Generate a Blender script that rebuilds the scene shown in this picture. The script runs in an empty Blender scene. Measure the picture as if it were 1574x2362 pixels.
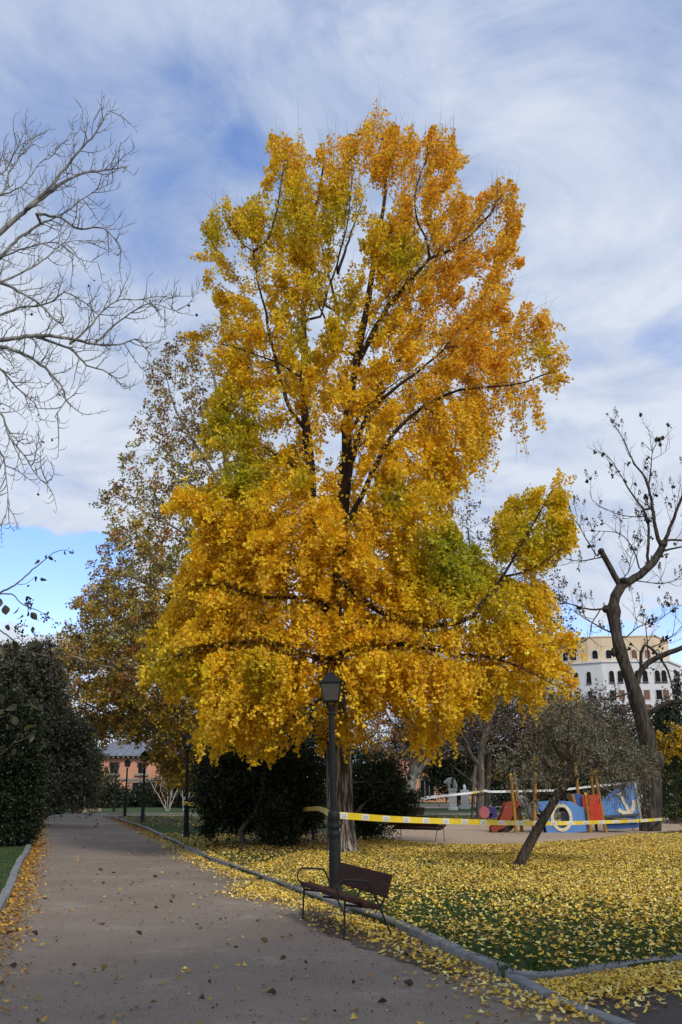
import bpy, math, random
import numpy as np
from mathutils import Vector, Matrix

scene = bpy.context.scene
# ------------------------------------------------------------------ camera, sky, sun, exposure
FPX, CX, CY, HY, EYE = 2100.0, 787.0, 1181.0, 1821.0, 1.68
TH = math.atan((HY - CY) / FPX)
cam_d = bpy.data.cameras.new("camera")
cam = bpy.data.objects.new("camera", cam_d)
scene.collection.objects.link(cam)
cam.location = (0, 0, EYE)
cam.rotation_euler = (math.pi / 2 + TH, 0, 0)
cam_d.sensor_fit = 'VERTICAL'
cam_d.sensor_height = 36.0
cam_d.lens = 36.0 * FPX / 2362.0
cam_d.clip_start = 0.1
cam_d.clip_end = 4000
scene.camera = cam
scene.render.resolution_x, scene.render.resolution_y = 682, 1024

SUN_ELEV, SUN_AZ = math.radians(38), math.radians(148)     # azimuth clockwise from +Y: behind the camera, to the right
SUN_DIR = Vector((math.sin(SUN_AZ) * math.cos(SUN_ELEV), math.cos(SUN_AZ) * math.cos(SUN_ELEV), math.sin(SUN_ELEV)))
sd = bpy.data.lights.new("sun", 'SUN')
sd.energy = 2.6
sd.angle = math.radians(11)
sd.color = (1.0, 0.93, 0.82)
sun = bpy.data.objects.new("sun", sd)
scene.collection.objects.link(sun)
sun.rotation_euler = SUN_DIR.to_track_quat('Z', 'Y').to_euler()

scene.view_settings.view_transform = 'Standard'
scene.view_settings.look = 'None'
scene.view_settings.exposure = 0.1
scene.view_settings.gamma = 1.0


def pixdir(px, py):
    """direction of the photograph's pixel (1574 x 2362), in world axes"""
    a, b = px - CX, CY - py
    return np.array([a, FPX * math.cos(TH) - b * math.sin(TH), FPX * math.sin(TH) + b * math.cos(TH)])


def P(px, py, Y):
    d = pixdir(px, py)
    s = Y / d[1]
    return np.array([d[0] * s, Y, EYE + d[2] * s])


def G(px, py, z=0.0):
    d = pixdir(px, py)
    s = (z - EYE) / d[2]
    return np.array([d[0] * s, d[1] * s, z])


def mpp(Y, py=1500):
    """metres per photo pixel at distance Y"""
    d = pixdir(CX, py)
    return Y / d[1]


world = bpy.data.worlds.new("World")
scene.world = world
world.use_nodes = True


def build_sky():
    nt = world.node_tree
    N, L = nt.nodes, nt.links
    N.clear()
    out = N.new('ShaderNodeOutputWorld')
    bg = N.new('ShaderNodeBackground')
    bg.inputs['Strength'].default_value = 0.1
    L.new(bg.outputs[0], out.inputs[0])
    sky = N.new('ShaderNodeTexSky')
    sky.sky_type = 'NISHITA'
    sky.sun_disc = False
    sky.sun_elevation = SUN_ELEV
    sky.sun_rotation = SUN_AZ
    sky.air_density, sky.dust_density, sky.ozone_density = 1.0, 0.6, 1.5
    tc = N.new('ShaderNodeTexCoord')

    def math_(op, a, b=None, c=None, clamp=False):
        n = N.new('ShaderNodeMath')
        n.operation = op
        n.use_clamp = clamp
        for i, v in enumerate((a, b, c)):
            if v is None:
                continue
            if isinstance(v, (int, float)):
                n.inputs[i].default_value = v
            else:
                L.new(v, n.inputs[i])
        return n.outputs[0]

    def vmath(op, a, b=None):
        n = N.new('ShaderNodeVectorMath')
        n.operation = op
        for i, v in enumerate((a, b)):
            if v is None:
                continue
            if isinstance(v, (tuple, list)):
                n.inputs[i].default_value = v
            else:
                L.new(v, n.inputs[i])
        return n

    def noise(vec, scale, detail=6, rough=0.55, dist=0.0):
        n = N.new('ShaderNodeTexNoise')
        n.inputs['Scale'].default_value = scale
        n.inputs['Detail'].default_value = detail
        n.inputs['Roughness'].default_value = rough
        n.inputs['Distortion'].default_value = dist
        L.new(vec, n.inputs['Vector'])
        return n

    def smooth(v, a, b, lo=0.0, hi=1.0):
        n = N.new('ShaderNodeMapRange')
        n.interpolation_type = 'SMOOTHSTEP'
        for i, x in zip((1, 2, 3, 4), (a, b, lo, hi)):
            n.inputs[i].default_value = x
        L.new(v, n.inputs[0])
        return n.outputs[0]

    sep = N.new('ShaderNodeSeparateXYZ')
    L.new(tc.outputs['Generated'], sep.inputs[0])
    zc = math_('ADD', math_('MAXIMUM', sep.outputs[2], 0.0), 0.22)
    comb = N.new('ShaderNodeCombineXYZ')
    L.new(math_('DIVIDE', sep.outputs[0], zc), comb.inputs[0])
    L.new(math_('DIVIDE', sep.outputs[1], zc), comb.inputs[1])
    comb.inputs[2].default_value = 3.7
    plane = comb.outputs[0]
    n1 = noise(plane, 1.7, 9, 0.55, 0.5)
    n2 = noise(plane, 3.6, 10, 0.62, 0.6)
    n3 = noise(plane, 0.75, 4, 0.5, 0.0)
    # blue gaps in the cloud cover
    warp = noise(plane, 2.0, 9, 0.6)
    w = vmath('SUBTRACT', warp.outputs['Color'], (0.5, 0.5, 0.5))
    wsc = N.new('ShaderNodeVectorMath')
    wsc.operation = 'SCALE'
    L.new(w.outputs[0], wsc.inputs[0])
    wsc.inputs[3].default_value = 0.22
    wd = vmath('NORMALIZE', vmath('ADD', tc.outputs['Generated'], wsc.outputs[0]).outputs[0]).outputs[0]
    gaps = None
    for px, py, r, s in GAPS:
        d = pixdir(px, py)
        d = d / np.linalg.norm(d)
        dot = vmath('DOT_PRODUCT', wd, tuple(d)).outputs['Value']
        g = smooth(dot, math.cos(math.radians(r)), math.cos(math.radians(r * 0.25)), 0.0, s)
        gaps = g if gaps is None else math_('MAXIMUM', gaps, g)
    cover = math_('ADD', math_('MULTIPLY', n1.outputs[0], 0.75), math_('MULTIPLY', n2.outputs[0], 0.35))
    cover = math_('SUBTRACT', cover, gaps)
    mask = smooth(cover, 0.14, 0.50)
    # cloud brightness: pale grey blue to near white
    bright = math_('ADD', math_('MULTIPLY', n3.outputs[0], 0.18), math_('ADD', math_('MULTIPLY', n1.outputs[0], 0.45), math_('MULTIPLY', n2.outputs[0], 0.52)))
    lowb = smooth(sep.outputs[2], 0.75, 0.2, 0.0, 0.10)
    bright = math_('ADD', bright, lowb)
    cr = N.new('ShaderNodeValToRGB')
    L.new(bright, cr.inputs[0])
    e = cr.color_ramp.elements
    e[0].position, e[0].color = 0.44, (2.6, 3.6, 6.1, 1)
    e[1].position, e[1].color = 0.69, (6.7, 7.3, 8.4, 1)
    m = cr.color_ramp.elements.new(0.54)
    m.color = (4.2, 5.1, 7.0, 1)
    # blue of the clear patches: the sky model, slightly deepened
    hs = N.new('ShaderNodeHueSaturation')
    hs.inputs['Saturation'].default_value = 1.25
    hs.inputs['Value'].default_value = SKY_VALUE
    L.new(sky.outputs[0], hs.inputs['Color'])
    mix = N.new('ShaderNodeMix')
    mix.data_type = 'RGBA'
    L.new(mask, mix.inputs['Factor'])
    tint = vmath('MULTIPLY', hs.outputs[0], (1.0, 0.84, 0.98))
    L.new(tint.outputs[0], mix.inputs['A'])
    L.new(cr.outputs[0], mix.inputs['B'])
    L.new(mix.outputs['Result'], bg.inputs['Color'])


GAPS = [(600, 30, 4, 0.08), (730, 10, 3.0, 0.14), (890, 40, 3.4, 0.15), (930, 140, 2.5, 0.10), (520, 100, 3, .05), (1300, 180, 3.5, 0.06), (1570, 765, 2.8, 0.22), (1480, 790, 2.5, .10), (1350, 845, 2.5, .12),
        (20, 1345, 2.8, 0.6), (110, 1345, 2.6, 0.6), (190, 1350, 2.4, 0.55), (1320, 1455, 2.6, 0.55), (1420, 1465, 2.4, 0.5), (1540, 1450, 2.6, 0.5),
        (560, 370, 3.0, 0.08), (450, 250, 3.0, .05), (1130, 90, 3, .10), (60, 1100, 4, .08), (-300, 1330, 6, .5), (1900, 1400, 6, .4)]
SKY_VALUE = 2.3
build_sky()

# ------------------------------------------------------------------ helpers
COL = scene.collection


def link(o, parent=None):
    COL.objects.link(o)
    if parent is not None:
        o.parent = parent
    return o


def tag(o, label=None, cat=None, group=None, kind=None):
    if label:
        o['label'] = label
    if cat:
        o['category'] = cat
    if group:
        o['group'] = group
    if kind:
        o['kind'] = kind
    return o


def empty(name, loc, label, cat, group=None, rz=0.0):
    o = bpy.data.objects.new(name, None)
    COL.objects.link(o)
    o.location = tuple(loc)
    o.rotation_euler = (0, 0, rz)
    o.empty_display_size = 0.2
    return tag(o, label, cat, group)


def np_mesh(name, V, F, mat, parent=None, colors=None, smooth=False, origin=None):
    """one mesh object from numpy arrays; world coordinates minus the parent's (unrotated) origin"""
    V = np.asarray(V, dtype=np.float32)
    if parent is not None and origin is None:
        origin = tuple(parent.location)
        if parent.parent is not None:
            origin = tuple(Vector(origin) + parent.parent.location)
    if origin is not None:
        V = V - np.array(origin, dtype=np.float32)
    me = bpy.data.meshes.new(name)
    if isinstance(F, np.ndarray):
        k = F.shape[1]
        me.vertices.add(len(V))
        me.vertices.foreach_set("co", V.ravel())
        me.loops.add(F.size)
        me.loops.foreach_set("vertex_index", F.ravel().astype(np.int32))
        me.polygons.add(len(F))
        me.polygons.foreach_set("loop_start", np.arange(0, F.size, k, dtype=np.int32))
        me.update(calc_edges=True)
    else:
        me.from_pydata([tuple(map(float, v)) for v in V], [], F)
        me.update()
    if colors is not None:
        a = me.color_attributes.new("Col", 'FLOAT_COLOR', 'POINT')
        c = np.ones((len(V), 4), dtype=np.float32)
        c[:, :3] = colors
        a.data.foreach_set("color", c.ravel())
    if smooth:
        me.polygons.foreach_set("use_smooth", np.ones(len(me.polygons), dtype=bool))
    me.materials.append(mat)
    o = bpy.data.objects.new(name, me)
    return link(o, parent)


class MB:
    """collects simple shapes in local coordinates and links them as one mesh object"""

    def __init__(self):
        self.v, self.f = [], []

    def add(self, v, f):
        o = len(self.v)
        self.v += [tuple(map(float, q)) for q in v]
        self.f += [tuple(i + o for i in q) for q in f]
        return self

    def box(self, x0, x1, y0, y1, z0, z1, bev=0.0):
        if bev <= 0:
            v = [(x, y, z) for z in (z0, z1) for y in (y0, y1) for x in (x0, x1)]
            return self.add(v, [(0, 2, 3, 1), (4, 5, 7, 6), (0, 1, 5, 4), (2, 6, 7, 3), (0, 4, 6, 2), (1, 3, 7, 5)])
        b = bev
        rings = []
        for z, i in ((z0, b), (z0 + b, 0), (z1 - b, 0), (z1, b)):
            rings.append([(x0 + i, y0 + b, z), (x0 + b, y0 + i, z), (x1 - b, y0 + i, z), (x1 - i, y0 + b, z),
                          (x1 - i, y1 - b, z), (x1 - b, y1 - i, z), (x0 + b, y1 - i, z), (x0 + i, y1 - b, z)])
        v = [q for r in rings for q in r]
        f = [tuple(range(7, -1, -1)), tuple(range(24, 32))]
        for k in range(3):
            for i in range(8):
                j = (i + 1) % 8
                f.append((k * 8 + i, k * 8 + j, k * 8 + 8 + j, k * 8 + 8 + i))
        return self.add(v, f)

    def lathe(self, prof, n=16, cx=0.0, cy=0.0, ph=0.0):
        v, f = [], []
        for r, z in prof:
            for i in range(n):
                a = 2 * math.pi * i / n + ph
                v.append((cx + r * math.cos(a), cy + r * math.sin(a), z))
        for k in range(len(prof) - 1):
            for i in range(n):
                j = (i + 1) % n
                f.append((k * n + i, k * n + j, k * n + n + j, k * n + n + i))
        f.append(tuple(range(n - 1, -1, -1)))
        f.append(tuple(range((len(prof) - 1) * n, len(prof) * n)))
        return self.add(v, f)

    def tube(self, pts, r, n=8, flat=None):
        """r: number or list; flat: (across, thick) for flat bar iron"""
        pts = [Vector(p) for p in pts]
        rr = r if isinstance(r, (list, tuple)) else [r] * len(pts)
        v, f = [], []
        t0 = (pts[1] - pts[0]).normalized()
        ref = Vector((0, 0, 1)) if abs(t0.z) < 0.9 else Vector((1, 0, 0))
        nrm = (ref - t0 * ref.dot(t0)).normalized()
        for i, p in enumerate(pts):
            t = (pts[min(i + 1, len(pts) - 1)] - pts[max(i - 1, 0)])
            t = t.normalized() if t.length > 1e-9 else t0
            nrm = (nrm - t * nrm.dot(t))
            nrm = nrm.normalized() if nrm.length > 1e-6 else t.orthogonal().normalized()
            b = t.cross(nrm)
            for k in range(n):
                a = 2 * math.pi * k / n
                v.append(p + (nrm * math.cos(a) + b * math.sin(a)) * rr[i])
        for i in range(len(pts) - 1):
            for k in range(n):
                j = (k + 1) % n
                f.append((i * n + k, i * n + j, i * n + n + j, i * n + n + k))
        f.append(tuple(range(n - 1, -1, -1)))
        f.append(tuple(range((len(pts) - 1) * n, len(pts) * n)))
        return self.add(v, f)

    def prism(self, poly, y0, y1, T=None):
        """poly in (x, z), extruded along y"""
        n = len(poly)
        v = [(x, y0, z) for x, z in poly] + [(x, y1, z) for x, z in poly]
        ar = sum(poly[i][0] * poly[(i + 1) % n][1] - poly[(i + 1) % n][0] * poly[i][1] for i in range(n))
        f = [tuple(range(n)), tuple(range(2 * n - 1, n - 1, -1))]
        if ar < 0:
            f = [tuple(reversed(q)) for q in f]
        for i in range(n):
            j = (i + 1) % n
            q = (i, i + n, j + n, j)
            f.append(q if ar > 0 else tuple(reversed(q)))
        if T is not None:
            v = [T @ Vector(q) for q in v]
        return self.add(v, f)

    def ring(self, cx, cz, rxo, rzo, rxi, rzi, y0, y1, n=40):
        v, f = [], []
        for i in range(n):
            a = 2 * math.pi * i / n
            c, s = math.cos(a), math.sin(a)
            v += [(cx + rxo * c, y0, cz + rzo * s), (cx + rxi * c, y0, cz + rzi * s),
                  (cx + rxi * c, y1, cz + rzi * s), (cx + rxo * c, y1, cz + rzo * s)]
        for i in range(n):
            a, b = i * 4, ((i + 1) % n) * 4
            for k in range(4):
                l = (k + 1) % 4
                f.append((a + k, b + k, b + l, a + l))
        return self.add(v, f)

    def build(self, name, mat, parent=None, smooth=False, bevel=0.0, loc=None):
        me = bpy.data.meshes.new(name)
        me.from_pydata(self.v, [], self.f)
        me.update()
        me.materials.append(mat)
        if smooth:
            me.polygons.foreach_set("use_smooth", np.ones(len(me.polygons), dtype=bool))
            try:
                me.set_sharp_from_angle(angle=math.radians(40))
            except Exception:
                pass
        o = bpy.data.objects.new(name, me)
        if loc is not None:
            o.location = tuple(loc)
        link(o, parent)
        if bevel:
            m = o.modifiers.new("bevel", 'BEVEL')
            m.width, m.segments, m.limit_method = bevel, 2, 'ANGLE'
        return o


# ------------------------------------------------------------------ materials
def nodes_of(name):
    m = bpy.data.materials.new(name)
    m.use_nodes = True
    nt = m.node_tree
    b = nt.nodes['Principled BSDF']
    return m, nt, nt.nodes, nt.links, b


def mat(name, c1, c2=None, rough=0.8, scale=4.0, bump=0.0, bscale=30.0, metallic=0.0, spec=0.3, stretch=(1, 1, 1), detail=6, lo=0.35, hi=0.65):
    """two-tone noise over the object's own coordinates, with a fine bump"""
    m, nt, N, L, b = nodes_of(name)
    b.inputs['Roughness'].default_value = rough
    b.inputs['Metallic'].default_value = metallic
    b.inputs['Specular IOR Level'].default_value = spec
    c2 = c2 or tuple(x * 0.8 for x in c1)
    tc = N.new('ShaderNodeTexCoord')
    mp = N.new('ShaderNodeMapping')
    mp.inputs['Scale'].default_value = stretch
    L.new(tc.outputs['Object'], mp.inputs[0])
    no = N.new('ShaderNodeTexNoise')
    no.inputs['Scale'].default_value = scale
    no.inputs['Detail'].default_value = detail
    no.inputs['Roughness'].default_value = 0.6
    L.new(mp.outputs[0], no.inputs['Vector'])
    cr = N.new('ShaderNodeValToRGB')
    cr.color_ramp.elements[0].position, cr.color_ramp.elements[1].position = lo, hi
    cr.color_ramp.elements[0].color = (*c2, 1)
    cr.color_ramp.elements[1].color = (*c1, 1)
    L.new(no.outputs[0], cr.inputs[0])
    L.new(cr.outputs[0], b.inputs['Base Color'])
    if bump:
        nb = N.new('ShaderNodeTexNoise')
        nb.inputs['Scale'].default_value = bscale
        nb.inputs['Detail'].default_value = 5
        L.new(mp.outputs[0], nb.inputs['Vector'])
        bp = N.new('ShaderNodeBump')
        bp.inputs['Strength'].default_value = bump
        bp.inputs['Distance'].default_value = 0.03
        L.new(nb.outputs[0], bp.inputs['Height'])
        L.new(bp.outputs[0], b.inputs['Normal'])
    return m


def bark_mat(name, dark, light, scale=9.0, zs=0.16, bump=1.0, lo=0.42, hi=0.66, dist=0.06, young=None):
    """furrowed bark: noise stretched along the trunk; pale ridges, dark furrows"""
    m, nt, N, L, b = nodes_of(name)
    b.inputs['Roughness'].default_value = 0.95
    b.inputs['Specular IOR Level'].default_value = 0.15
    tc = N.new('ShaderNodeTexCoord')
    mp = N.new('ShaderNodeMapping')
    mp.inputs['Scale'].default_value = (1, 1, zs)
    L.new(tc.outputs['Object'], mp.inputs[0])
    no = N.new('ShaderNodeTexNoise')
    no.inputs['Scale'].default_value = scale
    no.inputs['Detail'].default_value = 6
    no.inputs['Roughness'].default_value = 0.6
    no.inputs['Distortion'].default_value = 0.4
    L.new(mp.outputs[0], no.inputs['Vector'])
    cr = N.new('ShaderNodeValToRGB')
    cr.color_ramp.elements[0].position, cr.color_ramp.elements[1].position = lo, hi
    cr.color_ramp.elements[0].color = (*dark, 1)
    cr.color_ramp.elements[1].color = (*light, 1)
    L.new(no.outputs[0], cr.inputs[0])
    L.new(cr.outputs[0], b.inputs['Base Color'])
    if young:      # smoother, browner bark on the younger wood above the bole
        sp = N.new('ShaderNodeSeparateXYZ')
        L.new(tc.outputs['Object'], sp.inputs[0])
        mr = N.new('ShaderNodeMapRange')
        mr.inputs[1].default_value, mr.inputs[2].default_value = young[0], young[1]
        L.new(sp.outputs[2], mr.inputs[0])
        mx = N.new('ShaderNodeMix')
        mx.data_type = 'RGBA'
        L.new(mr.outputs[0], mx.inputs['Factor'])
        L.new(cr.outputs[0], mx.inputs['A'])
        mx.inputs['B'].default_value = (*young[2], 1)
        L.new(mx.outputs['Result'], b.inputs['Base Color'])
    bp = N.new('ShaderNodeBump')
    bp.inputs['Strength'].default_value = bump
    bp.inputs['Distance'].default_value = dist
    L.new(no.outputs[0], bp.inputs['Height'])
    L.new(bp.outputs[0], b.inputs['Normal'])
    return m


def leaf_mat(name, transl=0.35, gloss=0.04):
    m = bpy.data.materials.new(name)
    m.use_nodes = True
    nt = m.node_tree
    N, L = nt.nodes, nt.links
    N.clear()
    out = N.new('ShaderNodeOutputMaterial')
    at = N.new('ShaderNodeAttribute')
    at.attribute_name = "Col"
    df = N.new('ShaderNodeBsdfDiffuse')
    tr = N.new('ShaderNodeBsdfTranslucent')
    mx = N.new('ShaderNodeMixShader')
    mx.inputs[0].default_value = transl
    L.new(at.outputs['Color'], df.inputs[0])
    L.new(at.outputs['Color'], tr.inputs[0])
    L.new(df.outputs[0], mx.inputs[1])
    L.new(tr.outputs[0], mx.inputs[2])
    if gloss:
        gl = N.new('ShaderNodeBsdfGlossy')
        gl.inputs['Roughness'].default_value = 0.45
        gl.inputs['Color'].default_value = (1, 1, 1, 1)
        m2 = N.new('ShaderNodeMixShader')
        m2.inputs[0].default_value = gloss
        L.new(mx.outputs[0], m2.inputs[1])
        L.new(gl.outputs[0], m2.inputs[2])
        L.new(m2.outputs[0], out.inputs[0])
    else:
        L.new(mx.outputs[0], out.inputs[0])
    return m


M_LEAF = leaf_mat("leaf", 0.48, 0.02)
M_EVER = leaf_mat("evergreen_leaf", 0.15, 0.02)
M_FALLEN = leaf_mat("fallen_leaf", 0.1, 0.02)


# ------------------------------------------------------------------ numpy foliage and tree tools
def unit(a):
    return a / np.maximum(np.linalg.norm(a, axis=-1, keepdims=True), 1e-9)


def inpoly(poly, x, y):
    poly = np.asarray(poly, float)
    inside = np.zeros(len(x), bool)
    j = len(poly) - 1
    for i in range(len(poly)):
        xi, yi = poly[i]
        xj, yj = poly[j]
        c = ((yi > y) != (yj > y)) & (x < (xj - xi) * (y - yi) / (yj - yi + 1e-12) + xi)
        inside ^= c
        j = i
    return inside


def noise3(p, freq, seed, octaves=3):
    r = np.random.default_rng(seed)
    out = np.zeros(len(p))
    amp, tot = 1.0, 0.0
    for o in range(octaves):
        for k in range(4):
            d = unit(r.normal(size=3)) * freq * (1.9 ** o) * r.uniform(0.7, 1.3)
            out += amp * np.sin(p @ d + r.uniform(0, 6.28))
            tot += amp * 0.7
        amp *= 0.6
    return out / tot


LEAF_SHAPES = {'fan': (0.80, 0.62, 0.95), 'oval': (0.5, 0.33, 1.0), 'broad': (0.42, 0.52, 1.0), 'needle': (0.5, 0.12, 1.0), 'maple': (0.38, 0.6, 1.0)}


def leaves(name, C, D, S, colors, material, parent, rng, shape='oval', fold=0.3, kind=None):
    """many small leaves as one mesh: base points C, directions D, sizes S, one colour per leaf"""
    n = len(C)
    a, w, t = LEAF_SHAPES[shape]
    D = unit(D)
    R = unit(np.cross(D, rng.normal(size=(n, 3))))
    U = np.cross(R, D)
    S = np.broadcast_to(np.asarray(S, float), (n,))[:, None]
    fo = (fold * rng.uniform(0.2, 1.0, n))[:, None]
    if shape == 'maple':
        prof = [(0, 0), (0.15, 0.55), (0.42, 0.30), (0.60, 0.55), (0.68, 0.22), (1.0, 0.0), (0.68, -0.22), (0.60, -0.55), (0.42, -0.30), (0.15, -0.55)]
        V = np.stack([C + D * S * p + R * S * q + U * S * fo * abs(q) for p, q in prof], 1)
        tri = np.array([(0, 1, 2), (0, 2, 8), (2, 3, 4), (2, 4, 8), (4, 5, 6), (4, 6, 8), (6, 7, 8), (0, 8, 9)])
    else:
        V = np.stack([C, C + D * S * a + R * S * w + U * S * fo * w, C + D * S * t, C + D * S * a - R * S * w + U * S * fo * w], 1)
        tri = np.array([(0, 1, 2), (0, 2, 3)])
    k = V.shape[1]
    F = (np.arange(n) * k)[:, None, None] + tri[None]
    cols = np.repeat(np.asarray(colors, np.float32), k, axis=0)
    o = np_mesh(name, V.reshape(-1, 3), F.reshape(-1, 3), material, parent, cols)
    if kind:
        o['kind'] = kind
    return o


def mixcol(rng, n, palette, jitter=0.18):
    """random choice from a palette [(weight, (r,g,b))] with value jitter"""
    wts = np.array([p[0] for p in palette], float)
    idx = rng.choice(len(palette), n, p=wts / wts.sum())
    c = np.array([p[1] for p in palette])[idx]
    return c * np.exp(rng.normal(0, jitter, (n, 1)))


def resample(pts, seg):
    pts = np.asarray(pts, float)
    # Catmull-Rom through the traced points
    out = []
    n = len(pts)
    for i in range(n - 1):
        p0, p1, p2, p3 = pts[max(i - 1, 0)], pts[i], pts[i + 1], pts[min(i + 2, n - 1)]
        m = max(1, int(np.linalg.norm(p2 - p1) / seg))
        for k in range(m):
            t = k / m
            out.append(0.5 * ((2 * p1) + (-p0 + p2) * t + (2 * p0 - 5 * p1 + 4 * p2 - p3) * t * t + (-p0 + 3 * p1 - 3 * p2 + p3) * t ** 3))
    out.append(pts[-1])
    return np.array(out)


class Tree:
    """nodes with parents and radii; limbs are traced, the finer growth is computed"""

    def __init__(self, rng):
        self.pos, self.par, self.rad, self.rng = [], [], [], rng

    def limb(self, pts, r0, r1, seg=0.4, wob=0.0, attach=True, rpow=1.0):
        q = resample(pts, seg)
        if wob:
            q[1:-1] += self.rng.normal(0, wob, (len(q) - 2, 3))
        par = -1
        if self.pos and attach:
            A = np.array(self.pos)
            par = int(np.argmin(((A - q[0]) ** 2).sum(1)))
        L = np.linspace(0, 1, len(q)) ** rpow
        ids = []
        for i, p in enumerate(q):
            self.pos.append(p)
            self.par.append(par)
            self.rad.append(r0 + (r1 - r0) * L[i])
            par = len(self.pos) - 1
            ids.append(par)
        return ids

    def grow(self, pts, bf=0.35, seg=0.7, tip=0.004, jit=0.05, expo=2.4, max_base=None):
        pts = np.asarray(pts, float)
        M = len(pts)
        n0 = len(self.pos)
        A = np.array(self.pos)
        path = np.zeros(n0)
        for i in range(n0):
            p = self.par[i]
            path[i] = 0 if p < 0 else path[p] + np.linalg.norm(A[i] - A[p])
        path = path * 0.6
        best = np.full(M, 1e18)
        bp = np.zeros(M, int)
        for i in range(n0):
            c = np.sqrt(((pts - A[i]) ** 2).sum(1)) + bf * path[i]
            m = c < best
            best[m] = c[m]
            bp[m] = i
        alive = np.ones(M, bool)
        pos, par, rad = self.pos, self.par, self.rad
        plen = list(path)
        for _ in range(M):
            i = int(np.argmin(np.where(alive, best, 1e18)))
            alive[i] = False
            p = bp[i]
            d = pts[i] - pos[p]
            L = float(np.linalg.norm(d))
            k = max(1, int(L / seg))
            start = pos[p]
            for s in range(1, k + 1):
                q = start + d * (s / k)
                if s < k:
                    q = q + self.rng.normal(0, jit * min(L, 2.0), 3)
                pos.append(q)
                par.append(p)
                rad.append(0.0)
                p = len(pos) - 1
                plen.append(plen[par[p]] + float(np.linalg.norm(pos[p] - pos[par[p]])))
            c = np.sqrt(((pts - pts[i]) ** 2).sum(1)) + bf * plen[p]
            m = c < best
            best[m] = c[m]
            bp[m] = p
        # pipe model
        n = len(pos)
        acc = np.zeros(n)
        for i in range(n - 1, -1, -1):
            a = max(acc[i], tip ** expo)
            if i >= n0:
                rad[i] = a ** (1 / expo)
            if par[i] >= 0:
                acc[par[i]] += a
        if max_base:
            for i in range(n0, n):
                rad[i] = min(rad[i], max_base)
        self.n0 = n0
        # smooth
        nch = np.zeros(n, int)
        for i in range(n):
            if par[i] >= 0:
                nch[par[i]] += 1
        Pn = np.array(pos)
        for i in range(n0, n):
            if nch[i] == 1:
                pass
        kid = -np.ones(n, int)
        for i in range(n0, n):
            p = par[i]
            if kid[p] < 0 or rad[i] > rad[kid[p]]:
                kid[p] = i
        for it in range(2):
            idx = np.array([i for i in range(n0, n) if kid[i] >= 0])
            if len(idx):
                Pn[idx] = 0.5 * Pn[idx] + 0.25 * Pn[np.array(par)[idx]] + 0.25 * Pn[kid[idx]]
        self.pos = [p for p in Pn]
        self.nch = nch

    def tips(self):
        n = len(self.pos)
        nch = np.zeros(n, int)
        for p in self.par:
            if p >= 0:
                nch[p] += 1
        return [i for i in range(n) if nch[i] == 0]

    def mesh(self, name, material, parent, smooth=True, minsides=3, rmul=1.0, big=14, noise=0.0):
        n = len(self.pos)
        P_ = np.array(self.pos)
        rad = np.array(self.rad) * rmul
        kids = [[] for _ in range(n)]
        roots = []
        for i, p in enumerate(self.par):
            (roots if p < 0 else kids[p]).append(i)
        VV, FF, off = [], [], 0
        stack = [(r, None) for r in roots]
        while stack:
            i, st = stack.pop()
            chain = [i]
            while kids[chain[-1]]:
                ks = sorted(kids[chain[-1]], key=lambda k: -rad[k] - (1e-3 if k == chain[-1] + 1 else 0))
                for k in ks[1:]:
                    stack.append((k, chain[-1]))
                chain.append(ks[0])
            pts = P_[chain]
            rr = rad[chain].copy()
            if st is not None:
                pts = np.vstack([P_[st], pts])
                rr = np.concatenate([[min(rr[0] * 1.25, rad[st])], rr])
            if len(pts) < 2:
                continue
            r = rr.max()
            ns = big if r > 0.2 else 9 if r > 0.08 else 6 if r > 0.03 else 4 if r > 0.012 else minsides
            T = np.gradient(pts, axis=0)
            T = unit(T)
            ref = np.array([0.3, 0.9, 0.2]) if abs(T[0][2]) > 0.5 else np.array([0, 0, 1.0])
            nr = ref - T * (T @ ref)[:, None]
            nr = unit(nr)
            b = np.cross(T, nr)
            a = np.arange(ns) * 2 * math.pi / ns
            ringr = rr[:, None] * np.ones((1, ns))
            if noise and r > 0.06:
                ph = self.rng.uniform(0, 6.28, 4)
                s_ = np.arange(len(pts))[:, None]
                ringr = ringr * (1 + noise * (np.sin(2 * a[None] + ph[0] + 0.5 * s_) * 0.5 + np.sin(3 * a[None] + ph[1] - 0.33 * s_) * 0.4 + np.sin(5 * a[None] + ph[2] + 0.2 * s_) * 0.35))
            V = pts[:, None] + ringr[:, :, None] * (nr[:, None] * np.cos(a)[None, :, None] + b[:, None] * np.sin(a)[None, :, None])
            m = len(pts)
            I = off + np.arange(m * ns).reshape(m, ns)
            I2 = np.roll(I, -1, axis=1)
            F = np.stack([I[:-1], I2[:-1], I2[1:], I[1:]], -1).reshape(-1, 4)
            VV.append(V.reshape(-1, 3))
            FF.append(F)
            off += m * ns
        return np_mesh(name, np.vstack(VV), np.vstack(FF), material, parent, smooth=smooth)


def raster_rows(poly, step=10):
    """left and right extent of a traced outline per row, smoothed"""
    ys = np.arange(min(p[1] for p in poly), max(p[1] for p in poly), step)
    xs = np.arange(min(p[0] for p in poly) - 5, max(p[0] for p in poly) + 5, 4.0)
    l, r = [], []
    for y in ys:
        m = inpoly(poly, xs, np.full(len(xs), y + 0.5))
        l.append(xs[m].min() if m.any() else np.nan)
        r.append(xs[m].max() if m.any() else np.nan)
    l, r = np.array(l), np.array(r)
    ok = ~np.isnan(l)
    l, r = np.interp(ys, ys[ok], l[ok]), np.interp(ys, ys[ok], r[ok])
    k = np.ones(9) / 9
    pad = lambda v: np.convolve(np.pad(v, 4, mode='edge'), k, 'valid')
    return ys, pad(l), pad(r)


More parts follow.
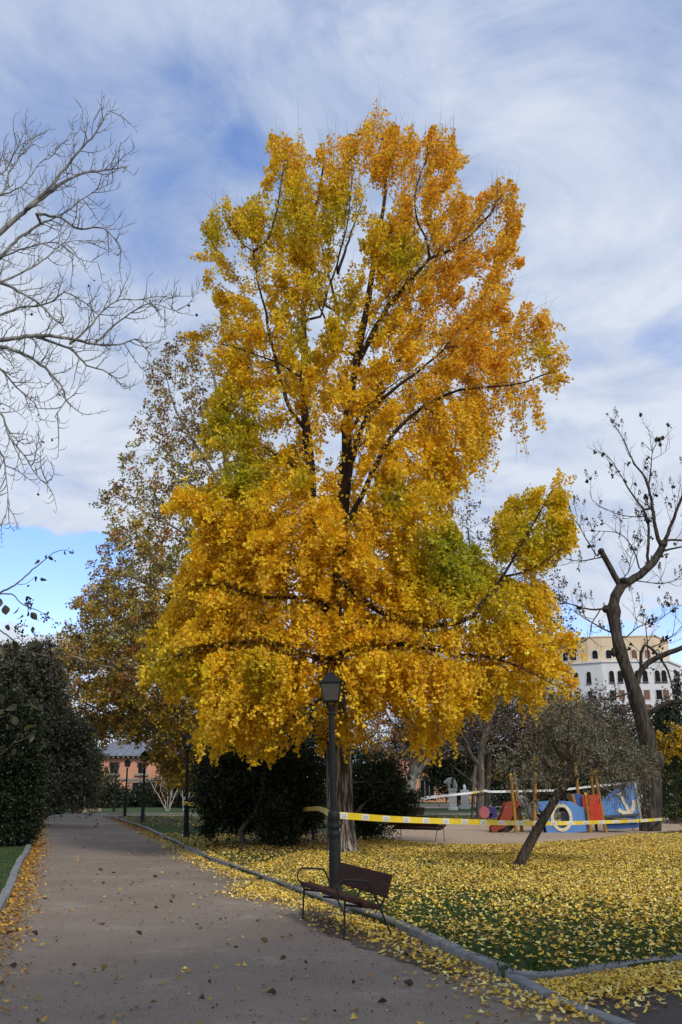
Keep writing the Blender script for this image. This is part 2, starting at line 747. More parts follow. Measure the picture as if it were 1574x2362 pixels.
def crown_points(rng, poly, n, Y, depth=0.85, shell=0.6, front=0.55, hole=0.0, hfreq=1.0, seed=1, dens=None):
    """points filling a crown of the traced outline with a rounded depth about the distance Y"""
    ys, l, r = raster_rows(poly)
    x0, x1 = min(p[0] for p in poly), max(p[0] for p in poly)
    y0, y1 = min(p[1] for p in poly), max(p[1] for p in poly)
    out, pix = [], []
    got = 0
    while got < n:
        m = max(2000, n * 2)
        x, y = rng.uniform(x0, x1, m), rng.uniform(y0, y1, m)
        k = inpoly(poly, x, y)
        x, y = x[k], y[k]
        cx = (np.interp(y, ys, l) + np.interp(y, ys, r)) / 2
        w = (np.interp(y, ys, r) - np.interp(y, ys, l)) / 2 + 12
        u = np.clip((x - cx) / w, -1, 1)
        sm = np.sqrt(1 - u * u) * w * mpp(Y) * depth
        s = sm * rng.uniform(0, 1, len(x)) ** shell * np.where(rng.uniform(0, 1, len(x)) < front, -1, 1)
        Q = np.array([P(a, b, Y + c) for a, b, c in zip(x, y, s)]) if len(x) else np.zeros((0, 3))
        keep = np.ones(len(Q), bool)
        if hole:
            keep &= noise3(Q, hfreq, seed) > -1 + hole
        if dens is not None:
            keep &= rng.uniform(0, 1, len(Q)) < dens(x, y, s)
        out.append(Q[keep])
        pix.append(np.stack([x, y, s], 1)[keep])
        got += keep.sum()
    return np.vstack(out)[:n], np.vstack(pix)[:n]

# ------------------------------------------------------------------ the ground, paths, kerbs, lawns
LAWN = 0.07


def sheet(name, poly, z, material, thick=0.0):
    pts = [(p[0], p[1], z) for p in poly]
    me = bpy.data.meshes.new(name)
    n = len(pts)
    if thick:
        v = pts + [(x, y, z - thick) for x, y, _ in pts]
        f = [tuple(range(n))] + [(i, i + n, (i + 1) % n + n, (i + 1) % n) for i in range(n)]
    else:
        v, f = pts, [tuple(range(n))]
    me.from_pydata(v, [], f)
    me.update()
    if me.polygons[0].normal.z < 0:
        me.flip_normals()
    me.materials.append(material)
    o = bpy.data.objects.new(name, me)
    COL.objects.link(o)
    return tag(o, kind='structure')


def gravel_mat(name, base, dark, light, sc=1.0, wear=(0.30, 0.29, 0.28)):
    m, nt, N, L, b = nodes_of(name)
    b.inputs['Roughness'].default_value = 0.95
    b.inputs['Specular IOR Level'].default_value = 0.15
    tc = N.new('ShaderNodeTexCoord')

    def noise(scale, detail=4, rough=0.6):
        n = N.new('ShaderNodeTexNoise')
        n.inputs['Scale'].default_value = scale * sc
        n.inputs['Detail'].default_value = detail
        n.inputs['Roughness'].default_value = rough
        L.new(tc.outputs['Object'], n.inputs['Vector'])
        return n.outputs[0]

    def ramp(v, stops):
        r = N.new('ShaderNodeValToRGB')
        els = r.color_ramp.elements
        els[0].position, els[0].color = stops[0][0], (*stops[0][1], 1)
        els[1].position, els[1].color = stops[-1][0], (*stops[-1][1], 1)
        for p, c in stops[1:-1]:
            e = els.new(p)
            e.color = (*c, 1)
        L.new(v, r.inputs[0])
        return r.outputs[0]
    big = ramp(noise(0.45, 8, 0.65), [(0.36, tuple(x * 0.72 for x in dark)), (0.50, dark), (0.64, base)])
    fine = ramp(noise(75, 3, 0.7), [(0.33, tuple(x * 0.55 for x in dark)), (0.5, base), (0.68, light)])
    mx = N.new('ShaderNodeMix')
    mx.data_type = 'RGBA'
    mx.inputs['Factor'].default_value = 0.55
    L.new(big, mx.inputs['A'])
    L.new(fine, mx.inputs['B'])
    # pale scuffed patches
    pr = ramp(noise(0.9, 8, 0.7), [(0.58, (0, 0, 0)), (0.74, (0.5, 0.5, 0.5))])
    m2 = N.new('ShaderNodeMix')
    m2.data_type = 'RGBA'
    L.new(pr, m2.inputs['Factor'])
    L.new(mx.outputs['Result'], m2.inputs['A'])
    m2.inputs['B'].default_value = (*wear, 1)
    L.new(m2.outputs['Result'], b.inputs['Base Color'])
    bp = N.new('ShaderNodeBump')
    bp.inputs['Strength'].default_value = 0.5
    bp.inputs['Distance'].default_value = 0.01
    L.new(noise(60, 4, 0.7), bp.inputs['Height'])
    L.new(bp.outputs[0], b.inputs['Normal'])
    return m


M_PATH = gravel_mat("path_grit", (0.235, 0.192, 0.157), (0.182, 0.147, 0.118), (0.325, 0.275, 0.23), wear=(0.36, 0.32, 0.28))
M_PATH2 = gravel_mat("wet_asphalt", (0.082, 0.070, 0.064), (0.055, 0.046, 0.041), (0.125, 0.11, 0.10), wear=(0.10, 0.095, 0.09))
M_SAND = gravel_mat("sand", (0.40, 0.295, 0.205), (0.32, 0.235, 0.16), (0.48, 0.375, 0.28), sc=0.6, wear=(0.33, 0.27, 0.22))
M_FARPATH = gravel_mat("pale_path", (0.24, 0.20, 0.18), (0.20, 0.165, 0.15), (0.28, 0.25, 0.23), sc=0.5)
M_EARTH = mat("earth", (0.085, 0.075, 0.04), (0.05, 0.055, 0.02), 0.95, 0.25, 0.4, 6)
M_LAWN = mat("lawn_turf", (0.045, 0.075, 0.016), (0.024, 0.045, 0.010), 0.95, 1.6, 0.8, 40, lo=0.3, hi=0.7)
M_SOIL = mat("bare_soil", (0.055, 0.038, 0.028), (0.03, 0.021, 0.016), 0.95, 3.0, 0.7, 25)
M_KERB = mat("kerb_granite", (0.24, 0.245, 0.255), (0.15, 0.155, 0.16), 0.85, 6.0, 0.5, 60)

g_right = [G(x, y)[:2] for x, y in [(1400, 2362), (1230, 2297), (1165, 2262), (1140, 2246), (1060, 2216), (1000, 2187), (900, 2143), (800, 2104), (690, 2066),
                                   (620, 2037), (540, 2007), (480, 1985), (430, 1960), (380, 1936), (330, 1912), (290, 1897), (262, 1886)]]
g_left = [G(x, y)[:2] for x, y in [(-60, 2200), (0, 2112), (30, 2050), (52, 1993), (68, 1966)]]
# path outline: right edge, far junction, left edge
near_r = g_right[0] + (g_right[0] - g_right[1]) * 4
near_l = g_left[0] + (g_left[0] - g_left[1]) * 6
far_r = g_right[-1]
dirp = (g_right[-1] - g_right[6])
dirp = dirp / np.linalg.norm(dirp)
left_far = [g_left[-1] + dirp * t for t in (10, 25, 42, 52)]
LEFT_EDGE = [near_l] + g_left + left_far
RIGHT_EDGE = [near_r] + list(g_right)
YJ = far_r[1] + 6.5
junction = [(far_r[0] + 1.5, YJ - 4.5), (far_r[0] + 30, YJ - 2.0), (far_r[0] + 30, YJ + 1.0), (far_r[0] - 60, YJ + 0.5), (far_r[0] - 60, YJ - 6.0)]
sheet("ground", [(-900, -60), (900, -60), (900, 1500), (-900, 1500)], 0.0, M_EARTH)
sheet("path", RIGHT_EDGE + junction[:3] + junction[3:] + LEFT_EDGE[::-1], 0.004, M_PATH)
# second path in the lower right corner
k0, k1 = G(1240, 2272), G(1574, 2226)
k2 = k1 + (k1 - k0) * 3
sheet("side_path", [g_right[0] + (g_right[0] - g_right[1]) * 4 + np.array([0.02, 0]), *[p + np.array([0.02, 0.0]) for p in g_right[:2]], g_right[2] + np.array([.05, 0.0]),
                    k0[:2], k1[:2], k2[:2], (k2[0], -4)], 0.008, M_PATH2)
# lawns
lawn_poly = [k2[:2], k1[:2], k0[:2]] + [np.array(p) for p in g_right[2:]] + [far_r + np.array([1.5, 1.6]), far_r + np.array([28, 4.0]), (70, 95), (70, k2[1])]
sheet("lawn", lawn_poly, LAWN, M_LAWN, thick=0.1)
left_lawn = LEFT_EDGE + [LEFT_EDGE[-1] + np.array([-30, 0]), (-60, 5)]
sheet("left_lawn", [p - np.array([0.12, 0]) if i < len(LEFT_EDGE) else p for i, p in enumerate(left_lawn)], LAWN - 0.01, M_LAWN, thick=0.1)
far_lawn = [(far_r[0] - 2.0, YJ + 0.6), (far_r[0] + 31, YJ + 1.2), (60, 108), (60, 180), (-60, 180), (-60, YJ + 8), (far_r[0] - 7.5, YJ + 8), (far_r[0] - 5.5, YJ + 3)]
sheet("far_lawn", far_lawn, 0.05, M_LAWN, thick=0.1)
sand = [G(x, y, LAWN)[:2] for x, y in [(840, 1926), (900, 1936), (980, 1947), (1080, 1951), (1200, 1949), (1350, 1939), (1450, 1927), (1574, 1915), (1780, 1904),
                                      (1780, 1885), (1574, 1886), (1250, 1890), (1120, 1893), (1000, 1897), (900, 1903), (840, 1912)]]
sheet("playground_sand", sand, LAWN + 0.006, M_SAND)
farp = [G(x, y, LAWN)[:2] for x, y in [(700, 1872), (900, 1866), (1180, 1862), (1700, 1857), (1700, 1851), (1180, 1853), (900, 1857), (700, 1864)]]
sheet("far_path", farp, LAWN + 0.006, M_FARPATH)
soil = [G(x, y, LAWN)[:2] for x, y in [(470, 1955), (500, 1976), (560, 2003), (620, 1990), (690, 1968), (760, 1955), (800, 1930), (700, 1915), (560, 1925)]]
dark_patch = []  # outline of a darker sheet of path grit under and beside the front bench
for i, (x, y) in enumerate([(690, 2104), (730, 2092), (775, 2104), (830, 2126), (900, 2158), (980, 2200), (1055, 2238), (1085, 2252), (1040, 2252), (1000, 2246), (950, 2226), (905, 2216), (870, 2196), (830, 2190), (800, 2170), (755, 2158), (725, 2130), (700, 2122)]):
    dark_patch.append(G(x, y))
dd = resample(np.array(dark_patch + [dark_patch[0]]), 0.05)[:-1]
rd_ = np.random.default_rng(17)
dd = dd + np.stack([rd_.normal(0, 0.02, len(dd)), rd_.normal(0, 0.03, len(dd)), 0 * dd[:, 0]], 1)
sheet("dark_ground", [p[:2] for p in dd], 0.008, gravel_mat("dark_grit", (0.115, 0.088, 0.068), (0.080, 0.060, 0.046), (0.17, 0.135, 0.108), wear=(0.12, 0.1, 0.08)))
sheet("bare_soil", soil, LAWN + 0.004, M_SOIL)


def kerb(name, line, wid, top, side, seg=1.0, bed=0.05, rise=None):
    """a run of granite kerb stones with narrow joints, each stone a little off the line"""
    line = resample([(p[0], p[1], 0) for p in line], 0.05)
    d = np.concatenate([[0], np.cumsum(np.linalg.norm(np.diff(line, axis=0), axis=1))])
    r = np.random.default_rng(11)
    m = MB()
    s = 0.0
    full = top
    while s + 0.3 < d[-1]:
        top = full if rise is None else rise[0] + (full - rise[0]) * min(max((s - rise[1]) / rise[2], 0.0), 1.0)
        e = min(s + seg, d[-1])
        a = np.array([np.interp(s + 0.006, d, line[:, i]) for i in range(2)])
        b = np.array([np.interp(e - 0.006, d, line[:, i]) for i in range(2)])
        t = (b - a) / np.linalg.norm(b - a)
        nrm = np.array([-t[1], t[0]]) * side
        o = r.normal(0, 0.008)
        h0, h1 = top + r.normal(0, 0.006), top + r.normal(0, 0.006)
        a, b = a + nrm * o, b + nrm * (o + r.normal(0, 0.004))
        c = 0.012
        prof = [(0, -bed, 1), (0, top - c, 0), (c, top, 0), (wid - c, top, 0), (wid, top - c, 0), (wid, -bed, 1)]
        va = [(*(a + nrm * q), (z if fx else z - top + h0)) for q, z, fx in prof]
        vb = [(*(b + nrm * q), (z if fx else z - top + h1)) for q, z, fx in prof]
        n = len(prof)
        f = [(i, i + 1, i + n + 1, i + n) for i in range(n - 1)] + [tuple(range(n - 1, -1, -1)), tuple(range(n, 2 * n))]
        m.add(va + vb, f)
        s = e
    return tag(m.build(name, M_KERB), kind='structure')


kerb("kerb", RIGHT_EDGE, 0.13, 0.105, -1, rise=(0.035, float(np.linalg.norm(near_r - g_right[0]) + np.linalg.norm(g_right[0] - g_right[1]) + np.linalg.norm(g_right[2] - g_right[1])) - 1.0, 0.4))
kerb("kerb", LEFT_EDGE[1:8], 0.14, 0.10, 1)
kerb("kerb", [g_right[2], k0[:2], k1[:2], k2[:2]], 0.12, 0.085, 1, seg=0.42)
kerb("kerb", [(far_r[0] - 0.1, far_r[1] + 0.1), (far_r[0] + 1.5, YJ - 4.6), (far_r[0] + 28, YJ - 2.2)], 0.13, 0.09, -1)
kerb("kerb", [(far_r[0] - 5.2, YJ + 0.6), (far_r[0] + 30, YJ + 1.1)], 0.2, 0.10, 1)

# ------------------------------------------------------------------ street lamps
M_IRON = mat("dark_green_iron", (0.011, 0.013, 0.014), (0.007, 0.008, 0.009), 0.6, 8, 0.15, 40, spec=0.22)
M_PANE = mat("frosted_pane", (0.065, 0.060, 0.050), (0.045, 0.042, 0.036), 0.4, 20, 0.2, 60, spec=0.5)
LAMP_H = 3.55


def make_lamp(label, loc, tilt):
    root = empty("street_lamp", loc, label, "street lamp", "iron street lamps along the path")
    root.rotation_euler = (0, tilt, 0)
    b = MB()
    b.lathe([(0.118, 0), (0.118, 0.05), (0.104, 0.07), (0.102, 0.20), (0.093, 0.60), (0.087, 0.86)], 12)
    b.build("pedestal", M_IRON, root, smooth=True)
    b = MB().lathe([(0.088, 0.86), (0.098, 0.885), (0.102, 0.92), (0.098, 0.95), (0.085, 0.965), (0.085, 1.0), (0.110, 1.02), (0.113, 1.055), (0.106, 1.075), (0.088, 1.085), (0.086, 1.12),
                    (0.098, 1.15), (0.100, 1.22), (0.086, 1.27), (0.060, 1.29)], 20)
    b.build("moulded_collar", M_IRON, root, smooth=True)
    b = MB().lathe([(0.058, 1.28), (0.055, 1.9), (0.050, 2.80), (0.060, 2.81), (0.062, 2.83), (0.048, 2.845), (0.046, 2.86), (0.056, 2.875), (0.056, 2.90), (0.035, 2.92), (0.03, 2.95)], 18)
    b.build("pole", M_IRON, root, smooth=True)
    b = MB()
    for k in range(4):
        a = k * math.pi / 2 + math.pi / 4
        c, s = math.cos(a), math.sin(a)
        pts = [(0.03 * c, 0.03 * s, 2.90), (0.075 * c, 0.075 * s, 2.925), (0.09 * c, 0.09 * s, 2.96), (0.075 * c, 0.075 * s, 2.99), (0.10 * c, 0.10 * s, 3.02), (0.155 * c, 0.155 * s, 3.035)]
        b.tube(pts, 0.009, 6)
    b.build("bracket", M_IRON, root, smooth=True)
    # lantern: four sloping panes in an iron frame
    z0, z1, r0, r1 = 3.03, 3.325, 0.126, 0.172
    b = MB()
    for k in range(4):
        a = k * math.pi / 2
        R = Matrix.Rotation(a, 4, 'Z')
        q = [R @ Vector(v) for v in ((r0, r0, z0), (r1, r1, z1))]
        b.tube(q, 0.011, 5)
        b.tube([R @ Vector((r0, -r0, z0)), R @ Vector((r0, r0, z0))], 0.011, 5)
        b.tube([R @ Vector((r1, -r1, z1)), R @ Vector((r1, r1, z1))], 0.012, 5)
    b.box(-r0, r0, -r0, r0, z0 - 0.018, z0 - 0.004)
    b.build("lantern_frame", M_IRON, root)
    b = MB()
    for k in range(4):
        R = Matrix.Rotation(k * math.pi / 2, 4, 'Z')
        e = 0.004
        q = [R @ Vector(v) for v in ((r0 - e, -r0 + .008, z0), (r0 - e, r0 - .008, z0), (r1 - e, r1 - .008, z1), (r1 - e, -r1 + .008, z1))]
        q2 = [R @ Vector(v) for v in ((r0 - e - .004, -r0 + .008, z0), (r0 - e - .004, r0 - .008, z0), (r1 - e - .004, r1 - .008, z1), (r1 - e - .004, -r1 + .008, z1))]
        b.add(q + q2, [(0, 1, 2, 3), (7, 6, 5, 4), (0, 4, 5, 1), (1, 5, 6, 2), (2, 6, 7, 3), (3, 7, 4, 0)])
    b.build("lantern_glass", M_PANE, root)
    b = MB()
    s2 = math.sqrt(2)
    b.lathe([(0.190 * s2, 3.325), (0.190 * s2, 3.345), (0.165 * s2, 3.36), (0.085 * s2, 3.455), (0.060 * s2, 3.475), (0.058 * s2, 3.495), (0.035 * s2, 3.50)], 4, ph=math.pi / 4)
    rf = b.build("lantern_roof", M_IRON, root)
    MB().lathe([(0.045, 3.495), (0.045, 3.505), (0.02, 3.515), (0.012, 3.53), (0.018, 3.54), (0.012, 3.555), (0.003, 3.57)], 10).build("finial", M_IRON, rf, smooth=True)
    return root


def copy_tree(o, parent=None):
    c = o.copy()
    COL.objects.link(c)
    c.parent = parent
    for ch in list(o.children):
        copy_tree(ch, c)
    return c


lamp_spots = [((775, 2066), -1.6, "tall iron street lamp behind the front bench, before the ginkgo trunk"),
              ((430, 1934), -2.0, "iron street lamp on the grass beside the dark yew thicket, tape tied round it"),
              ((329, 1898), -1.6, "iron street lamp standing on the grass before the pink house's right window"),
              ((288, 1882), -0.6, "iron street lamp at the far end of the kerb, between two others"),
              ((263, 1872.5), -0.6, "farthest and smallest iron street lamp, before the pink house's left window")]
lamp0 = None
LAMPS = []
for i, ((px, py), tilt, lab) in enumerate(lamp_spots):
    p = G(px, py, LAWN if i < 4 else 0.05)
    if lamp0 is None:
        lamp0 = make_lamp(lab, p, math.radians(tilt))
        o = lamp0
    else:
        o = copy_tree(lamp0)
        o.location = tuple(p)
        o.rotation_euler = (0, math.radians(tilt), 0)
        o['label'] = lab
    LAMPS.append(o)

# ------------------------------------------------------------------ benches
M_PLANK = mat("brown_plank", (0.062, 0.026, 0.018), (0.036, 0.016, 0.012), 0.8, 3, 0.3, 20, stretch=(0.5, 6, 6), spec=0.15)
M_BAR = mat("black_iron", (0.012, 0.012, 0.013), (0.008, 0.008, 0.008), 0.5, 10, 0.1, 50, spec=0.4)


def make_bench(label, loc, rz, L=2.0):
    root = empty("park_bench", loc, label, "bench", "iron and plank park benches", rz)
    h = L / 2
    for y0, y1, z in ((-0.30, -0.065, 0.0), (-0.055, 0.19, -0.035)):
        b = MB()
        b.box(-h, h, y0, y1, -0.026, 0.026, 0.008)
        o = b.build("seat_plank", M_PLANK, root)
        o.location = (0, 0, 0.41 + z)
        o.rotation_euler = (math.radians(-7), 0, 0)
    b = MB()
    b.box(-h, h, -0.022, 0.022, -0.135, 0.135, 0.008)
    o = b.build("backrest", M_PLANK, root)
    o.location = (0, 0.335, 0.575)
    o.rotation_euler = (math.radians(-19), 0, 0)
    for x in (-h + 0.10, h - 0.10):
        MB().tube([(x, -0.285, 0.0), (x, -0.275, 0.2), (x, -0.27, 0.46)], 0.014, 6).build("leg", M_BAR, root, smooth=True)
        MB().tube([(x, 0.06, 0.625), (x, 0.24, 0.34), (x, 0.30, 0.22), (x, 0.42, 0.0)], 0.014, 6).build("leg", M_BAR, root, smooth=True)
        arc = [(x, -0.27, 0.455), (x, -0.33, 0.47), (x, -0.375, 0.52), (x, -0.375, 0.585), (x, -0.33, 0.635), (x, -0.26, 0.645), (x, -0.10, 0.638), (x, 0.06, 0.625)]
        MB().tube([tuple(p) for p in resample(arc, 0.03)], 0.013, 6).build("armrest", M_BAR, root, smooth=True)
        MB().tube([(x, -0.27, 0.375), (x, 0.0, 0.345), (x, 0.235, 0.325), (x, 0.27, 0.36), (x, 0.315, 0.45), (x, 0.40, 0.68)], 0.013, 6).build("back_support", M_BAR, root, smooth=True)
    x = 0
    MB().tube([(x, -0.27, 0.375), (x, 0.0, 0.345), (x, 0.235, 0.325), (x, 0.27, 0.36), (x, 0.315, 0.45), (x, 0.38, 0.63)], 0.013, 6).build("back_support", M_BAR, root, smooth=True)
    return root


A_, B_ = G(786, 2168), G(692, 2121)
mid = (A_ + B_) / 2
dxy = (A_ - B_) / np.linalg.norm(A_ - B_)
rz = math.atan2(dxy[1], dxy[0])
backv = np.array([-dxy[1], dxy[0], 0])
bench0 = make_bench("brown plank bench on the path edge in front of the tall lamp", mid + backv * 0.285, rz, L=float(np.linalg.norm(A_ - B_)) + 0.2)
bench0.scale = (1, 0.86, 1)


def place_bench(px, py, rz, label, s=1.0):
    o = copy_tree(bench0)
    o.location = tuple(G(px, py, LAWN))
    o.rotation_euler = (0, 0, rz)
    o.scale = (s, 0.82 * s, s)
    o['label'] = label
    return o


place_bench(966, 1941, math.pi - 0.55, "dark plank bench seen from behind at the edge of the playground sand", 1.0).scale = (0.86, 0.95, 1.12)
place_bench(935, 1894, math.pi + 0.15, "bench half hidden behind the shrub, farther off across the sand", 1.0)
place_bench(100, 1899, math.radians(88), "far bench at the end of the tall dark hedge", 1.0)
place_bench(1150, 1868, math.pi + 1.2, "far bench on the pale path behind the slide tower", 1.0)

# ------------------------------------------------------------------ barrier tapes
M_TAPE_W = mat("white_tape", (0.72, 0.72, 0.72), (0.62, 0.62, 0.63), 0.4, 3, 0.0)
M_TAPE_Y = mat("yellow_tape", (0.75, 0.56, 0.03), (0.66, 0.48, 0.02), 0.4, 3, 0.0)
M_TAPE_T = mat("grey_print", (0.22, 0.22, 0.22), (0.18, 0.18, 0.18), 0.5, 3, 0.0)


def ribbon(pts, h, n, twist=0.0):
    """vertical ribbon through points, returned as rows of (low, high)"""
    q = resample(pts, 0.05)
    return q


def tape(label, pts, height, step=0.62, first=0.25, patches=True, base=M_TAPE_Y, group="barrier tapes tied round lamps and trees", tw=0.12, panels=None, pm=None):
    q = resample(pts, 0.06)
    d = np.concatenate([[0], np.cumsum(np.linalg.norm(np.diff(q, axis=0), axis=1))])
    tot = d[-1]
    root = empty("barrier_tape", pts[0], label, "barrier tape", group)
    org = np.array(pts[0])

    def at(s):
        return np.array([np.interp(s, d, q[:, i]) for i in range(3)])

    def strip(s0, s1, lo, hi, off, name, m, par):
        k = max(2, int((s1 - s0) / 0.12) + 1)
        v = []
        for s in np.linspace(s0, s1, k):
            c = at(s) - org
            t = at(min(s + 0.02, tot)) - at(max(s - 0.02, 0))
            nn = np.array([t[1], -t[0], 0])
            nn = nn / max(np.linalg.norm(nn), 1e-6)
            if nn[1] > 0:
                nn = -nn
            lean = math.sin(s * 1.3) * tw
            up = np.array([0, 0, 1.0]) + nn * lean
            for z in (lo, hi):
                for o_ in (off, off - 0.0012):
                    v.append(c + up * z * height + nn * o_)
        f = []
        for i in range(k - 1):
            a, b = i * 4, i * 4 + 4
            f += [(a, b, b + 2, a + 2), (a + 1, a + 3, b + 3, b + 1), (a + 2, b + 2, b + 3, a + 3), (a, a + 1, b + 1, b)]
        f += [(0, 2, 3, 1), ((k - 1) * 4, (k - 1) * 4 + 1, (k - 1) * 4 + 3, (k - 1) * 4 + 2)]
        return MB().add(v, f).build(name, m, par)
    strip(0, tot, -0.5, 0.5, 0.0, "band", base, root)
    runs = []
    if panels is not None:
        xs = np.array([at(v) for v in np.linspace(0, tot, 400)])
        dep = xs[:, 1] * math.cos(TH) + (xs[:, 2] - EYE) * math.sin(TH)
        xs = CX + FPX * xs[:, 0] / dep
        for px, w in panels:
            runs.append((np.interp(px - w / 2, xs, np.linspace(0, tot, 400)), np.interp(px + w / 2, xs, np.linspace(0, tot, 400))))
    else:
        s = first
        while patches and s + 0.5 < tot:
            runs.append((s, s + 0.36))
            s += step
    for s0, s1 in runs:
        w = strip(s0, s1, -0.44, 0.44, 0.0025, "white_panel" if pm is None else "yellow_panel", pm or M_TAPE_W, root)
        if pm is not None:
            continue
        e = (s1 - s0) * 0.13
        for lo in (-0.30, -0.10, 0.12):
            strip(s0 + e, s1 - e, lo, lo + 0.07, 0.0045, "printed_line", M_TAPE_T, w)
    return root


def on_lamp(i, z, dx=0.0):
    return np.array(LAMPS[i].location) + np.array([dx, -0.08, z])


YT = G(1500, 1917, LAWN)[1]
Y0_, Y1_ = LAMPS[0].location.y - 0.07, YT - 0.42


def ytape(px):
    f = (px - 773) / (1528 - 773)
    return 1 / ((1 - f) / Y0_ + f / Y1_)


TAPE_A = [P(px, py, ytape(px)) for px, py in [(773, 1880), (835, 1884.5), (900, 1889), (980, 1892.5), (1060, 1895), (1150, 1897.5), (1240, 1899), (1310, 1898.5), (1380, 1896.5), (1478, 1893), (1528, 1889.5)]]
tape("yellow barrier tape with white panels from the tall lamp to the burled tree", TAPE_A, 0.108,
     panels=[(px, 15.5 - (px - 794) * 0.0055) for px in (794, 843, 891, 938, 983, 1029, 1072, 1115, 1157, 1199, 1238, 1278, 1316, 1352, 1388, 1422, 1456, 1487, 1517)])
l0 = np.array(LAMPS[0].location)
l1 = np.array(LAMPS[1].location)
TAPE_B = [P(426, 1852, l1[1] - 0.09), P(452, 1857, l1[1] - 0.6), P(500, 1868, l1[1] - 2.5), P(590, 1873, 31.5), P(660, 1871, 30.5), P(715, 1866, 28.0), P(738, 1866, 24.0), P(762, 1878, l0[1] + 0.1)]
tape("yellow barrier tape running through the dark thicket from the second lamp", TAPE_B, 0.12, step=1.12, first=1.6)

# ------------------------------------------------------------------ pink house at the end of the path
M_PINK = mat("pink_render", (0.56, 0.28, 0.18), (0.47, 0.225, 0.145), 0.9, 0.8, 0.2, 12)
M_SLATE = mat("grey_slate", (0.17, 0.19, 0.235), (0.12, 0.135, 0.17), 0.7, 3, 0.3, 10, stretch=(1, 1, 0.3))
M_STONE = mat("grey_stone", (0.27, 0.25, 0.22), (0.20, 0.185, 0.165), 0.9, 4, 0.3, 20)
M_DARKWIN = mat("dark_window", (0.010, 0.010, 0.011), (0.006, 0.006, 0.007), 0.3, 3, 0.0, spec=0.15)
M_TRIM = mat("brown_trim", (0.10, 0.06, 0.045), (0.07, 0.045, 0.035), 0.8, 4)


def pink_house(name, label, px0, px1, Y, eave_py, roof_py, wins, gwins, depth=12.0, z0=0.0):
    a, b = P(px0, 1850, Y), P(px1, 1850, Y)
    W = b[0] - a[0]
    ze = P((px0 + px1) / 2, eave_py, Y)[2]
    zr = ze + (P(500, roof_py, Y)[2] - ze) * 1.12
    root = empty(name, (a[0], Y, 0), label, "house")
    MB().box(0, W, 0, depth, 0, ze).build("wall", M_PINK, root)
    zb = ze * 0.50
    MB().box(-0.06, W + 0.06, -0.10, 0.02, zb, zb + 0.28, 0.03).build("string_course", M_STONE, root)
    rf = MB().add([(-0.7, -0.75, ze + 0.22), (W + 0.7, -0.75, ze + 0.22), (W + 0.7, depth + 0.7, ze + 0.22), (-0.7, depth + 0.7, ze + 0.22),
                   (2.2, 2.0, zr), (W - 2.2, 2.0, zr), (W - 2.2, depth - 2, zr), (2.2, depth - 2, zr)],
                  [(0, 1, 5, 4), (1, 2, 6, 5), (2, 3, 7, 6), (3, 0, 4, 7), (4, 5, 6, 7), (3, 2, 1, 0)]).build("roof", M_SLATE, root)
    m = MB()
    x = 0.3
    while x < W:
        fr = x / W
        m.add([(x, -0.77, ze + 0.24), (x + 0.07, -0.77, ze + 0.24), (2.2 + fr * (W - 4.4) + 0.07, 1.98, zr + 0.03), (2.2 + fr * (W - 4.4), 1.98, zr + 0.03),
               (x, -0.77, ze + 0.30), (x + 0.07, -0.77, ze + 0.30), (2.2 + fr * (W - 4.4) + 0.07, 1.98, zr + 0.08), (2.2 + fr * (W - 4.4), 1.98, zr + 0.08)],
              [(0, 3, 2, 1), (4, 5, 6, 7), (0, 1, 5, 4), (1, 2, 6, 5), (2, 3, 7, 6), (3, 0, 4, 7)])
        x += 0.9
    m.build("roof_seam", M_SLATE, rf)
    m = MB()
    x = 0.2
    while x < W:
        m.box(x, x + 0.24, -0.62, 0.02, ze - 0.02, ze + 0.16)
        x += 0.62
    m.box(-0.3, W + 0.3, -0.70, 0.0, ze + 0.165, ze + 0.235)
    m.build("eaves", M_STONE, root)
    for px, y0, y1, w in wins:
        c = P(px, 1800, Y)[0] - a[0]
        zt, zl = P(px, y0, Y)[2], P(px, y1, Y)[2]
        wd = w * mpp(Y, 1780) / 2
        wn = MB().box(c - wd, c + wd, -0.03, 0.05, zl, zt).build("window", M_DARKWIN, root)
        fr = MB()
        e = 0.16
        fr.box(c - wd - e, c - wd, -0.09, 0.02, zt - 0.5, zt + e).box(c + wd, c + wd + e, -0.09, 0.02, zt - 0.5, zt + e).box(c - wd, c + wd, -0.085, 0.02, zt, zt + e)
        fr.box(c - 0.03, c + 0.03, -0.05, -0.032, zl, zt)
        fr.build("frame", M_TRIM, wn)
        MB().box(c - wd - 0.35, c + wd + 0.35, -0.28, 0.03, zl - 0.3, zl - 0.003, 0.03).build("sill", M_STONE, wn)
    for px, w in gwins:
        c = P(px, 1800, Y)[0] - a[0]
        wd = w * mpp(Y, 1780) / 2
        wn = MB().box(c - wd, c + wd, -0.03, 0.05, 0.3, zb - 0.25).build("window", M_DARKWIN, root)
        fr = MB()
        fr.box(c - wd - .15, c - wd, -0.08, 0.02, 0.25, zb - 0.1).box(c + wd, c + wd + .15, -0.08, 0.02, 0.25, zb - 0.1).box(c - wd, c + wd, -0.075, 0.02, zb - 0.25, zb - 0.1)
        fr.box(c - wd / 3 - 0.04, c - wd / 3 + 0.04, -0.05, -0.032, 0.3, zb - 0.25).box(c + wd / 3 - 0.04, c + wd / 3 + 0.04, -0.05, -0.032, 0.3, zb - 0.25)
        fr.build("frame", M_STONE, wn)
    return root


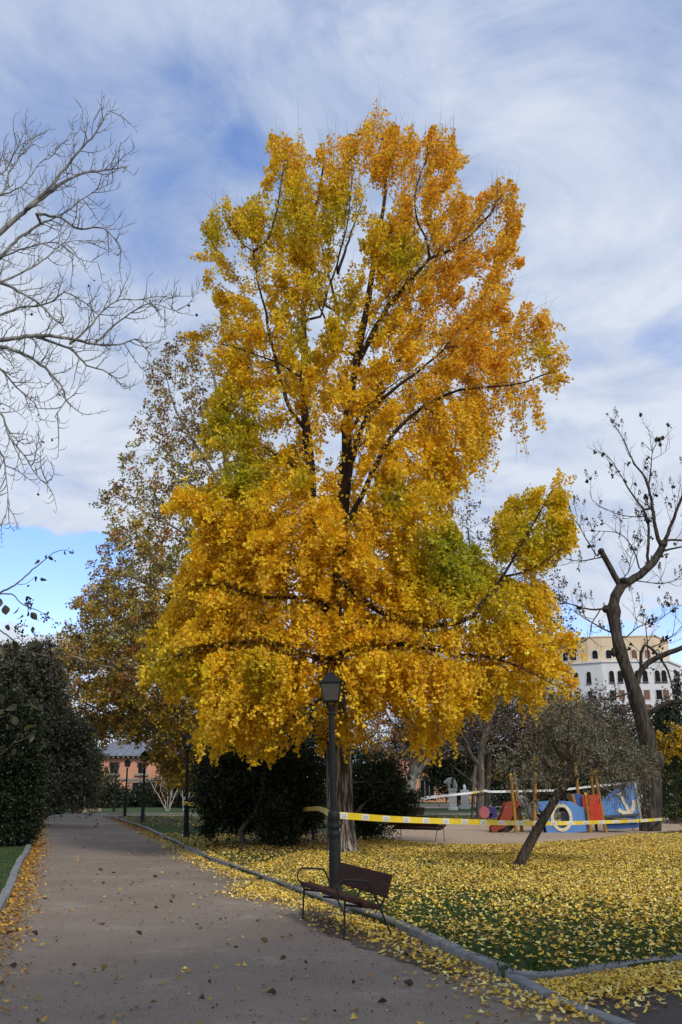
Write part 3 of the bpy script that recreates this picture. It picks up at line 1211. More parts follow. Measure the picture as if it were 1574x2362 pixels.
pink_house("pink_house", "pink rendered house with grey slate roof beyond the end of the path", 205, 480, 118.0, 1748, 1712,
           [(262, 1760, 1784, 18), (327, 1760, 1784, 18), (392, 1760, 1784, 18), (450, 1760, 1784, 18)], [(246, 14), (330, 46), (405, 40), (462, 16)])
pink_house("pink_house", "pink house wing glimpsed behind the plane trees beside the white statues", 850, 1130, 128.0, 1740, 1705,
           [(902, 1752, 1776, 15), (960, 1752, 1776, 15), (1012, 1752, 1776, 15)], [(890, 22), (935, 22), (985, 30), (1060, 24)])

# ------------------------------------------------------------------ white apartment block, upper right
M_WHITE = mat("white_render", (0.66, 0.66, 0.67), (0.58, 0.58, 0.60), 0.9, 0.5, 0.1, 10)
M_CREAM = mat("cream_render", (0.66, 0.53, 0.37), (0.60, 0.47, 0.32), 0.9, 0.4, 0.1, 10)
M_BLIND = mat("brown_blind", (0.20, 0.10, 0.065), (0.15, 0.08, 0.05), 0.8, 1.2, 0.0, stretch=(0.2, 0.2, 14))
M_RAIL = mat("dark_rail", (0.03, 0.03, 0.032), (0.02, 0.02, 0.022), 0.6, 5)


def apartment():
    YB = 200.0
    c = P(1388, 1528, YB)
    ztop = c[2]
    root = empty("apartment_building", (c[0], YB, 0), "white apartment block with cream top storey and arched windows on the right skyline", "apartment building")
    px = mpp(YB, 1530)
    # plan: corner at the origin, left face runs back to the left, front face runs to the right, then a short right return
    La = np.array([-14.5, 8.5])
    Fb = np.array([14.0, -1.2])
    Rc = Fb + np.array([6.0, 9.0])
    plan = [La * 1.0, np.array([0, 0]), Fb, Rc, Rc + np.array([-8, 14]), La + np.array([8, 14])]

    def block(poly, z0, z1):
        n = len(poly)
        v = [(*p, z0) for p in poly] + [(*p, z1) for p in poly]
        f = [tuple(range(n - 1, -1, -1)), tuple(range(n, 2 * n))] + [(i, (i + 1) % n, (i + 1) % n + n, i + n) for i in range(n)]
        return v, f
    MB().add(*block(plan, 0, ztop)).build("wall", M_WHITE, root)
    cen = np.mean(plan, 0)
    big = [cen + (p - cen) * 1.025 for p in plan]
    MB().add(*block(big, ztop + 0.003, ztop + 0.42)).build("cornice", M_WHITE, root)
    up = [np.array([-8.5, 6.6]), np.array([-2.2, 2.0]), np.array([0.6, 1.2]), Fb + np.array([-1.6, 1.4]), Rc + np.array([-2.0, 0.5]), Rc + np.array([-9, 11]), La + np.array([9, 11])]
    zu = ztop + 5.7
    MB().add(*block(up, ztop + 0.423, zu)).build("attic_storey", M_CREAM, root)
    cu = np.mean(up, 0)
    MB().add(*block([cu + (p - cu) * 1.02 for p in up], zu + 0.003, zu + 0.28)).build("parapet", M_CREAM, root)
    MB().add(*block([La + np.array([1.5, 1.5]), np.array([-7.5, 5.8]), np.array([-2, 14]), La + np.array([7, 11])], ztop + 0.423, ztop + 2.4)).build("terrace_parapet", M_CREAM, root)
    MB().box(-9.5, -4.5, 8.5, 10.5, ztop + 2.45, ztop + 5.0).build("penthouse", M_STONE, root)
    for x, y, h in ((-1.5, 4, 1.9), (3.5, 5, 3.4), (6.5, 5, 2.2), (-5.5, 7, 1.6)):
        MB().tube([(x, y, zu + 0.2), (x, y, zu + h)], 0.05, 5).build("aerial", M_RAIL, root)

    def window(p0, p1, u, z, w, h, arch, m, rail=True):
        """window on the face p0->p1 at the distance u along it"""
        d = (p1 - p0) / np.linalg.norm(p1 - p0)
        nrm = np.array([d[1], -d[0]])
        o = p0 + d * u
        pts = [(-w / 2, z), (w / 2, z)]
        if arch:
            for k in range(0, 9):
                a = math.pi * k / 8
                pts.append((w / 2 * math.cos(a), z + h - w / 2 + w / 2 * math.sin(a)))
        else:
            pts += [(w / 2, z + h), (-w / 2, z + h)]
        R = Matrix(((d[0], -nrm[0], 0, o[0]), (d[1], -nrm[1], 0, o[1]), (0, 0, 1, 0), (0, 0, 0, 1)))
        wn = MB().prism(pts, -0.04, 0.05, R).build("window", m, root)
        fr = MB()
        n = len(pts)
        cx_, cz_ = 0, z + h / 2
        outer = [(x * 1.22 + 0.0, cz_ + (zz - cz_) * 1.10) for x, zz in pts]
        v = [(x, -0.10, zz) for x, zz in outer] + [(x, -0.10, zz) for x, zz in pts] + [(x, -0.042, zz) for x, zz in pts] + [(x, 0.0, zz) for x, zz in outer]
        f = []
        for i in range(n):
            j = (i + 1) % n
            for k in range(3):
                f.append((k * n + i, k * n + j, (k + 1) * n + j, (k + 1) * n + i))
        fr.add([R @ Vector(q) for q in v], f)
        fr.build("frame", M_WHITE, wn)
        if rail:
            m2 = MB()
            k = int(w / 0.16)
            for i in range(k + 1):
                x = -w / 2 + w * i / k
                q = [(x - 0.02, -0.16, z), (x + 0.02, -0.16, z), (x + 0.02, -0.12, z), (x - 0.02, -0.12, z)]
                m2.add([R @ Vector((a, b, zz + e)) for e in (0, 0.95) for a, b, zz in q], [(0, 1, 5, 4), (1, 2, 6, 5), (2, 3, 7, 6), (3, 0, 4, 7), (4, 5, 6, 7)])
            m2.add([R @ Vector(q) for q in [(-w / 2 - .1, -0.2, z - 0.25), (w / 2 + .1, -0.2, z - 0.25), (w / 2 + .1, 0.03, z - 0.25), (-w / 2 - .1, 0.03, z - 0.25),
                                            (-w / 2 - .1, -0.2, z - 0.06), (w / 2 + .1, -0.2, z - 0.06), (w / 2 + .1, 0.03, z - 0.06), (-w / 2 - .1, 0.03, z - 0.06)]],
                   [(0, 1, 5, 4), (4, 5, 6, 7), (0, 3, 2, 1), (1, 2, 6, 5), (3, 0, 4, 7)])
            m2.build("railing", M_RAIL, wn)
    O = np.array([0.0, 0.0])
    fl = np.linalg.norm(La)
    for row in range(6):
        z = ztop - 4.3 - row * 3.35 if row else ztop - 4.3
        arch = row == 0
        h = 2.7 if row == 0 else 2.2
        z = ztop - 4.3 - (0 if row == 0 else 0.7) - row * 3.05
        for u in (3.6, 5.2, 9.4, 11.0, 13.8):
            window(La, O, u, z, 0.98, h * 0.92, arch, M_DARKWIN, rail=row == 0)
        for u, bl in ((1.9, 0), (3.7, 1), (7.4, 0), (9.0, 1), (11.6, 0), (13.0, 1)):
            window(O, Fb, u, z, 1.08 if row == 0 else 1.3, h * 0.92, arch, M_BLIND if (row and bl or row > 1 and (row + bl) % 2) else M_DARKWIN, rail=row in (0, 2))
    a0, a1, a2, a3, a4 = up[:5]
    for p0, p1, us in ((a0, a1, (2.4, 4.4)), (a1, a2, (1.4,)), (a2, a3, (1.4, 6.9, 9.8)), (a3, a4, (1.5, 3.4))):
        for u in us:
            window(p0, p1, u, ztop + 1.0, 1.2, 1.9, True, M_BLIND if u > 5 else M_DARKWIN, rail=False)
    return root


apartment()
# lower white building on the far right
root = empty("apartment_building", (P(1555, 1600, 210)[0], 210, 0), "plain white block at the right edge behind the cypress", "apartment building")
zt = P(1555, 1556, 210)[2]
MB().box(-1.0, 16, 0, 12, 0, zt).build("wall", M_WHITE, root)
MB().box(-1.3, 16.3, -0.3, 12.3, zt + 0.003, zt + 0.4).build("roof", M_STONE, root)
for i in range(3):
    for k in range(3):
        w_ = MB().box(1.0 + k * 4, 2.6 + k * 4, -0.03, 0.05, zt - 4 - i * 3.4, zt - 2 - i * 3.4).build("window", M_DARKWIN, root)
        MB().box(0.8 + k * 4, 2.8 + k * 4, -0.2, 0.03, zt - 4.25 - i * 3.4, zt - 4.003 - i * 3.4).build("sill", M_STONE, w_)

# ------------------------------------------------------------------ the playground ship
M_ORANGE = mat("orange_post", (0.36, 0.175, 0.020), (0.29, 0.135, 0.015), 0.5, 3, 0.15, 20, stretch=(6, 6, 0.5))
M_YCAP = mat("yellow_cap", (0.62, 0.40, 0.03), (0.5, 0.32, 0.03), 0.5, 4)
M_BLUE = mat("ship_blue", (0.105, 0.235, 0.53), (0.085, 0.20, 0.47), 0.45, 1.2, 0.05, 8)
M_DBLUE = mat("deep_blue", (0.035, 0.10, 0.31), (0.028, 0.08, 0.25), 0.45, 2)
M_CREAMP = mat("cream_panel", (0.64, 0.59, 0.43), (0.56, 0.51, 0.37), 0.5, 3)
M_RED = mat("red_panel", (0.48, 0.045, 0.02), (0.40, 0.035, 0.016), 0.45, 2)
M_SLIDE = mat("rust_red_slide", (0.26, 0.050, 0.025), (0.20, 0.038, 0.020), 0.4, 2)
M_STEEL = mat("steel", (0.42, 0.43, 0.45), (0.33, 0.34, 0.36), 0.4, 6, metallic=0.7)
M_TREAD = mat("grey_tread", (0.07, 0.08, 0.095), (0.05, 0.056, 0.066), 0.7, 8)
M_DARKIN = mat("dark_slide_bed", (0.045, 0.022, 0.016), (0.03, 0.016, 0.012), 0.5, 3)


def ship():
    base = G(1300, 1921, LAWN)
    Y = base[1]
    x0 = base[0]
    s = mpp(Y, 1870)
    root = empty("playground_ship", base, "blue playground ship with cream lifebuoy, anchor panel and slide on the sand", "playground ship")

    def q(px, py):
        return ((px - 1300) * s, P(px, py, Y)[2] - LAWN)

    def poly(pts):
        return [q(*p) for p in pts]
    D = 1.25
    hull = [(1256, 1853), (1270, 1849), (1300, 1847), (1326, 1849), (1333, 1856), (1342, 1861), (1352, 1862), (1357, 1880), (1358, 1917), (1335, 1920), (1310, 1922), (1285, 1923), (1262, 1923)]
    # two side panels with a round opening, built as strips between the opening and the outline
    cx, cz = q(1298, 1886)
    rx, rz_ = 19 * s, 24 * s

    def holed(y0, y1, name, m):
        out = np.array(poly(hull))
        n = 48
        inner, outer = [], []
        for i in range(n):
            a = 2 * math.pi * i / n
            d = np.array([math.cos(a), math.sin(a)])
            inner.append((cx + rx * d[0], cz + rz_ * d[1]))
            best = None
            for j in range(len(out)):
                p, r = out[j], out[(j + 1) % len(out)] - out[j]
                den = d[0] * r[1] - d[1] * r[0]
                if abs(den) < 1e-9:
                    continue
                w = p - np.array([cx, cz])
                t = (w[0] * r[1] - w[1] * r[0]) / den
                u = (w[0] * d[1] - w[1] * d[0]) / den
                if t > 0 and -1e-6 <= u <= 1 + 1e-6 and (best is None or t < best):
                    best = t
            outer.append((cx + d[0] * best, cz + d[1] * best))
        v = [(x, y0, z) for x, z in outer] + [(x, y0, z) for x, z in inner] + [(x, y1, z) for x, z in inner] + [(x, y1, z) for x, z in outer]
        f = []
        for i in range(n):
            j = (i + 1) % n
            for k in range(4):
                l = (k + 1) % 4
                f.append((k * n + i, k * n + j, l * n + j, l * n + i))
        return MB().add(v, f).build(name, m, root)
    holed(0, 0.05, "hull_panel", M_BLUE)
    holed(D, D + 0.05, "hull_panel", M_BLUE)
    MB().ring(cx, cz, 25 * s, 30.5 * s, 18 * s, 23 * s, -0.03, -0.003).build("lifebuoy_ring", M_CREAMP, root, bevel=0.006)
    MB().ring(cx, cz, 24 * s, 29 * s, 17.5 * s, 22.5 * s, D + 0.053, D + 0.09).build("lifebuoy_ring", M_CREAMP, root)
    MB().ring(cx, cz, 18.9 * s, 23.9 * s, 18.2 * s, 23.2 * s, 0.0, D).build("crawl_tunnel", M_DBLUE, root, smooth=True)
    for a in range(4):
        t = a * math.pi / 2 + 0.1
        MB().lathe([(0.018, 0), (0.018, 0.012), (0.0, 0.016)], 8).build("bolt", M_STEEL, root).matrix_basis = Matrix.Translation((cx + 21.5 * s * math.cos(t), -0.03, cz + 26.7 * s * math.sin(t))) @ Matrix.Rotation(math.pi / 2, 4, 'X')
    # hull ends and deck
    xl, xr = q(1258, 0)[0], q(1356, 0)[0]
    zd = q(1300, 1872)[1]
    MB().box(xl + .02, xr, 0.053, D - 0.003, zd - 0.04, zd).build("deck", M_TREAD, root)
    MB().box(xr - 0.05, xr - 0.01, 0.06, D - 0.01, 0.1, zd - 0.05).build("bulkhead", M_BLUE, root)
    # red panel between two orange posts, tall mast posts
    pz = lambda y: q(1300, y)[1]

    def post(px_bot, px_top, ytop, y, cap=True, r=0.062, name="post"):
        xb, xt = q(px_bot, 0)[0], q(px_top, 0)[0]
        zt = pz(ytop)
        m = MB().tube([(xb, y, -0.05), (xt, y, zt)], r, 12)
        o = m.build(name, M_ORANGE, root, smooth=True)
        if cap:
            MB().lathe([(r * 1.08, zt - 0.01), (r * 1.1, zt + 0.05), (r * 0.8, zt + 0.09), (r * .3, zt + 0.105)], 12, cx=xt, cy=y).build("cap", M_YCAP, o, smooth=True)
        return o
    post(1361, 1356, 1834, -0.07)
    post(1397, 1382, 1783, -0.07)
    post(1361, 1358, 1764, D + 0.05)
    post(1397, 1394, 1770, D + 0.05)
    MB().prism(poly([(1360, 1834), (1386, 1833), (1391, 1891), (1363, 1893)]), -0.13, -0.095).build("red_panel", M_RED, root)
    MB().prism(poly([(1360, 1834), (1386, 1833), (1391, 1891), (1363, 1893)]), D - 0.13, D - 0.095).build("red_panel", M_RED, root)
    for x, y in ((1364, 1841), (1384, 1840), (1366, 1885), (1388, 1884)):
        a, b = q(x, y)
        MB().lathe([(0.016, 0), (0.016, 0.012), (0.0, 0.016)], 8).build("bolt", M_STEEL, root).matrix_basis = Matrix.Translation((a, -0.13, b)) @ Matrix.Rotation(math.pi / 2, 4, 'X')
    # wheelhouse seat: blue half barrel with orange cheeks
    MB().prism(poly([(1331, 1833), (1350, 1831), (1351, 1861), (1341, 1861), (1335, 1854)]), 0.12, 0.9).build("wheelhouse", M_DBLUE, root)
    MB().prism(poly([(1326, 1831), (1331, 1831), (1336, 1855), (1345, 1863), (1338, 1862), (1331, 1856)]), 0.08, 0.94).build("cheek", M_ORANGE, root)
    # bow
    bow = [(1393, 1848), (1408, 1846), (1423, 1840), (1436, 1831), (1452, 1817), (1470, 1803), (1475, 1807), (1478, 1845), (1480, 1880), (1478, 1890), (1440, 1887), (1395, 1886)]
    bp = poly(bow)
    MB().prism(bp, 0.0, 0.05).build("bow_panel", M_BLUE, root)
    MB().prism(bp, D, D + 0.05).build("bow_panel", M_BLUE, root)
    MB().prism(poly([(1470, 1806), (1476, 1804), (1483, 1888), (1478, 1890)]), -0.03, D + 0.08).build("stem_post", M_STEEL, root)
    MB().prism(poly([(1396, 1881), (1476, 1876), (1477, 1880), (1396, 1886)]), -0.16, D).build("bow_shelf", M_TREAD, root)
    MB().prism(poly([(1397, 1887.5), (1478, 1890.5), (1480, 1908), (1470, 1911), (1420, 1913), (1397, 1914)]), 0.25, 0.30).build("keel_panel", M_DBLUE, root)
    m = MB().tube([(q(1398, 0)[0], D * 0.5, pz(1893)), (q(1398, 0)[0], D * 0.5, pz(1806))], 0.07, 10)
    m.build("mast", M_DBLUE, root, smooth=True)
    MB().tube([(q(1400, 0)[0], D * .5, pz(1812)), (q(1440, 0)[0], D * .4, pz(1833)), (q(1468, 0)[0], D * .3, pz(1850))], 0.02, 6).build("stay_rail", M_STEEL, root, smooth=True)
    # anchor
    an = MB()
    sh = [q(1437, 1833), q(1454, 1872)]
    d = np.array(sh[1]) - np.array(sh[0])
    d /= np.linalg.norm(d)
    nn = np.array([-d[1], d[0]]) * 0.058
    a, b = np.array(sh[0]), np.array(sh[1])
    an.prism([tuple(a + nn * .8), tuple(b + nn), tuple(b - nn), tuple(a - nn * .8)], -0.035, -0.004)
    arc = resample([(*q(1433, 1870), 0), (*q(1440, 1874), 0), (*q(1450, 1876), 0), (*q(1459, 1872), 0), (*q(1465, 1862), 0), (*q(1467, 1852), 0)], 0.06)[:, :2]
    t = unit(np.gradient(arc, axis=0))
    nr = np.stack([-t[:, 1], t[:, 0]], 1)
    wv = (0.045 + 0.05 * np.sin(np.linspace(0, math.pi, len(arc))))[:, None]
    an.prism([tuple(p) for p in arc + nr * wv] + [tuple(p) for p in (arc - nr * wv)[::-1]], -0.036, -0.005)
    for i, c in enumerate((q(1437, 1833), q(1433, 1870), q(1467, 1851))):
        an.prism([(c[0] + 0.085 * math.cos(k * math.pi / 8), c[1] + 0.085 * math.sin(k * math.pi / 8)) for k in range(16)], -0.037 - i * .001, -0.006)
    an.build("anchor", M_CREAMP, root)
    # steps
    st = MB()
    for y in (0.12, 0.98):
        st.prism(poly([(1212, 1836), (1217, 1836), (1256, 1924), (1250, 1927)]), y - 0.02, y + 0.02)
    st.build("stringer", M_STEEL, root)
    for k in range(4):
        f = (k + 0.6) / 4.6
        x, z = q(1222 + 34 * f, 1850 + 74 * f)
        MB().box(x - 0.05, x + 0.30, 0.14, 0.96, z - 0.03, z + 0.02).build("step", M_STEEL, root)
        MB().box(x + 0.28, x + 0.31, 0.14, 0.96, z - 0.30, z - 0.035).build("riser", M_TREAD, root)
    MB().tube([(q(1214, 0)[0], 0.06, pz(1838)), (q(1232, 0)[0], 0.06, pz(1868)), (q(1253, 0)[0], 0.06, pz(1905)), (q(1254, 0)[0], 0.06, 0)], 0.02, 8).build("handrail", M_STEEL, root, smooth=True)
    MB().tube([(q(1218, 0)[0], 1.04, pz(1834)), (q(1240, 0)[0], 1.04, pz(1864)), (q(1282, 0)[0], 1.04, pz(1902)), (q(1284, 0)[0], 1.04, 0)], 0.02, 8).build("handrail", M_STEEL, root, smooth=True)
    # slide tower
    for pb, pt, yt, y in ((1192, 1186, 1790, -0.02), (1214, 1204, 1789, 0.75), (1232, 1243, 1788, -0.05), (1240, 1252, 1792, 0.8)):
        post(pb, pt, yt, y, r=0.068)
    zt = pz(1853)
    MB().box(q(1182, 0)[0], q(1240, 0)[0], 0.0, 0.82, zt - 0.05, zt).build("platform", M_TREAD, root)
    rl = MB()
    for x in (1189, 1196, 1201):
        rl.tube([(q(x, 0)[0], 0.0, zt), (q(x, 0)[0], 0.0, pz(1797))], 0.014, 6)
    rl.tube([(q(1187, 0)[0], 0.0, pz(1797)), (q(1206, 0)[0], 0.7, pz(1796))], 0.02, 6)
    rl.tube([(q(1220, 0)[0], 0.78, pz(1797)), (q(1246, 0)[0], 0.78, pz(1797))], 0.02, 6)
    rl.build("railing", M_STEEL, root, smooth=True)
    prof = [(1205, 1853), (1196, 1856), (1188, 1870), (1176, 1893), (1166, 1905), (1152, 1912), (1138, 1915)]
    top = [(1205, 1846), (1172, 1851), (1160, 1880), (1152, 1896), (1140, 1904), (1135, 1908), (1136, 1922), (1147, 1922)]
    sidep = poly(top + [(1150, 1915), (1166, 1909), (1178, 1897), (1190, 1873), (1198, 1860), (1205, 1857)])
    MB().prism(sidep, -0.04, 0.0).build("slide_side", M_SLIDE, root)
    MB().prism(sidep, 0.56, 0.60).build("slide_side", M_SLIDE, root)
    pr = poly(prof)
    low = [(x + 0.0, z - 0.03) for x, z in pr]
    MB().prism(pr + low[::-1], 0.003, 0.557).build("slide_chute", M_DARKIN, root)
    MB().prism(poly([(1150, 1923), (1152, 1916), (1168, 1911), (1182, 1900), (1198, 1866), (1206, 1860), (1204, 1880), (1192, 1908), (1178, 1919), (1176, 1923)]), 0.2, 0.5).build("slide_underside", M_DARKIN, root)
    return root


SHIP = ship()

# ------------------------------------------------------------------ spring rider, statues, rocks
M_RPINK = mat("pink_board", (0.42, 0.11, 0.125), (0.34, 0.09, 0.10), 0.6, 6)
M_RPURP = mat("violet_board", (0.045, 0.035, 0.16), (0.035, 0.027, 0.12), 0.5, 4)
b0 = G(1122, 1888, LAWN)
root = empty("spring_rider", b0, "pink and violet spring rider at the far edge of the sand", "spring rider")
s = mpp(b0[1], 1880)


def rel(px, py):
    return ((px - 1122) * s, P(px, py, b0[1])[2] - LAWN)


pts = [rel(1117 + 12 * math.cos(a) * (1 + .06 * math.cos(9 * a)), 1874 + 14 * math.sin(a) * (1 + .06 * math.cos(9 * a))) for a in np.linspace(0, 2 * math.pi, 36, endpoint=False)]
MB().prism(pts, -0.25, -0.21).build("side_board", M_RPINK, root, bevel=0.01)
pts2 = [rel(x, y) for x, y in [(1128, 1862), (1140, 1860), (1146, 1864), (1147, 1873), (1150, 1880), (1146, 1886), (1136, 1889), (1126, 1887), (1124, 1870)]]
MB().prism(pts2, 0.1, 0.14).build("side_board", M_RPURP, root, bevel=0.01)
MB().box(rel(1118, 0)[0], rel(1140, 0)[0], -0.2, 0.12, rel(0, 1876)[1], rel(0, 1873)[1]).build("seat", M_RPURP, root)
m = MB()
m.tube([(0.08 + 0.11 * math.cos(t), 0.11 * math.sin(t), 0.02 + t * 0.007) for t in np.linspace(0, 8 * math.pi, 90)], 0.016, 6)
m.build("spring", M_BAR, root, smooth=True)

M_MARBLE = mat("white_marble", (0.78, 0.78, 0.75), (0.66, 0.66, 0.63), 0.7, 2.5, 0.3, 14)


def skin_body(name, chains, material, parent, sub=2):
    """one continuous surface grown over connected joints: chains of (x, y, z, r) sharing joints by position"""
    me = bpy.data.meshes.new(name)
    idx, V, E, R = {}, [], [], []

    def vid(p):
        k = tuple(round(c, 3) for c in p[:3])
        if k not in idx:
            idx[k] = len(V)
            V.append(p[:3])
            R.append(p[3])
        return idx[k]
    for ch in chains:
        ids = [vid(p) for p in ch]
        E += list(zip(ids[:-1], ids[1:]))
    me.from_pydata(V, E, [])
    o = bpy.data.objects.new(name, me)
    link(o, parent)
    m = o.modifiers.new("skin", 'SKIN')
    for i, r in enumerate(R):
        me.skin_vertices[0].data[i].radius = (r, r)
    me.skin_vertices[0].data[0].use_root = True
    sb = o.modifiers.new("sub", 'SUBSURF')
    sb.levels = sb.render_levels = sub
    m.use_smooth_shade = True
    me.materials.append(material)
    dg = bpy.context.evaluated_depsgraph_get()
    ev = bpy.data.meshes.new_from_object(o.evaluated_get(dg))
    o.modifiers.clear()
    o.data = ev
    if not ev.materials:
        ev.materials.append(material)
    ev.name = name
    return o


def statue(px, py, py_ped, Y, label, bear):
    g = np.array([P(px, 1850, Y)[0], Y, 0.05])
    root = empty("stone_statue", g, label, "statue", None)
    z1 = P(px, py_ped, Y)[2] - 0.05
    zt = P(px, py, Y)[2] - 0.05
    w = 0.075 * Y / 10
    ped = MB().box(-w * .62, w * .62, -w * .5, w * .5, 0, 0.25, 0.03).box(-w * .5, w * .5, -w * .42, w * .42, 0.253, z1 - 0.25, 0.03).box(-w * .58, w * .58, -w * .48, w * .48, z1 - 0.247, z1, 0.03)
    ped.build("pedestal", M_MARBLE, root)
    H = zt - z1
    if bear:
        k = H / 1.0
        body = [(-0.60, 0, .58, .17), (-0.42, 0, .68, .25), (-0.14, 0, .72, .29), (0.14, 0, .70, .32), (0.34, 0, .58, .29)]
        ch = [body, [(-0.60, 0, .58, .17), (-0.78, 0, .47, .10)],
              [(-0.42, 0, .68, .25), (-0.34, -.10, .38, .09), (-0.32, -.10, .20, .07), (-0.34, -.10, .04, .075)],
              [(-0.42, 0, .68, .25), (-0.30, .10, .38, .09), (-0.26, .10, .20, .07), (-0.28, .10, .04, .075)],
              [(0.34, 0, .58, .29), (0.30, -.10, .32, .19), (0.34, -.11, .16, .14), (0.28, -.11, .04, .14)],
              [(0.34, 0, .58, .29), (0.24, .10, .32, .19), (0.28, .11, .16, .14), (0.22, .11, .04, .14)],
              [(-0.42, 0, .68, .25), (-0.50, -.13, .86, .05)], [(-0.42, 0, .68, .25), (-0.50, .13, .86, .05)]]
    else:
        k = H / 1.0
        ch = [[(0, 0, 0.0, .20), (0.02, 0, .22, .24), (0.02, 0, .45, .17), (-0.02, 0, .64, .15), (-0.03, 0, .74, .07), (-0.04, 0, .88, .11)],
              [(-0.02, 0, .64, .15), (-0.20, -.05, .50, .06), (-0.16, -.12, .36, .05)], [(-0.02, 0, .64, .15), (0.19, -.03, .52, .06), (0.16, -.12, .36, .05)],
              [(0.02, 0, .22, .24), (-0.10, -.20, .14, .11), (-0.12, -.24, .0, .08)], [(0.02, 0, .22, .24), (0.14, -.20, .14, .11), (0.14, -.24, .0, .08)]]
    ch = [[(x * k, y * k, z * k + z1 - 0.01, r * k) for x, y, z, r in c] for c in ch]
    skin_body("figure", ch, M_MARBLE, root)
    return root


statue(1045, 1793, 1818, 78.0, "white stone bear on a pedestal, left of the split tree trunk", True)
statue(1073, 1806, 1822, 82.0, "smaller white stone figure on a pedestal close behind the bear", False)


def rock(px, py, w, h, label, seed, Z=0.05):
    g = G(px, py, Z)
    r = np.random.default_rng(seed)
    s = mpp(g[1], py)
    n1, n2 = 20, 12
    v, f = [], []
    for i in range(n2 + 1):
        t = math.pi * i / n2
        for j in range(n1):
            a = 2 * math.pi * j / n1
            v.append((math.sin(t) * math.cos(a), math.sin(t) * math.sin(a), math.cos(t)))
    v = np.array(v)
    k = 1 + 0.22 * noise3(v, 2.2, seed, 3)
    v = np.sign(v) * np.abs(v) ** 0.8 * k[:, None] * np.array([w * s / 2, w * s * 0.4, h * s]) 
    for i in range(n2):
        for j in range(n1):
            l = (j + 1) % n1
            f.append((i * n1 + j, (i + 1) * n1 + j, (i + 1) * n1 + l, i * n1 + l))
    o = MB().add(v, f).build("rock", M_ROCK, None, smooth=True, loc=g)
    tag(o, label, "rock", "rocks at the far edge of the path")


M_ROCK = mat("tan_rock", (0.34, 0.25, 0.16), (0.22, 0.16, 0.10), 0.9, 2.0, 0.8, 8)
rock(194, 1874, 22, 9, "left tan boulder at the far edge of the path", 3)
rock(209, 1873, 18, 10, "tan boulder, middle of the three at the far edge of the path", 4)
rock(229, 1872, 11, 8, "small pale boulder, right of the three at the far edge of the path", 8)
rock(151, 1864, 10, 6, "pale stone lying at the dark opening beyond the far path", 9)

# ------------------------------------------------------------------ trees and shrubs
def pl(pts, Y0, Y1=None):
    """traced pixels to world points, the distance running from Y0 to Y1"""
    Y1 = Y0 if Y1 is None else Y1
    n = max(len(pts) - 1, 1)
    return [P(x, y, Y0 + (Y1 - Y0) * i / n) for i, (x, y) in enumerate(pts)]


def to_pix(Q):
    """world points to photo pixels"""
    R = np.asarray(Q, float) - np.array([0, 0, EYE])
    dep = R[:, 1] * math.cos(TH) + R[:, 2] * math.sin(TH)
    up = -R[:, 1] * math.sin(TH) + R[:, 2] * math.cos(TH)
    return CX + FPX * R[:, 0] / dep, CY - FPX * up / dep


def seg_dist(x, y, line):
    d = np.full(len(x), 1e9)
    for (ax, ay), (bx, by) in zip(line[:-1], line[1:]):
        vx, vy = bx - ax, by - ay
        t = np.clip(((x - ax) * vx + (y - ay) * vy) / (vx * vx + vy * vy + 1e-9), 0, 1)
        d = np.minimum(d, np.hypot(x - ax - t * vx, y - ay - t * vy))
    return d


def sprays(rng, O, D, L, droop, k, rad, t0=0.0):
    """k leaf spots along each of many curved sprays; returns spots, axis directions, spray index"""
    n = len(O)
    t = rng.uniform(t0, 1, (n, k, 1))
    L = np.broadcast_to(np.asarray(L, float).reshape(-1, 1, 1), (n, 1, 1))
    dr = np.broadcast_to(np.asarray(droop, float).reshape(-1, 1, 1), (n, 1, 1))
    down = np.array([0, 0, -1.0])
    p = O[:, None] + D[:, None] * L * t + down * dr * L * t * t
    ax = D[:, None] + down * dr * 2 * t
    off = rng.normal(0, 1, (n, k, 3))
    off = unit(off) * rad * rng.uniform(0.2, 1, (n, k, 1)) ** 0.6 * (1.1 - 0.6 * t)
    return (p + off).reshape(-1, 3), unit(ax + 1.3 * unit(off)).reshape(-1, 3), np.repeat(np.arange(n), k)


def spray_twigs(tree_V, O, D, L, droop, r, seg=4, ext=1.0):
    """thin three-sided stems for the sprays, as one vertex and face array"""
    n = len(O)
    t = np.linspace(0, ext, seg + 1)[None, :, None]
    L = np.broadcast_to(np.asarray(L, float).reshape(-1, 1, 1), (n, 1, 1))
    dr = np.broadcast_to(np.asarray(droop, float).reshape(-1, 1, 1), (n, 1, 1))
    c = O[:, None] + D[:, None] * L * t + np.array([0, 0, -1.0]) * dr * L * t * t
    T = unit(np.gradient(c, axis=1))
    N1 = unit(np.cross(T, np.array([0.31, 0.55, 0.77])))
    N2 = np.cross(T, N1)
    rr = r * (1.0 - 0.75 * t / ext)
    V = []
    for a in range(3):
        th = a * 2 * math.pi / 3
        V.append(c + rr * (N1 * math.cos(th) + N2 * math.sin(th)))
    V = np.stack(V, 2)            # n, seg+1, 3, xyz
    I = np.arange(n * (seg + 1) * 3).reshape(n, seg + 1, 3)
    I2 = np.roll(I, -1, axis=2)
    F = np.stack([I[:, :-1], I2[:, :-1], I2[:, 1:], I[:, 1:]], -1).reshape(-1, 4)
    return V.reshape(-1, 3), F


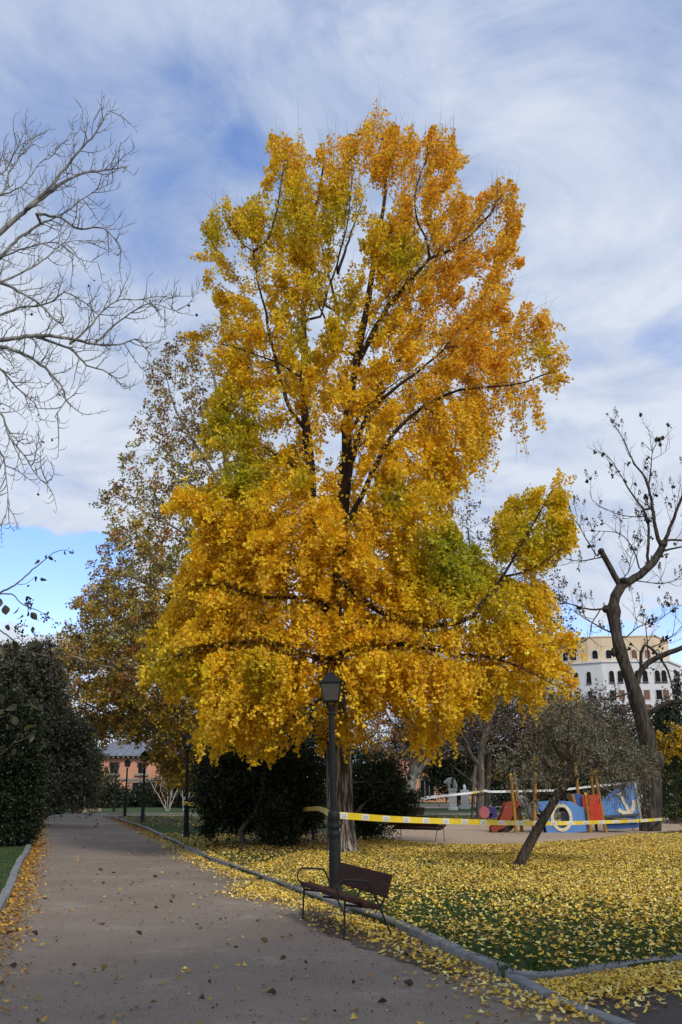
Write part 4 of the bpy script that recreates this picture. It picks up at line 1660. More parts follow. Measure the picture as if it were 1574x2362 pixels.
B_GINKGO = bark_mat("ginkgo_bark", (0.065, 0.050, 0.041), (0.50, 0.42, 0.35), scale=15, zs=0.075, bump=1.0, lo=0.48, hi=0.62, dist=0.10, young=(4.0, 8.0, (0.062, 0.046, 0.036)))
B_GREY = bark_mat("grey_bark", (0.075, 0.062, 0.052), (0.19, 0.165, 0.14), scale=9, zs=0.2, bump=0.8)
B_DARK = bark_mat("dark_bark", (0.032, 0.024, 0.020), (0.085, 0.066, 0.052), scale=12, zs=0.15, bump=1.0)
B_PALE = bark_mat("pale_bark", (0.085, 0.08, 0.073), (0.29, 0.28, 0.26), scale=5, zs=0.5, bump=0.4, lo=0.35, hi=0.6)
B_WHITE = bark_mat("white_bark", (0.26, 0.24, 0.21), (0.46, 0.43, 0.39), scale=6, zs=0.4, bump=0.3)

# ---------------- the ginkgo
GK = [(872, 238), (895, 290), (925, 305), (950, 295), (962, 340), (985, 305), (1015, 290), (1043, 290), (1045, 335), (1078, 368), (1042, 400), (1070, 430), (1088, 455), (1092, 485), (1108, 470), (1122, 432), (1140, 416),
      (1185, 424), (1203, 470), (1195, 560), (1212, 608), (1190, 665), (1165, 690), (1180, 735), (1215, 708), (1266, 706), (1258, 765), (1306, 815), (1280, 850), (1306, 878), (1275, 912), (1248, 935), (1244, 975), (1215, 940), (1190, 945),
      (1150, 930), (1130, 985), (1128, 1060), (1090, 1080), (1062, 1130), (1040, 1185), (1052, 1235), (1110, 1290), (1140, 1245), (1146, 1182), (1180, 1150), (1192, 1172), (1238, 1132), (1284, 1098), (1304, 1130), (1304, 1190), (1336, 1252), (1290, 1285),
      (1262, 1325), (1250, 1390), (1270, 1440), (1330, 1468), (1285, 1520), (1316, 1570), (1322, 1592), (1275, 1612), (1240, 1640), (1200, 1612), (1150, 1600), (1120, 1640), (1070, 1640), (1035, 1680), (1000, 1715), (965, 1720),
      (945, 1670), (900, 1620), (855, 1640), (825, 1710), (770, 1715), (735, 1690), (690, 1670), (670, 1710), (610, 1745), (565, 1745), (545, 1710), (495, 1735), (500, 1700), (455, 1695), (480, 1655), (440, 1620), (400, 1580), (355, 1575), (330, 1530),
      (330, 1480), (385, 1420), (400, 1340), (440, 1275), (470, 1230), (430, 1190), (375, 1175), (420, 1125), (480, 1130), (490, 1100), (465, 1000), (480, 940), (530, 870), (500, 840), (430, 790), (500, 760), (515, 720), (480, 665), (478, 615), (500, 590),
      (450, 590), (480, 555), (470, 520), (495, 478), (525, 456), (545, 490), (600, 432), (622, 395), (640, 350), (612, 348), (636, 312), (690, 318), (702, 385), (735, 345), (765, 312), (800, 325), (830, 300), (850, 280)]
GB = G(790, 1966, LAWN)
YG = GB[1]
rng = np.random.default_rng(5)
ginkgo = empty("ginkgo_tree", GB, "huge golden ginkgo filling the middle of the picture, trunk behind the tall lamp", "tree")
T = Tree(rng)
T.limb([GB + np.array([0, 0, -0.15]), GB + np.array([0, 0, 0.12]), GB + np.array([-0.02, 0, 0.45])] + pl([(786, 1850), (782, 1750), (774, 1600), (768, 1460), (772, 1350)], YG), 0.58, 0.24, seg=0.25, rpow=0.26)
for i in range(12):        # root flare
    T.rad[i] = T.rad[i] * 1.0
vis = []          # limbs that show between the leaves: (traced line, half width in pixels)


def lb(pts, y0, y1, r0, r1, show=0, seg=0.4, wob=0.015):
    k = 0.85 if r0 > 0.2 else 0.62
    T.limb(pl(pts, YG + y0, YG + y1), r0 * k, r1 * k, seg=seg, wob=wob)
    if show:
        vis.append((pts, show, YG + min(y0, y1)))


lb([(770, 1360), (788, 1260), (793, 1180), (800, 1060), (804, 960), (826, 820), (848, 700), (868, 570), (886, 480), (890, 390), (878, 290)], 0, 0.3, 0.24, 0.03)
lb([(765, 1500), (728, 1370), (717, 1250), (716, 1110), (708, 1000), (699, 930), (703, 820), (702, 690), (712, 590), (735, 450), (748, 360)], 0, 0.2, 0.24, 0.03)
lb([(795, 1150), (812, 1068), (830, 998), (846, 954), (897, 906), (960, 860), (1030, 800)], 0, -1.0, 0.15, 0.04, 12)
lb([(830, 830), (866, 759), (899, 703), (937, 658), (964, 628), (991, 599), (1040, 575), (1110, 520), (1160, 450)], 0, -0.8, 0.14, 0.03, 11)
lb([(991, 599), (988, 557), (964, 515), (960, 440), (990, 350)], -0.5, -0.6, 0.07, 0.02, 7)
lb([(700, 985), (671, 951), (655, 893), (645, 855), (622, 781), (616, 722), (595, 652), (584, 581), (560, 562), (520, 500)], 0, -1.0, 0.11, 0.02, 9)
lb([(584, 581), (616, 558), (640, 480), (655, 380)], -0.8, -0.5, 0.06, 0.02, 6)
lb([(740, 730), (757, 669), (777, 611), (800, 520), (815, 400)], 0, -0.3, 0.07, 0.02, 7)
lb([(695, 870), (640, 835), (585, 817), (540, 800), (496, 791), (450, 770)], 0, -0.8, 0.07, 0.015, 7)
lb([(800, 1210), (866, 1080), (900, 1010), (975, 940), (1060, 900), (1180, 890), (1270, 860)], 0, -1.0, 0.13, 0.03, 9)
lb([(975, 940), (1050, 980), (1100, 1050)], -0.6, -1.0, 0.05, 0.02)
lb([(805, 1000), (930, 820), (1060, 760), (1180, 770), (1250, 740)], 0.2, 1.2, 0.09, 0.02)
lb([(775, 1330), (860, 1400), (960, 1445), (1058, 1435), (1090, 1422), (1160, 1330), (1220, 1230), (1275, 1130)], 0, -1.5, 0.15, 0.03, 8)
lb([(1160, 1330), (1230, 1310), (1310, 1255)], -1.2, -1.6, 0.06, 0.015)
lb([(770, 1520), (840, 1490), (885, 1487), (930, 1485), (1010, 1500), (1070, 1512), (1150, 1520), (1240, 1560), (1300, 1590)], -0.1, -2.4, 0.14, 0.02, 9)
lb([(1150, 1520), (1240, 1490), (1320, 1470)], -1.8, -2.2, 0.06, 0.02)
lb([(765, 1530), (708, 1508), (657, 1495), (600, 1478), (550, 1485), (492, 1492), (431, 1505), (350, 1530)], -0.1, -2.2, 0.13, 0.02, 8)
lb([(755, 1400), (700, 1378), (651, 1377), (603, 1378), (520, 1350), (440, 1350)], 0, -1.6, 0.11, 0.02, 8)
lb([(720, 1200), (640, 1190), (550, 1160), (460, 1150), (390, 1170)], 0, -1.6, 0.10, 0.02)
lb([(716, 1100), (640, 1050), (560, 1000), (490, 990)], 0, 1.3, 0.08, 0.02)
lb([(770, 1590), (730, 1620), (690, 1640), (640, 1690), (590, 1740)], -0.3, -2.6, 0.10, 0.015, 7)
lb([(770, 1560), (800, 1600), (850, 1620), (910, 1620), (970, 1690)], -0.3, -2.6, 0.10, 0.015)
lb([(765, 1480), (740, 1500), (700, 1560), (640, 1600), (540, 1650), (480, 1690)], -0.3, -3.0, 0.10, 0.015)
lb([(770, 1450), (800, 1430), (850, 1450), (900, 1500), (960, 1580)], -0.3, -3.4, 0.10, 0.015)
lb([(768, 1400), (750, 1350), (740, 1300), (700, 1290), (640, 1300)], -0.3, -3.2, 0.10, 0.015)
for k in range(9):      # boughs towards the back
    a = rng.uniform(650, 950)
    lb([(780, 1350 - k * 90), (780 * .5 + a * .5, 1300 - k * 95), (a, 1260 - k * 100)], 0.2, rng.uniform(2.0, 4.0), 0.09, 0.02)


def gdens(x, y, s):
    top = np.clip((1150 - y) / 700, 0, 1)
    d = 1.0 - 0.42 * top
    # thinner: the window of sky by the right stem, the hanging fringes at the right
    for hx, hy, hr in ((855, 505, 34), (735, 770, 26), (800, 640, 30), (650, 640, 26), (760, 1000, 30), (745, 1130, 24), (1000, 1150, 40), (640, 1000, 24), (545, 640, 20), (840, 690, 24), (1060, 700, 22), (930, 1020, 26), (830, 860, 22),
                       (990, 790, 22), (1105, 620, 20), (720, 560, 16), (600, 690, 18), (432, 1690, 42)):
        d = np.where(np.hypot(x - hx, (y - hy) * 0.8) < hr * (1.5 if hy < 1100 else 1.2), d * 0.03, d)
    return d


AX0 = np.array([GB[0], YG, 0])


def gk_dirs(Q, r, k=1.0):
    """the way boughs point: up at the top, level in the middle, hanging near the ground and in the fringes"""
    h = (Q[:, 2] - 3.0) / 20.0
    rd = Q - AX0
    rd[:, 2] = 0
    rd = unit(rd)
    x, y = to_pix(Q)
    n = len(Q)
    z = np.interp(h, [0, 0.25, 0.5, 0.7, 1.0], [-0.95, -0.30, 0.25, 1.3, 3.4]) + r.normal(0, 0.35, n)
    hang = r.uniform(0, 1, n) < np.interp(h, [0, .3, .6, .75], [0.6, 0.45, 0.25, 0.0])
    fr = (x > 960) & (x < 1300) & (y > 860) & (y < 1150)
    hang |= fr & (r.uniform(0, 1, n) < 0.75)
    z = np.where(hang, -1.7, z)
    up = (x > 1130) & (y > 1090) & (y < 1330) & (r.uniform(0, 1, n) < .85)
    hang &= ~up
    z = np.where(up, 1.3, z)
    return unit(0.8 * rd + np.stack([0 * h, 0 * h, z], 1) + r.normal(0, 0.22 * k, (n, 3))), hang, h


# boughs: a long plume each, with side sprays of the same leaning
cand, _ = crown_points(rng, GK, 4200, YG, depth=0.62, shell=0.50, front=0.64, hole=0.45, hfreq=1.15, seed=4, dens=gdens)
Bd, Bh, bh = gk_dirs(cand, rng)
Bl = rng.uniform(0.8, 1.7, len(cand))
Bdr = np.where(Bh, 0.45, np.interp(bh, [0, 0.4, 0.8], [0.40, 0.22, 0.04]))
endp = cand + Bd * Bl[:, None] * 0.85 - np.array([0, 0, 1.0]) * (Bdr * Bl)[:, None]
ex, ey = to_pix(endp)
ok = np.nonzero(inpoly(GK, ex, ey))[0][:1300]
cand, Bd, Bh, bh, Bl, Bdr = cand[ok], Bd[ok], Bh[ok], bh[ok], Bl[ok], Bdr[ok]
fill, _ = crown_points(rng, GK, 2100, YG, depth=0.60, shell=0.55, front=0.62, hole=0.35, hfreq=1.15, seed=4, dens=gdens)
T.grow(np.vstack([cand, fill]), bf=0.30, seg=0.6, tip=0.0042, jit=0.05, max_base=0.045)
tips = np.array([i for i in T.tips()])
TP = np.array(T.pos)
Of = TP[tips]
Df, Hf, hf = gk_dirs(Of, rng, 1.3)
Lf = rng.uniform(0.4, 0.85, len(Of))
drf = np.where(Hf, 0.5, np.interp(hf, [0, 0.4, 0.8], [0.45, 0.25, 0.05]))
ns = 8
tb = rng.uniform(-0.05, 0.8, (len(cand), ns, 1))
Ob = (cand[:, None] + Bd[:, None] * Bl[:, None, None] * tb - np.array([0, 0, 1.0]) * (Bdr * Bl)[:, None, None] * tb * np.abs(tb)).reshape(-1, 3)
Db = unit(np.repeat(Bd, ns, 0) + rng.normal(0, 0.36, (len(Ob), 3)))
Lb = np.repeat(Bl, ns) * rng.uniform(0.35, 0.62, len(Ob))
drb = np.repeat(np.where(Bh, 0.5, np.interp(bh, [0, 0.4, 0.8], [0.45, 0.25, 0.05])), ns)
O, Dr, Ls, droop = np.vstack([Ob, Of]), np.vstack([Db, Df]), np.concatenate([Lb, Lf]), np.concatenate([drb, drf])
h = (O[:, 2] - 3.0) / 20.0
droop = droop * rng.uniform(0.6, 1.2, len(O))
# sprays that would fill the notches of the outline stay short
ex, ey = to_pix(O + Dr * Ls[:, None] * 0.95 - np.array([0, 0, 1.0]) * (droop * Ls)[:, None])
inn = inpoly(GK, ex, ey)
ox, oy = to_pix(O)
Ls = np.where(inn, Ls, Ls * np.where(rng.uniform(0, 1, len(O)) < 0.25, 0.8, 0.35))
# foxtails that give the outline its points and the hems their fringes (traced from root to tip)
FOX = [(872, 330, 873, 240), (850, 350, 846, 285), (640, 420, 638, 312), (690, 400, 694, 312), (660, 400, 655, 318), (1015, 390, 1022, 290), (1040, 380, 1043, 296), (985, 380, 988, 305), (950, 370, 951, 298), (910, 350, 903, 290),
       (765, 400, 762, 312), (800, 390, 803, 318), (1140, 520, 1140, 416), (1180, 510, 1186, 424), (1110, 530, 1105, 470), (1150, 480, 1160, 425), (500, 560, 498, 470), (525, 540, 524, 456), (550, 540, 552, 480), (500, 590, 446, 592), (490, 570, 472, 520),
       (1030, 400, 1076, 370), (1235, 780, 1264, 706), (1200, 780, 1212, 708), (1260, 850, 1306, 815), (1250, 890, 1306, 876), (1190, 600, 1210, 606), (1170, 560, 1198, 530), (1270, 1190, 1291, 1097), (1285, 1180, 1302, 1130), (1240, 1210, 1240, 1132), (1190, 1240, 1188, 1142), (1150, 1270, 1148, 1185),
       (1270, 1260, 1336, 1252), (1280, 1480, 1332, 1467), (1270, 1540, 1316, 1550), (1290, 1570, 1322, 1595), (420, 1180, 372, 1172), (470, 780, 430, 768), (480, 620, 476, 660), (470, 1690, 444, 1712), (460, 1320, 400, 1345), (440, 1400, 385, 1425),
       (1060, 930, 1064, 1180), (1020, 950, 1030, 1150), (1090, 930, 1095, 1130), (1110, 900, 1124, 1150), (1130, 920, 1138, 1110), (1150, 890, 1152, 1020), (1180, 880, 1184, 1000), (1195, 880, 1208, 1045), (1230, 880, 1244, 1005), (990, 960, 985, 1140), (960, 960, 955, 1120), (1080, 960, 1078, 1160),
       (590, 1680, 578, 1776), (550, 1670, 545, 1745), (622, 1680, 626, 1766), (500, 1680, 490, 1752), (600, 1690, 604, 1760), (690, 1640, 684, 1736), (745, 1670, 746, 1744), (800, 1650, 802, 1738), (828, 1640, 832, 1736), (775, 1650, 778, 1720), (960, 1670, 958, 1746), (1000, 1670, 1005, 1748), (1030, 1630, 1036, 1716),
       (980, 1660, 985, 1730), (1130, 1570, 1124, 1655), (1205, 1570, 1206, 1652), (1235, 1560, 1240, 1655), (1160, 1560, 1165, 1630), (400, 1550, 392, 1640), (340, 1520, 328, 1600), (880, 1570, 882, 1650), (915, 1580, 925, 1660), (1080, 1590, 1075, 1670)]
fo, fd, fl = [], [], []
for x0, y0, x1, y1 in FOX:
    dep = rng.uniform(-2.4, 0.2) if y0 > 1400 else rng.uniform(-1.2, 0.6)
    a, b = P(x0, y0, YG + dep), P(x1, y1, YG + dep + rng.uniform(-.3, .3))
    for q in range(7):
        c = a + rng.normal(0, 0.13, 3)
        e = b + rng.normal(0, 0.10, 3) - c
        e = e * (1.0 if q == 0 else rng.uniform(0.6, 0.95))
        fo.append(c)
        fd.append(unit(e))
        fl.append(np.linalg.norm(e))
nf = len(fo)
O, Dr, Ls, droop, h = np.vstack([O, fo]), np.vstack([Dr, fd]), np.concatenate([Ls, fl]), np.concatenate([droop, np.zeros(nf)]), np.concatenate([h, (np.array(fo)[:, 2] - 3) / 20])
ox, oy = to_pix(O)
oo = inpoly(GK, ox, oy) | (rng.uniform(0, 1, len(O)) < 0.2)
O, Dr, Ls, droop, h = O[oo], Dr[oo], Ls[oo], droop[oo], h[oo]
kk = 46
C, D, si = sprays(rng, O, Dr, Ls, droop, kk, 0.125)
# keep some leaves off, so that neither tips nor sprays are evenly clothed
keep = rng.uniform(0, 1, len(C)) < np.repeat(rng.uniform(0.5, 1.0, len(O)), kk) * np.repeat(np.interp(h, [0, .5, 1], [1.0, 0.82, 0.72]), kk)
lx, ly = to_pix(C)
for line, w, yl in vis:
    near = (seg_dist(lx, ly, line) < w + 6) & (C[:, 1] < yl + 0.6)
    keep &= ~(near & (rng.uniform(0, 1, len(C)) < 0.88))
keep &= C[:, 2] > 1.9
C, D, si = C[keep], D[keep], si[keep]
lx, ly = lx[keep], ly[keep]
# colour of the leaves: orange in the upper right, greenish in the patches that turned last
gold, orange, olive, green = np.array([0.94, 0.575, 0.022]), np.array([0.91, 0.47, 0.036]), np.array([0.68, 0.52, 0.018]), np.array([0.36, 0.38, 0.022])
wo = np.clip(np.exp(-(((lx - 1120) / 260) ** 2 + ((ly - 560) / 300) ** 2)) * 1.2 + np.exp(-(((lx - 880) / 250) ** 2 + ((ly - 330) / 110) ** 2)) + np.exp(-(((lx - 1180) / 130) ** 2 + ((ly - 830) / 160) ** 2)) * .7, 0, 1)
wl = np.zeros(len(C))
for gx, gy, sx, sy, w in ((640, 500, 130, 110, .55), (790, 520, 110, 110, .65), (500, 540, 50, 70, .65), (760, 720, 130, 130, .5), (540, 990, 95, 90, .8), (560, 1090, 80, 80, .9), (1060, 1290, 120, 120, 1.1), (1230, 1230, 100, 110, .75),
                          (930, 590, 60, 60, .7), (700, 780, 40, 60, .9), (1150, 1400, 120, 90, .55), (910, 1150, 40, 50, .9), (400, 1540, 90, 70, .6), (600, 1560, 60, 80, .55), (1240, 820, 60, 60, .4), (700, 1110, 40, 30, .7), (1150, 1600, 90, 60, .3)):
    wl = np.maximum(wl, 0.92 * w * np.exp(-(((lx - gx) / sx) ** 2 + ((ly - gy) / sy) ** 2)))
spr = rng.normal(0, 0.16, len(O))[si]
wl = np.clip(wl + spr * 0.9 + rng.normal(0, 0.10, len(C)), 0, 1)[:, None]
wo = np.clip(wo + spr + rng.normal(0, 0.10, len(C)), 0, 1)[:, None]
col = gold * (1 - wo) + orange * wo
col = np.where(wl < 0.5, col * (1 - wl * 2) + olive * wl * 2, olive * (2 - wl * 2) + green * (wl * 2 - 1))
col = col * np.exp(rng.normal(0, 0.15, (len(C), 1)) + rng.normal(0, 0.10, (len(O), 1))[si])
S = rng.uniform(0.062, 0.105, len(C)) * np.interp(C[:, 2], [2, 24], [1.0, 1.05])
trunk = T.mesh("trunk", B_GINKGO, ginkgo, big=28, noise=0.10)
leaves("crown", C, D, S, np.clip(col, 0, 0.95), M_LEAF, ginkgo, rng, 'fan', 0.5)
top = h > 0.55
V1, F1 = spray_twigs(None, O, Dr, Ls, droop, 0.0055)
V2, F2 = spray_twigs(None, O[top], Dr[top], Ls[top] * rng.uniform(1.1, 1.75, top.sum()), droop[top] * 0.4, 0.0065)
np_mesh("twigs", np.vstack([V1, V2]), np.vstack([F1, F2 + len(V1)]), B_DARK, ginkgo)["kind"] = "stuff"
print("ginkgo leaves", len(C), "sprays", len(O))


# ---------------- a general leafy tree from a traced outline
def leafy_tree(name, label, cat, base, outline, Y, n, per, palette, size, limbs, bark, seed, depth=0.7, shape='maple', hole=0.5, hfreq=0.8, tip=0.006, spr=(0.4, 0.9), rad=0.22, droop=0.25, zd=(0.0, 0.3),
               material=None, group=None, dens=None, lean=None, regions=None, twig=0.007, jitter=0.2, mb=0.06):
    r = np.random.default_rng(seed)
    root = empty(name, base, label, cat, group)
    t = Tree(r)
    for i, (pts, r0, r1) in enumerate(limbs):
        t.limb(pts, r0, r1, seg=0.5, wob=0.02 if i else 0.0)
    outs = outline if isinstance(outline[0][0], (tuple, list)) else [outline]
    aa = []
    for oo in outs:
        area = abs(sum(oo[i][0] * oo[i - 1][1] - oo[i - 1][0] * oo[i][1] for i in range(len(oo))))
        aa.append(area)
    pp = [crown_points(r, oo, max(30, int(n * a / sum(aa))), Y, depth=depth, shell=0.5, front=0.6, hole=hole, hfreq=hfreq, seed=seed, dens=dens)[0] for oo, a in zip(outs, aa)]
    t.grow(np.vstack(pp), bf=0.3, seg=0.9, tip=tip, jit=0.07, max_base=mb)
    tp = np.array(t.tips())
    A = np.array(t.pos)
    O = A[tp]
    pd = unit(O - A[np.array(t.par)[tp]])
    D0 = unit(pd + np.stack([np.zeros(len(O)), np.zeros(len(O)), r.normal(zd[0], zd[1], len(O))], 1) + r.normal(0, 0.45, (len(O), 3)))
    L = r.uniform(*spr, len(O))
    C, D, si = sprays(r, O, D0, L, droop, per, rad)
    keep = r.uniform(0, 1, len(C)) < np.repeat(r.uniform(0.25, 1.0, len(O)), per)
    C, D, si = C[keep], D[keep], si[keep]
    col = mixcol(r, len(O), palette, 0.12)[si]
    if regions is not None:
        col = regions(r, C, si, len(O), col)
    mixin = mixcol(r, len(C), palette, jitter)
    pick = r.uniform(0, 1, (len(C), 1)) < 0.35
    col = np.where(pick, mixin, col * np.exp(r.normal(0, jitter, (len(C), 1))))
    t.mesh("trunk", bark, root, big=18, noise=0.08)
    leaves("crown", C, D, r.uniform(0.7, 1.2, len(C)) * size, np.clip(col, 0, 0.9), material or M_LEAF, root, r, shape, 0.6)
    V, F = spray_twigs(None, O, D0, L, np.full(len(O), droop), twig, ext=1.15)
    np_mesh("twigs", V, F, bark, root)["kind"] = "stuff"
    return root


# ---------------- the plane tree behind the ginkgo, on the left
PY_ = 42.0
PO = [(520, 740), (440, 780), (420, 770), (350, 835), (365, 880), (330, 950), (345, 1000), (290, 1040), (285, 1100), (245, 1140), (265, 1200), (250, 1260), (215, 1330), (195, 1350), (190, 1420), (160, 1450), (150, 1490), (105, 1530), (100, 1580),
      (130, 1625), (200, 1665), (235, 1690), (300, 1680), (350, 1705), (380, 1770), (410, 1805), (445, 1800), (520, 1790), (600, 1740), (620, 1500), (610, 1200), (590, 1000), (560, 850)]
pb = G(610, 1898, LAWN)
PY_ = pb[1]
dark_brown, olive_g, rust, yel, pgreen = (0.17, 0.105, 0.06), (0.40, 0.32, 0.05), (0.48, 0.21, 0.045), (0.78, 0.49, 0.04), (0.30, 0.30, 0.055)


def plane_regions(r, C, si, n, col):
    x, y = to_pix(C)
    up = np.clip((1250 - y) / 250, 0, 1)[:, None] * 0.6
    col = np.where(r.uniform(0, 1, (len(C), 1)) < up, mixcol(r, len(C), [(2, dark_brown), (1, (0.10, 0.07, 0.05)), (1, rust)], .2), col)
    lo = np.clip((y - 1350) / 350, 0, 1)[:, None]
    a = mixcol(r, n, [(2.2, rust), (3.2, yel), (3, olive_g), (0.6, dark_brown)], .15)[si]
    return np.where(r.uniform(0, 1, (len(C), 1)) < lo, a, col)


def plane_dens(x, y, s):
    d = np.interp(y, [750, 1050, 1300, 1450, 1800], [0.26, 0.30, 0.55, 1.0, 1.0])
    for hx, hy, hr in ((170, 1575, 30), (210, 1560, 26), (300, 1150, 26), (330, 1210, 22), (250, 1640, 16), (380, 1080, 24), (150, 1600, 20), (300, 1480, 18)):
        d = np.where(np.hypot(x - hx, y - hy) < hr, d * 0.1, d)
    return d


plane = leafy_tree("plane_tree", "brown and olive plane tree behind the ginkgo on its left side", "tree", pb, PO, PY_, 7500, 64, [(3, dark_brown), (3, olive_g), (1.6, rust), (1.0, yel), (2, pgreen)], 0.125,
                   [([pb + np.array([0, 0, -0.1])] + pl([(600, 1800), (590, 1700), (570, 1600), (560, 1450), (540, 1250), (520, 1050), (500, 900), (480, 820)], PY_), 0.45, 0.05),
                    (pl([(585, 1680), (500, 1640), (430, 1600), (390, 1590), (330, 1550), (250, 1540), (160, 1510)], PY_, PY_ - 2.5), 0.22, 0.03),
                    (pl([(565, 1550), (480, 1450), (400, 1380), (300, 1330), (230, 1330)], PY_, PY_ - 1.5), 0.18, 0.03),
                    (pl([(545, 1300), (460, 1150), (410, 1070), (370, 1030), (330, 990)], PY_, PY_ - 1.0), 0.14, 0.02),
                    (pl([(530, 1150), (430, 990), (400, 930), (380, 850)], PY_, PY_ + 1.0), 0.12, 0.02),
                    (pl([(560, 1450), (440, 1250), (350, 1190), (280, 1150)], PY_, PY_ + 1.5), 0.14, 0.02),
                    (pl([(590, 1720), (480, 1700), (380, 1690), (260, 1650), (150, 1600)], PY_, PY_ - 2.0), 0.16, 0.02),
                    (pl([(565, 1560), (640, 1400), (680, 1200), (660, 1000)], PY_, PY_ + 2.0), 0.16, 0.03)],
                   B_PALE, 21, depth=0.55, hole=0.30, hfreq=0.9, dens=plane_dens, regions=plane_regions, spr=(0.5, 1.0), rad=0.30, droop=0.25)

# ---------------- plane tree with pinkish leaves, right of the ginkgo's trunk
b_ = G(943, 1872, LAWN)
leafy_tree("plane_tree", "leaning plane tree with rusty pink leaves seen under the ginkgo's right side", "tree", b_, [(800, 1560), (1010, 1540), (1030, 1640), (1010, 1700), (970, 1755), (900, 1770), (850, 1740), (825, 1690)], b_[1], 1300, 26,
           [(3, (0.30, 0.115, 0.06)), (2, (0.22, 0.10, 0.05)), (1.5, yel), (1.0, olive_g)], 0.17,
           [([b_ + np.array([0, 0, -0.1])] + pl([(946, 1830), (952, 1790), (960, 1750), (985, 1700), (1000, 1640), (1005, 1560)], b_[1]), 0.42, 0.08),
            (pl([(950, 1800), (985, 1755), (1010, 1720), (1040, 1650)], b_[1], b_[1] - 1), 0.22, 0.05), (pl([(955, 1770), (920, 1700), (890, 1640), (870, 1590)], b_[1], b_[1] + 1), 0.16, 0.04)],
           B_PALE, 23, spr=(0.5, 1.0), rad=0.3)

# ---------------- the split pollarded tree in the middle distance
b_ = G(1102, 1886, LAWN)
YM = b_[1]
leafy_tree("split_trunk_tree", "grey tree with a split trunk and knotted stub, white tape tied round it", "tree", b_,
           [[(1035, 1205), (1075, 1165), (1125, 1205), (1150, 1290), (1150, 1420), (1040, 1430), (1020, 1300)], [(1180, 1330), (1240, 1290), (1290, 1350), (1310, 1400), (1320, 1500), (1300, 1560), (1220, 1600), (1180, 1500)], [(940, 1640), (1150, 1560), (1230, 1620), (1240, 1680), (1190, 1720), (1010, 1740), (960, 1720)]],
           YM, 1300, 20, [(3, (0.115, 0.075, 0.062)), (2, (0.085, 0.06, 0.05)), (1, (0.16, 0.12, 0.05))], 0.13,
           [([b_ + np.array([0.15, 0, -0.1])] + pl([(1108, 1840), (1110, 1790), (1109, 1743), (1118, 1700), (1128, 1664), (1138, 1633), (1140, 1560), (1120, 1450), (1090, 1300), (1080, 1220)], YM), 0.25, 0.05),
            ([b_ + np.array([-0.34, 0.05, -0.1])] + pl([(1092, 1850), (1094, 1800), (1099, 1760)], YM), 0.13, 0.09),
            (pl([(1106, 1765), (1090, 1745), (1080, 1725), (1076, 1712)], YM, YM - 0.3), 0.15, 0.11),
            (pl([(1110, 1745), (1140, 1722), (1165, 1720), (1185, 1735), (1200, 1742)], YM, YM - 0.3), 0.16, 0.05),
            (pl([(1085, 1735), (1050, 1725), (1030, 1735), (1010, 1745)], YM, YM - 0.2), 0.09, 0.03),
            (pl([(1138, 1633), (1190, 1560), (1230, 1480), (1260, 1400)], YM, YM + 1), 0.14, 0.03),
            (pl([(1120, 1700), (1095, 1640), (1080, 1600)], YM, YM + 1), 0.10, 0.03)],
           B_GREY, 29, spr=(0.5, 1.1), rad=0.25, hole=0.45, droop=0.1, zd=(0.4, 0.3))

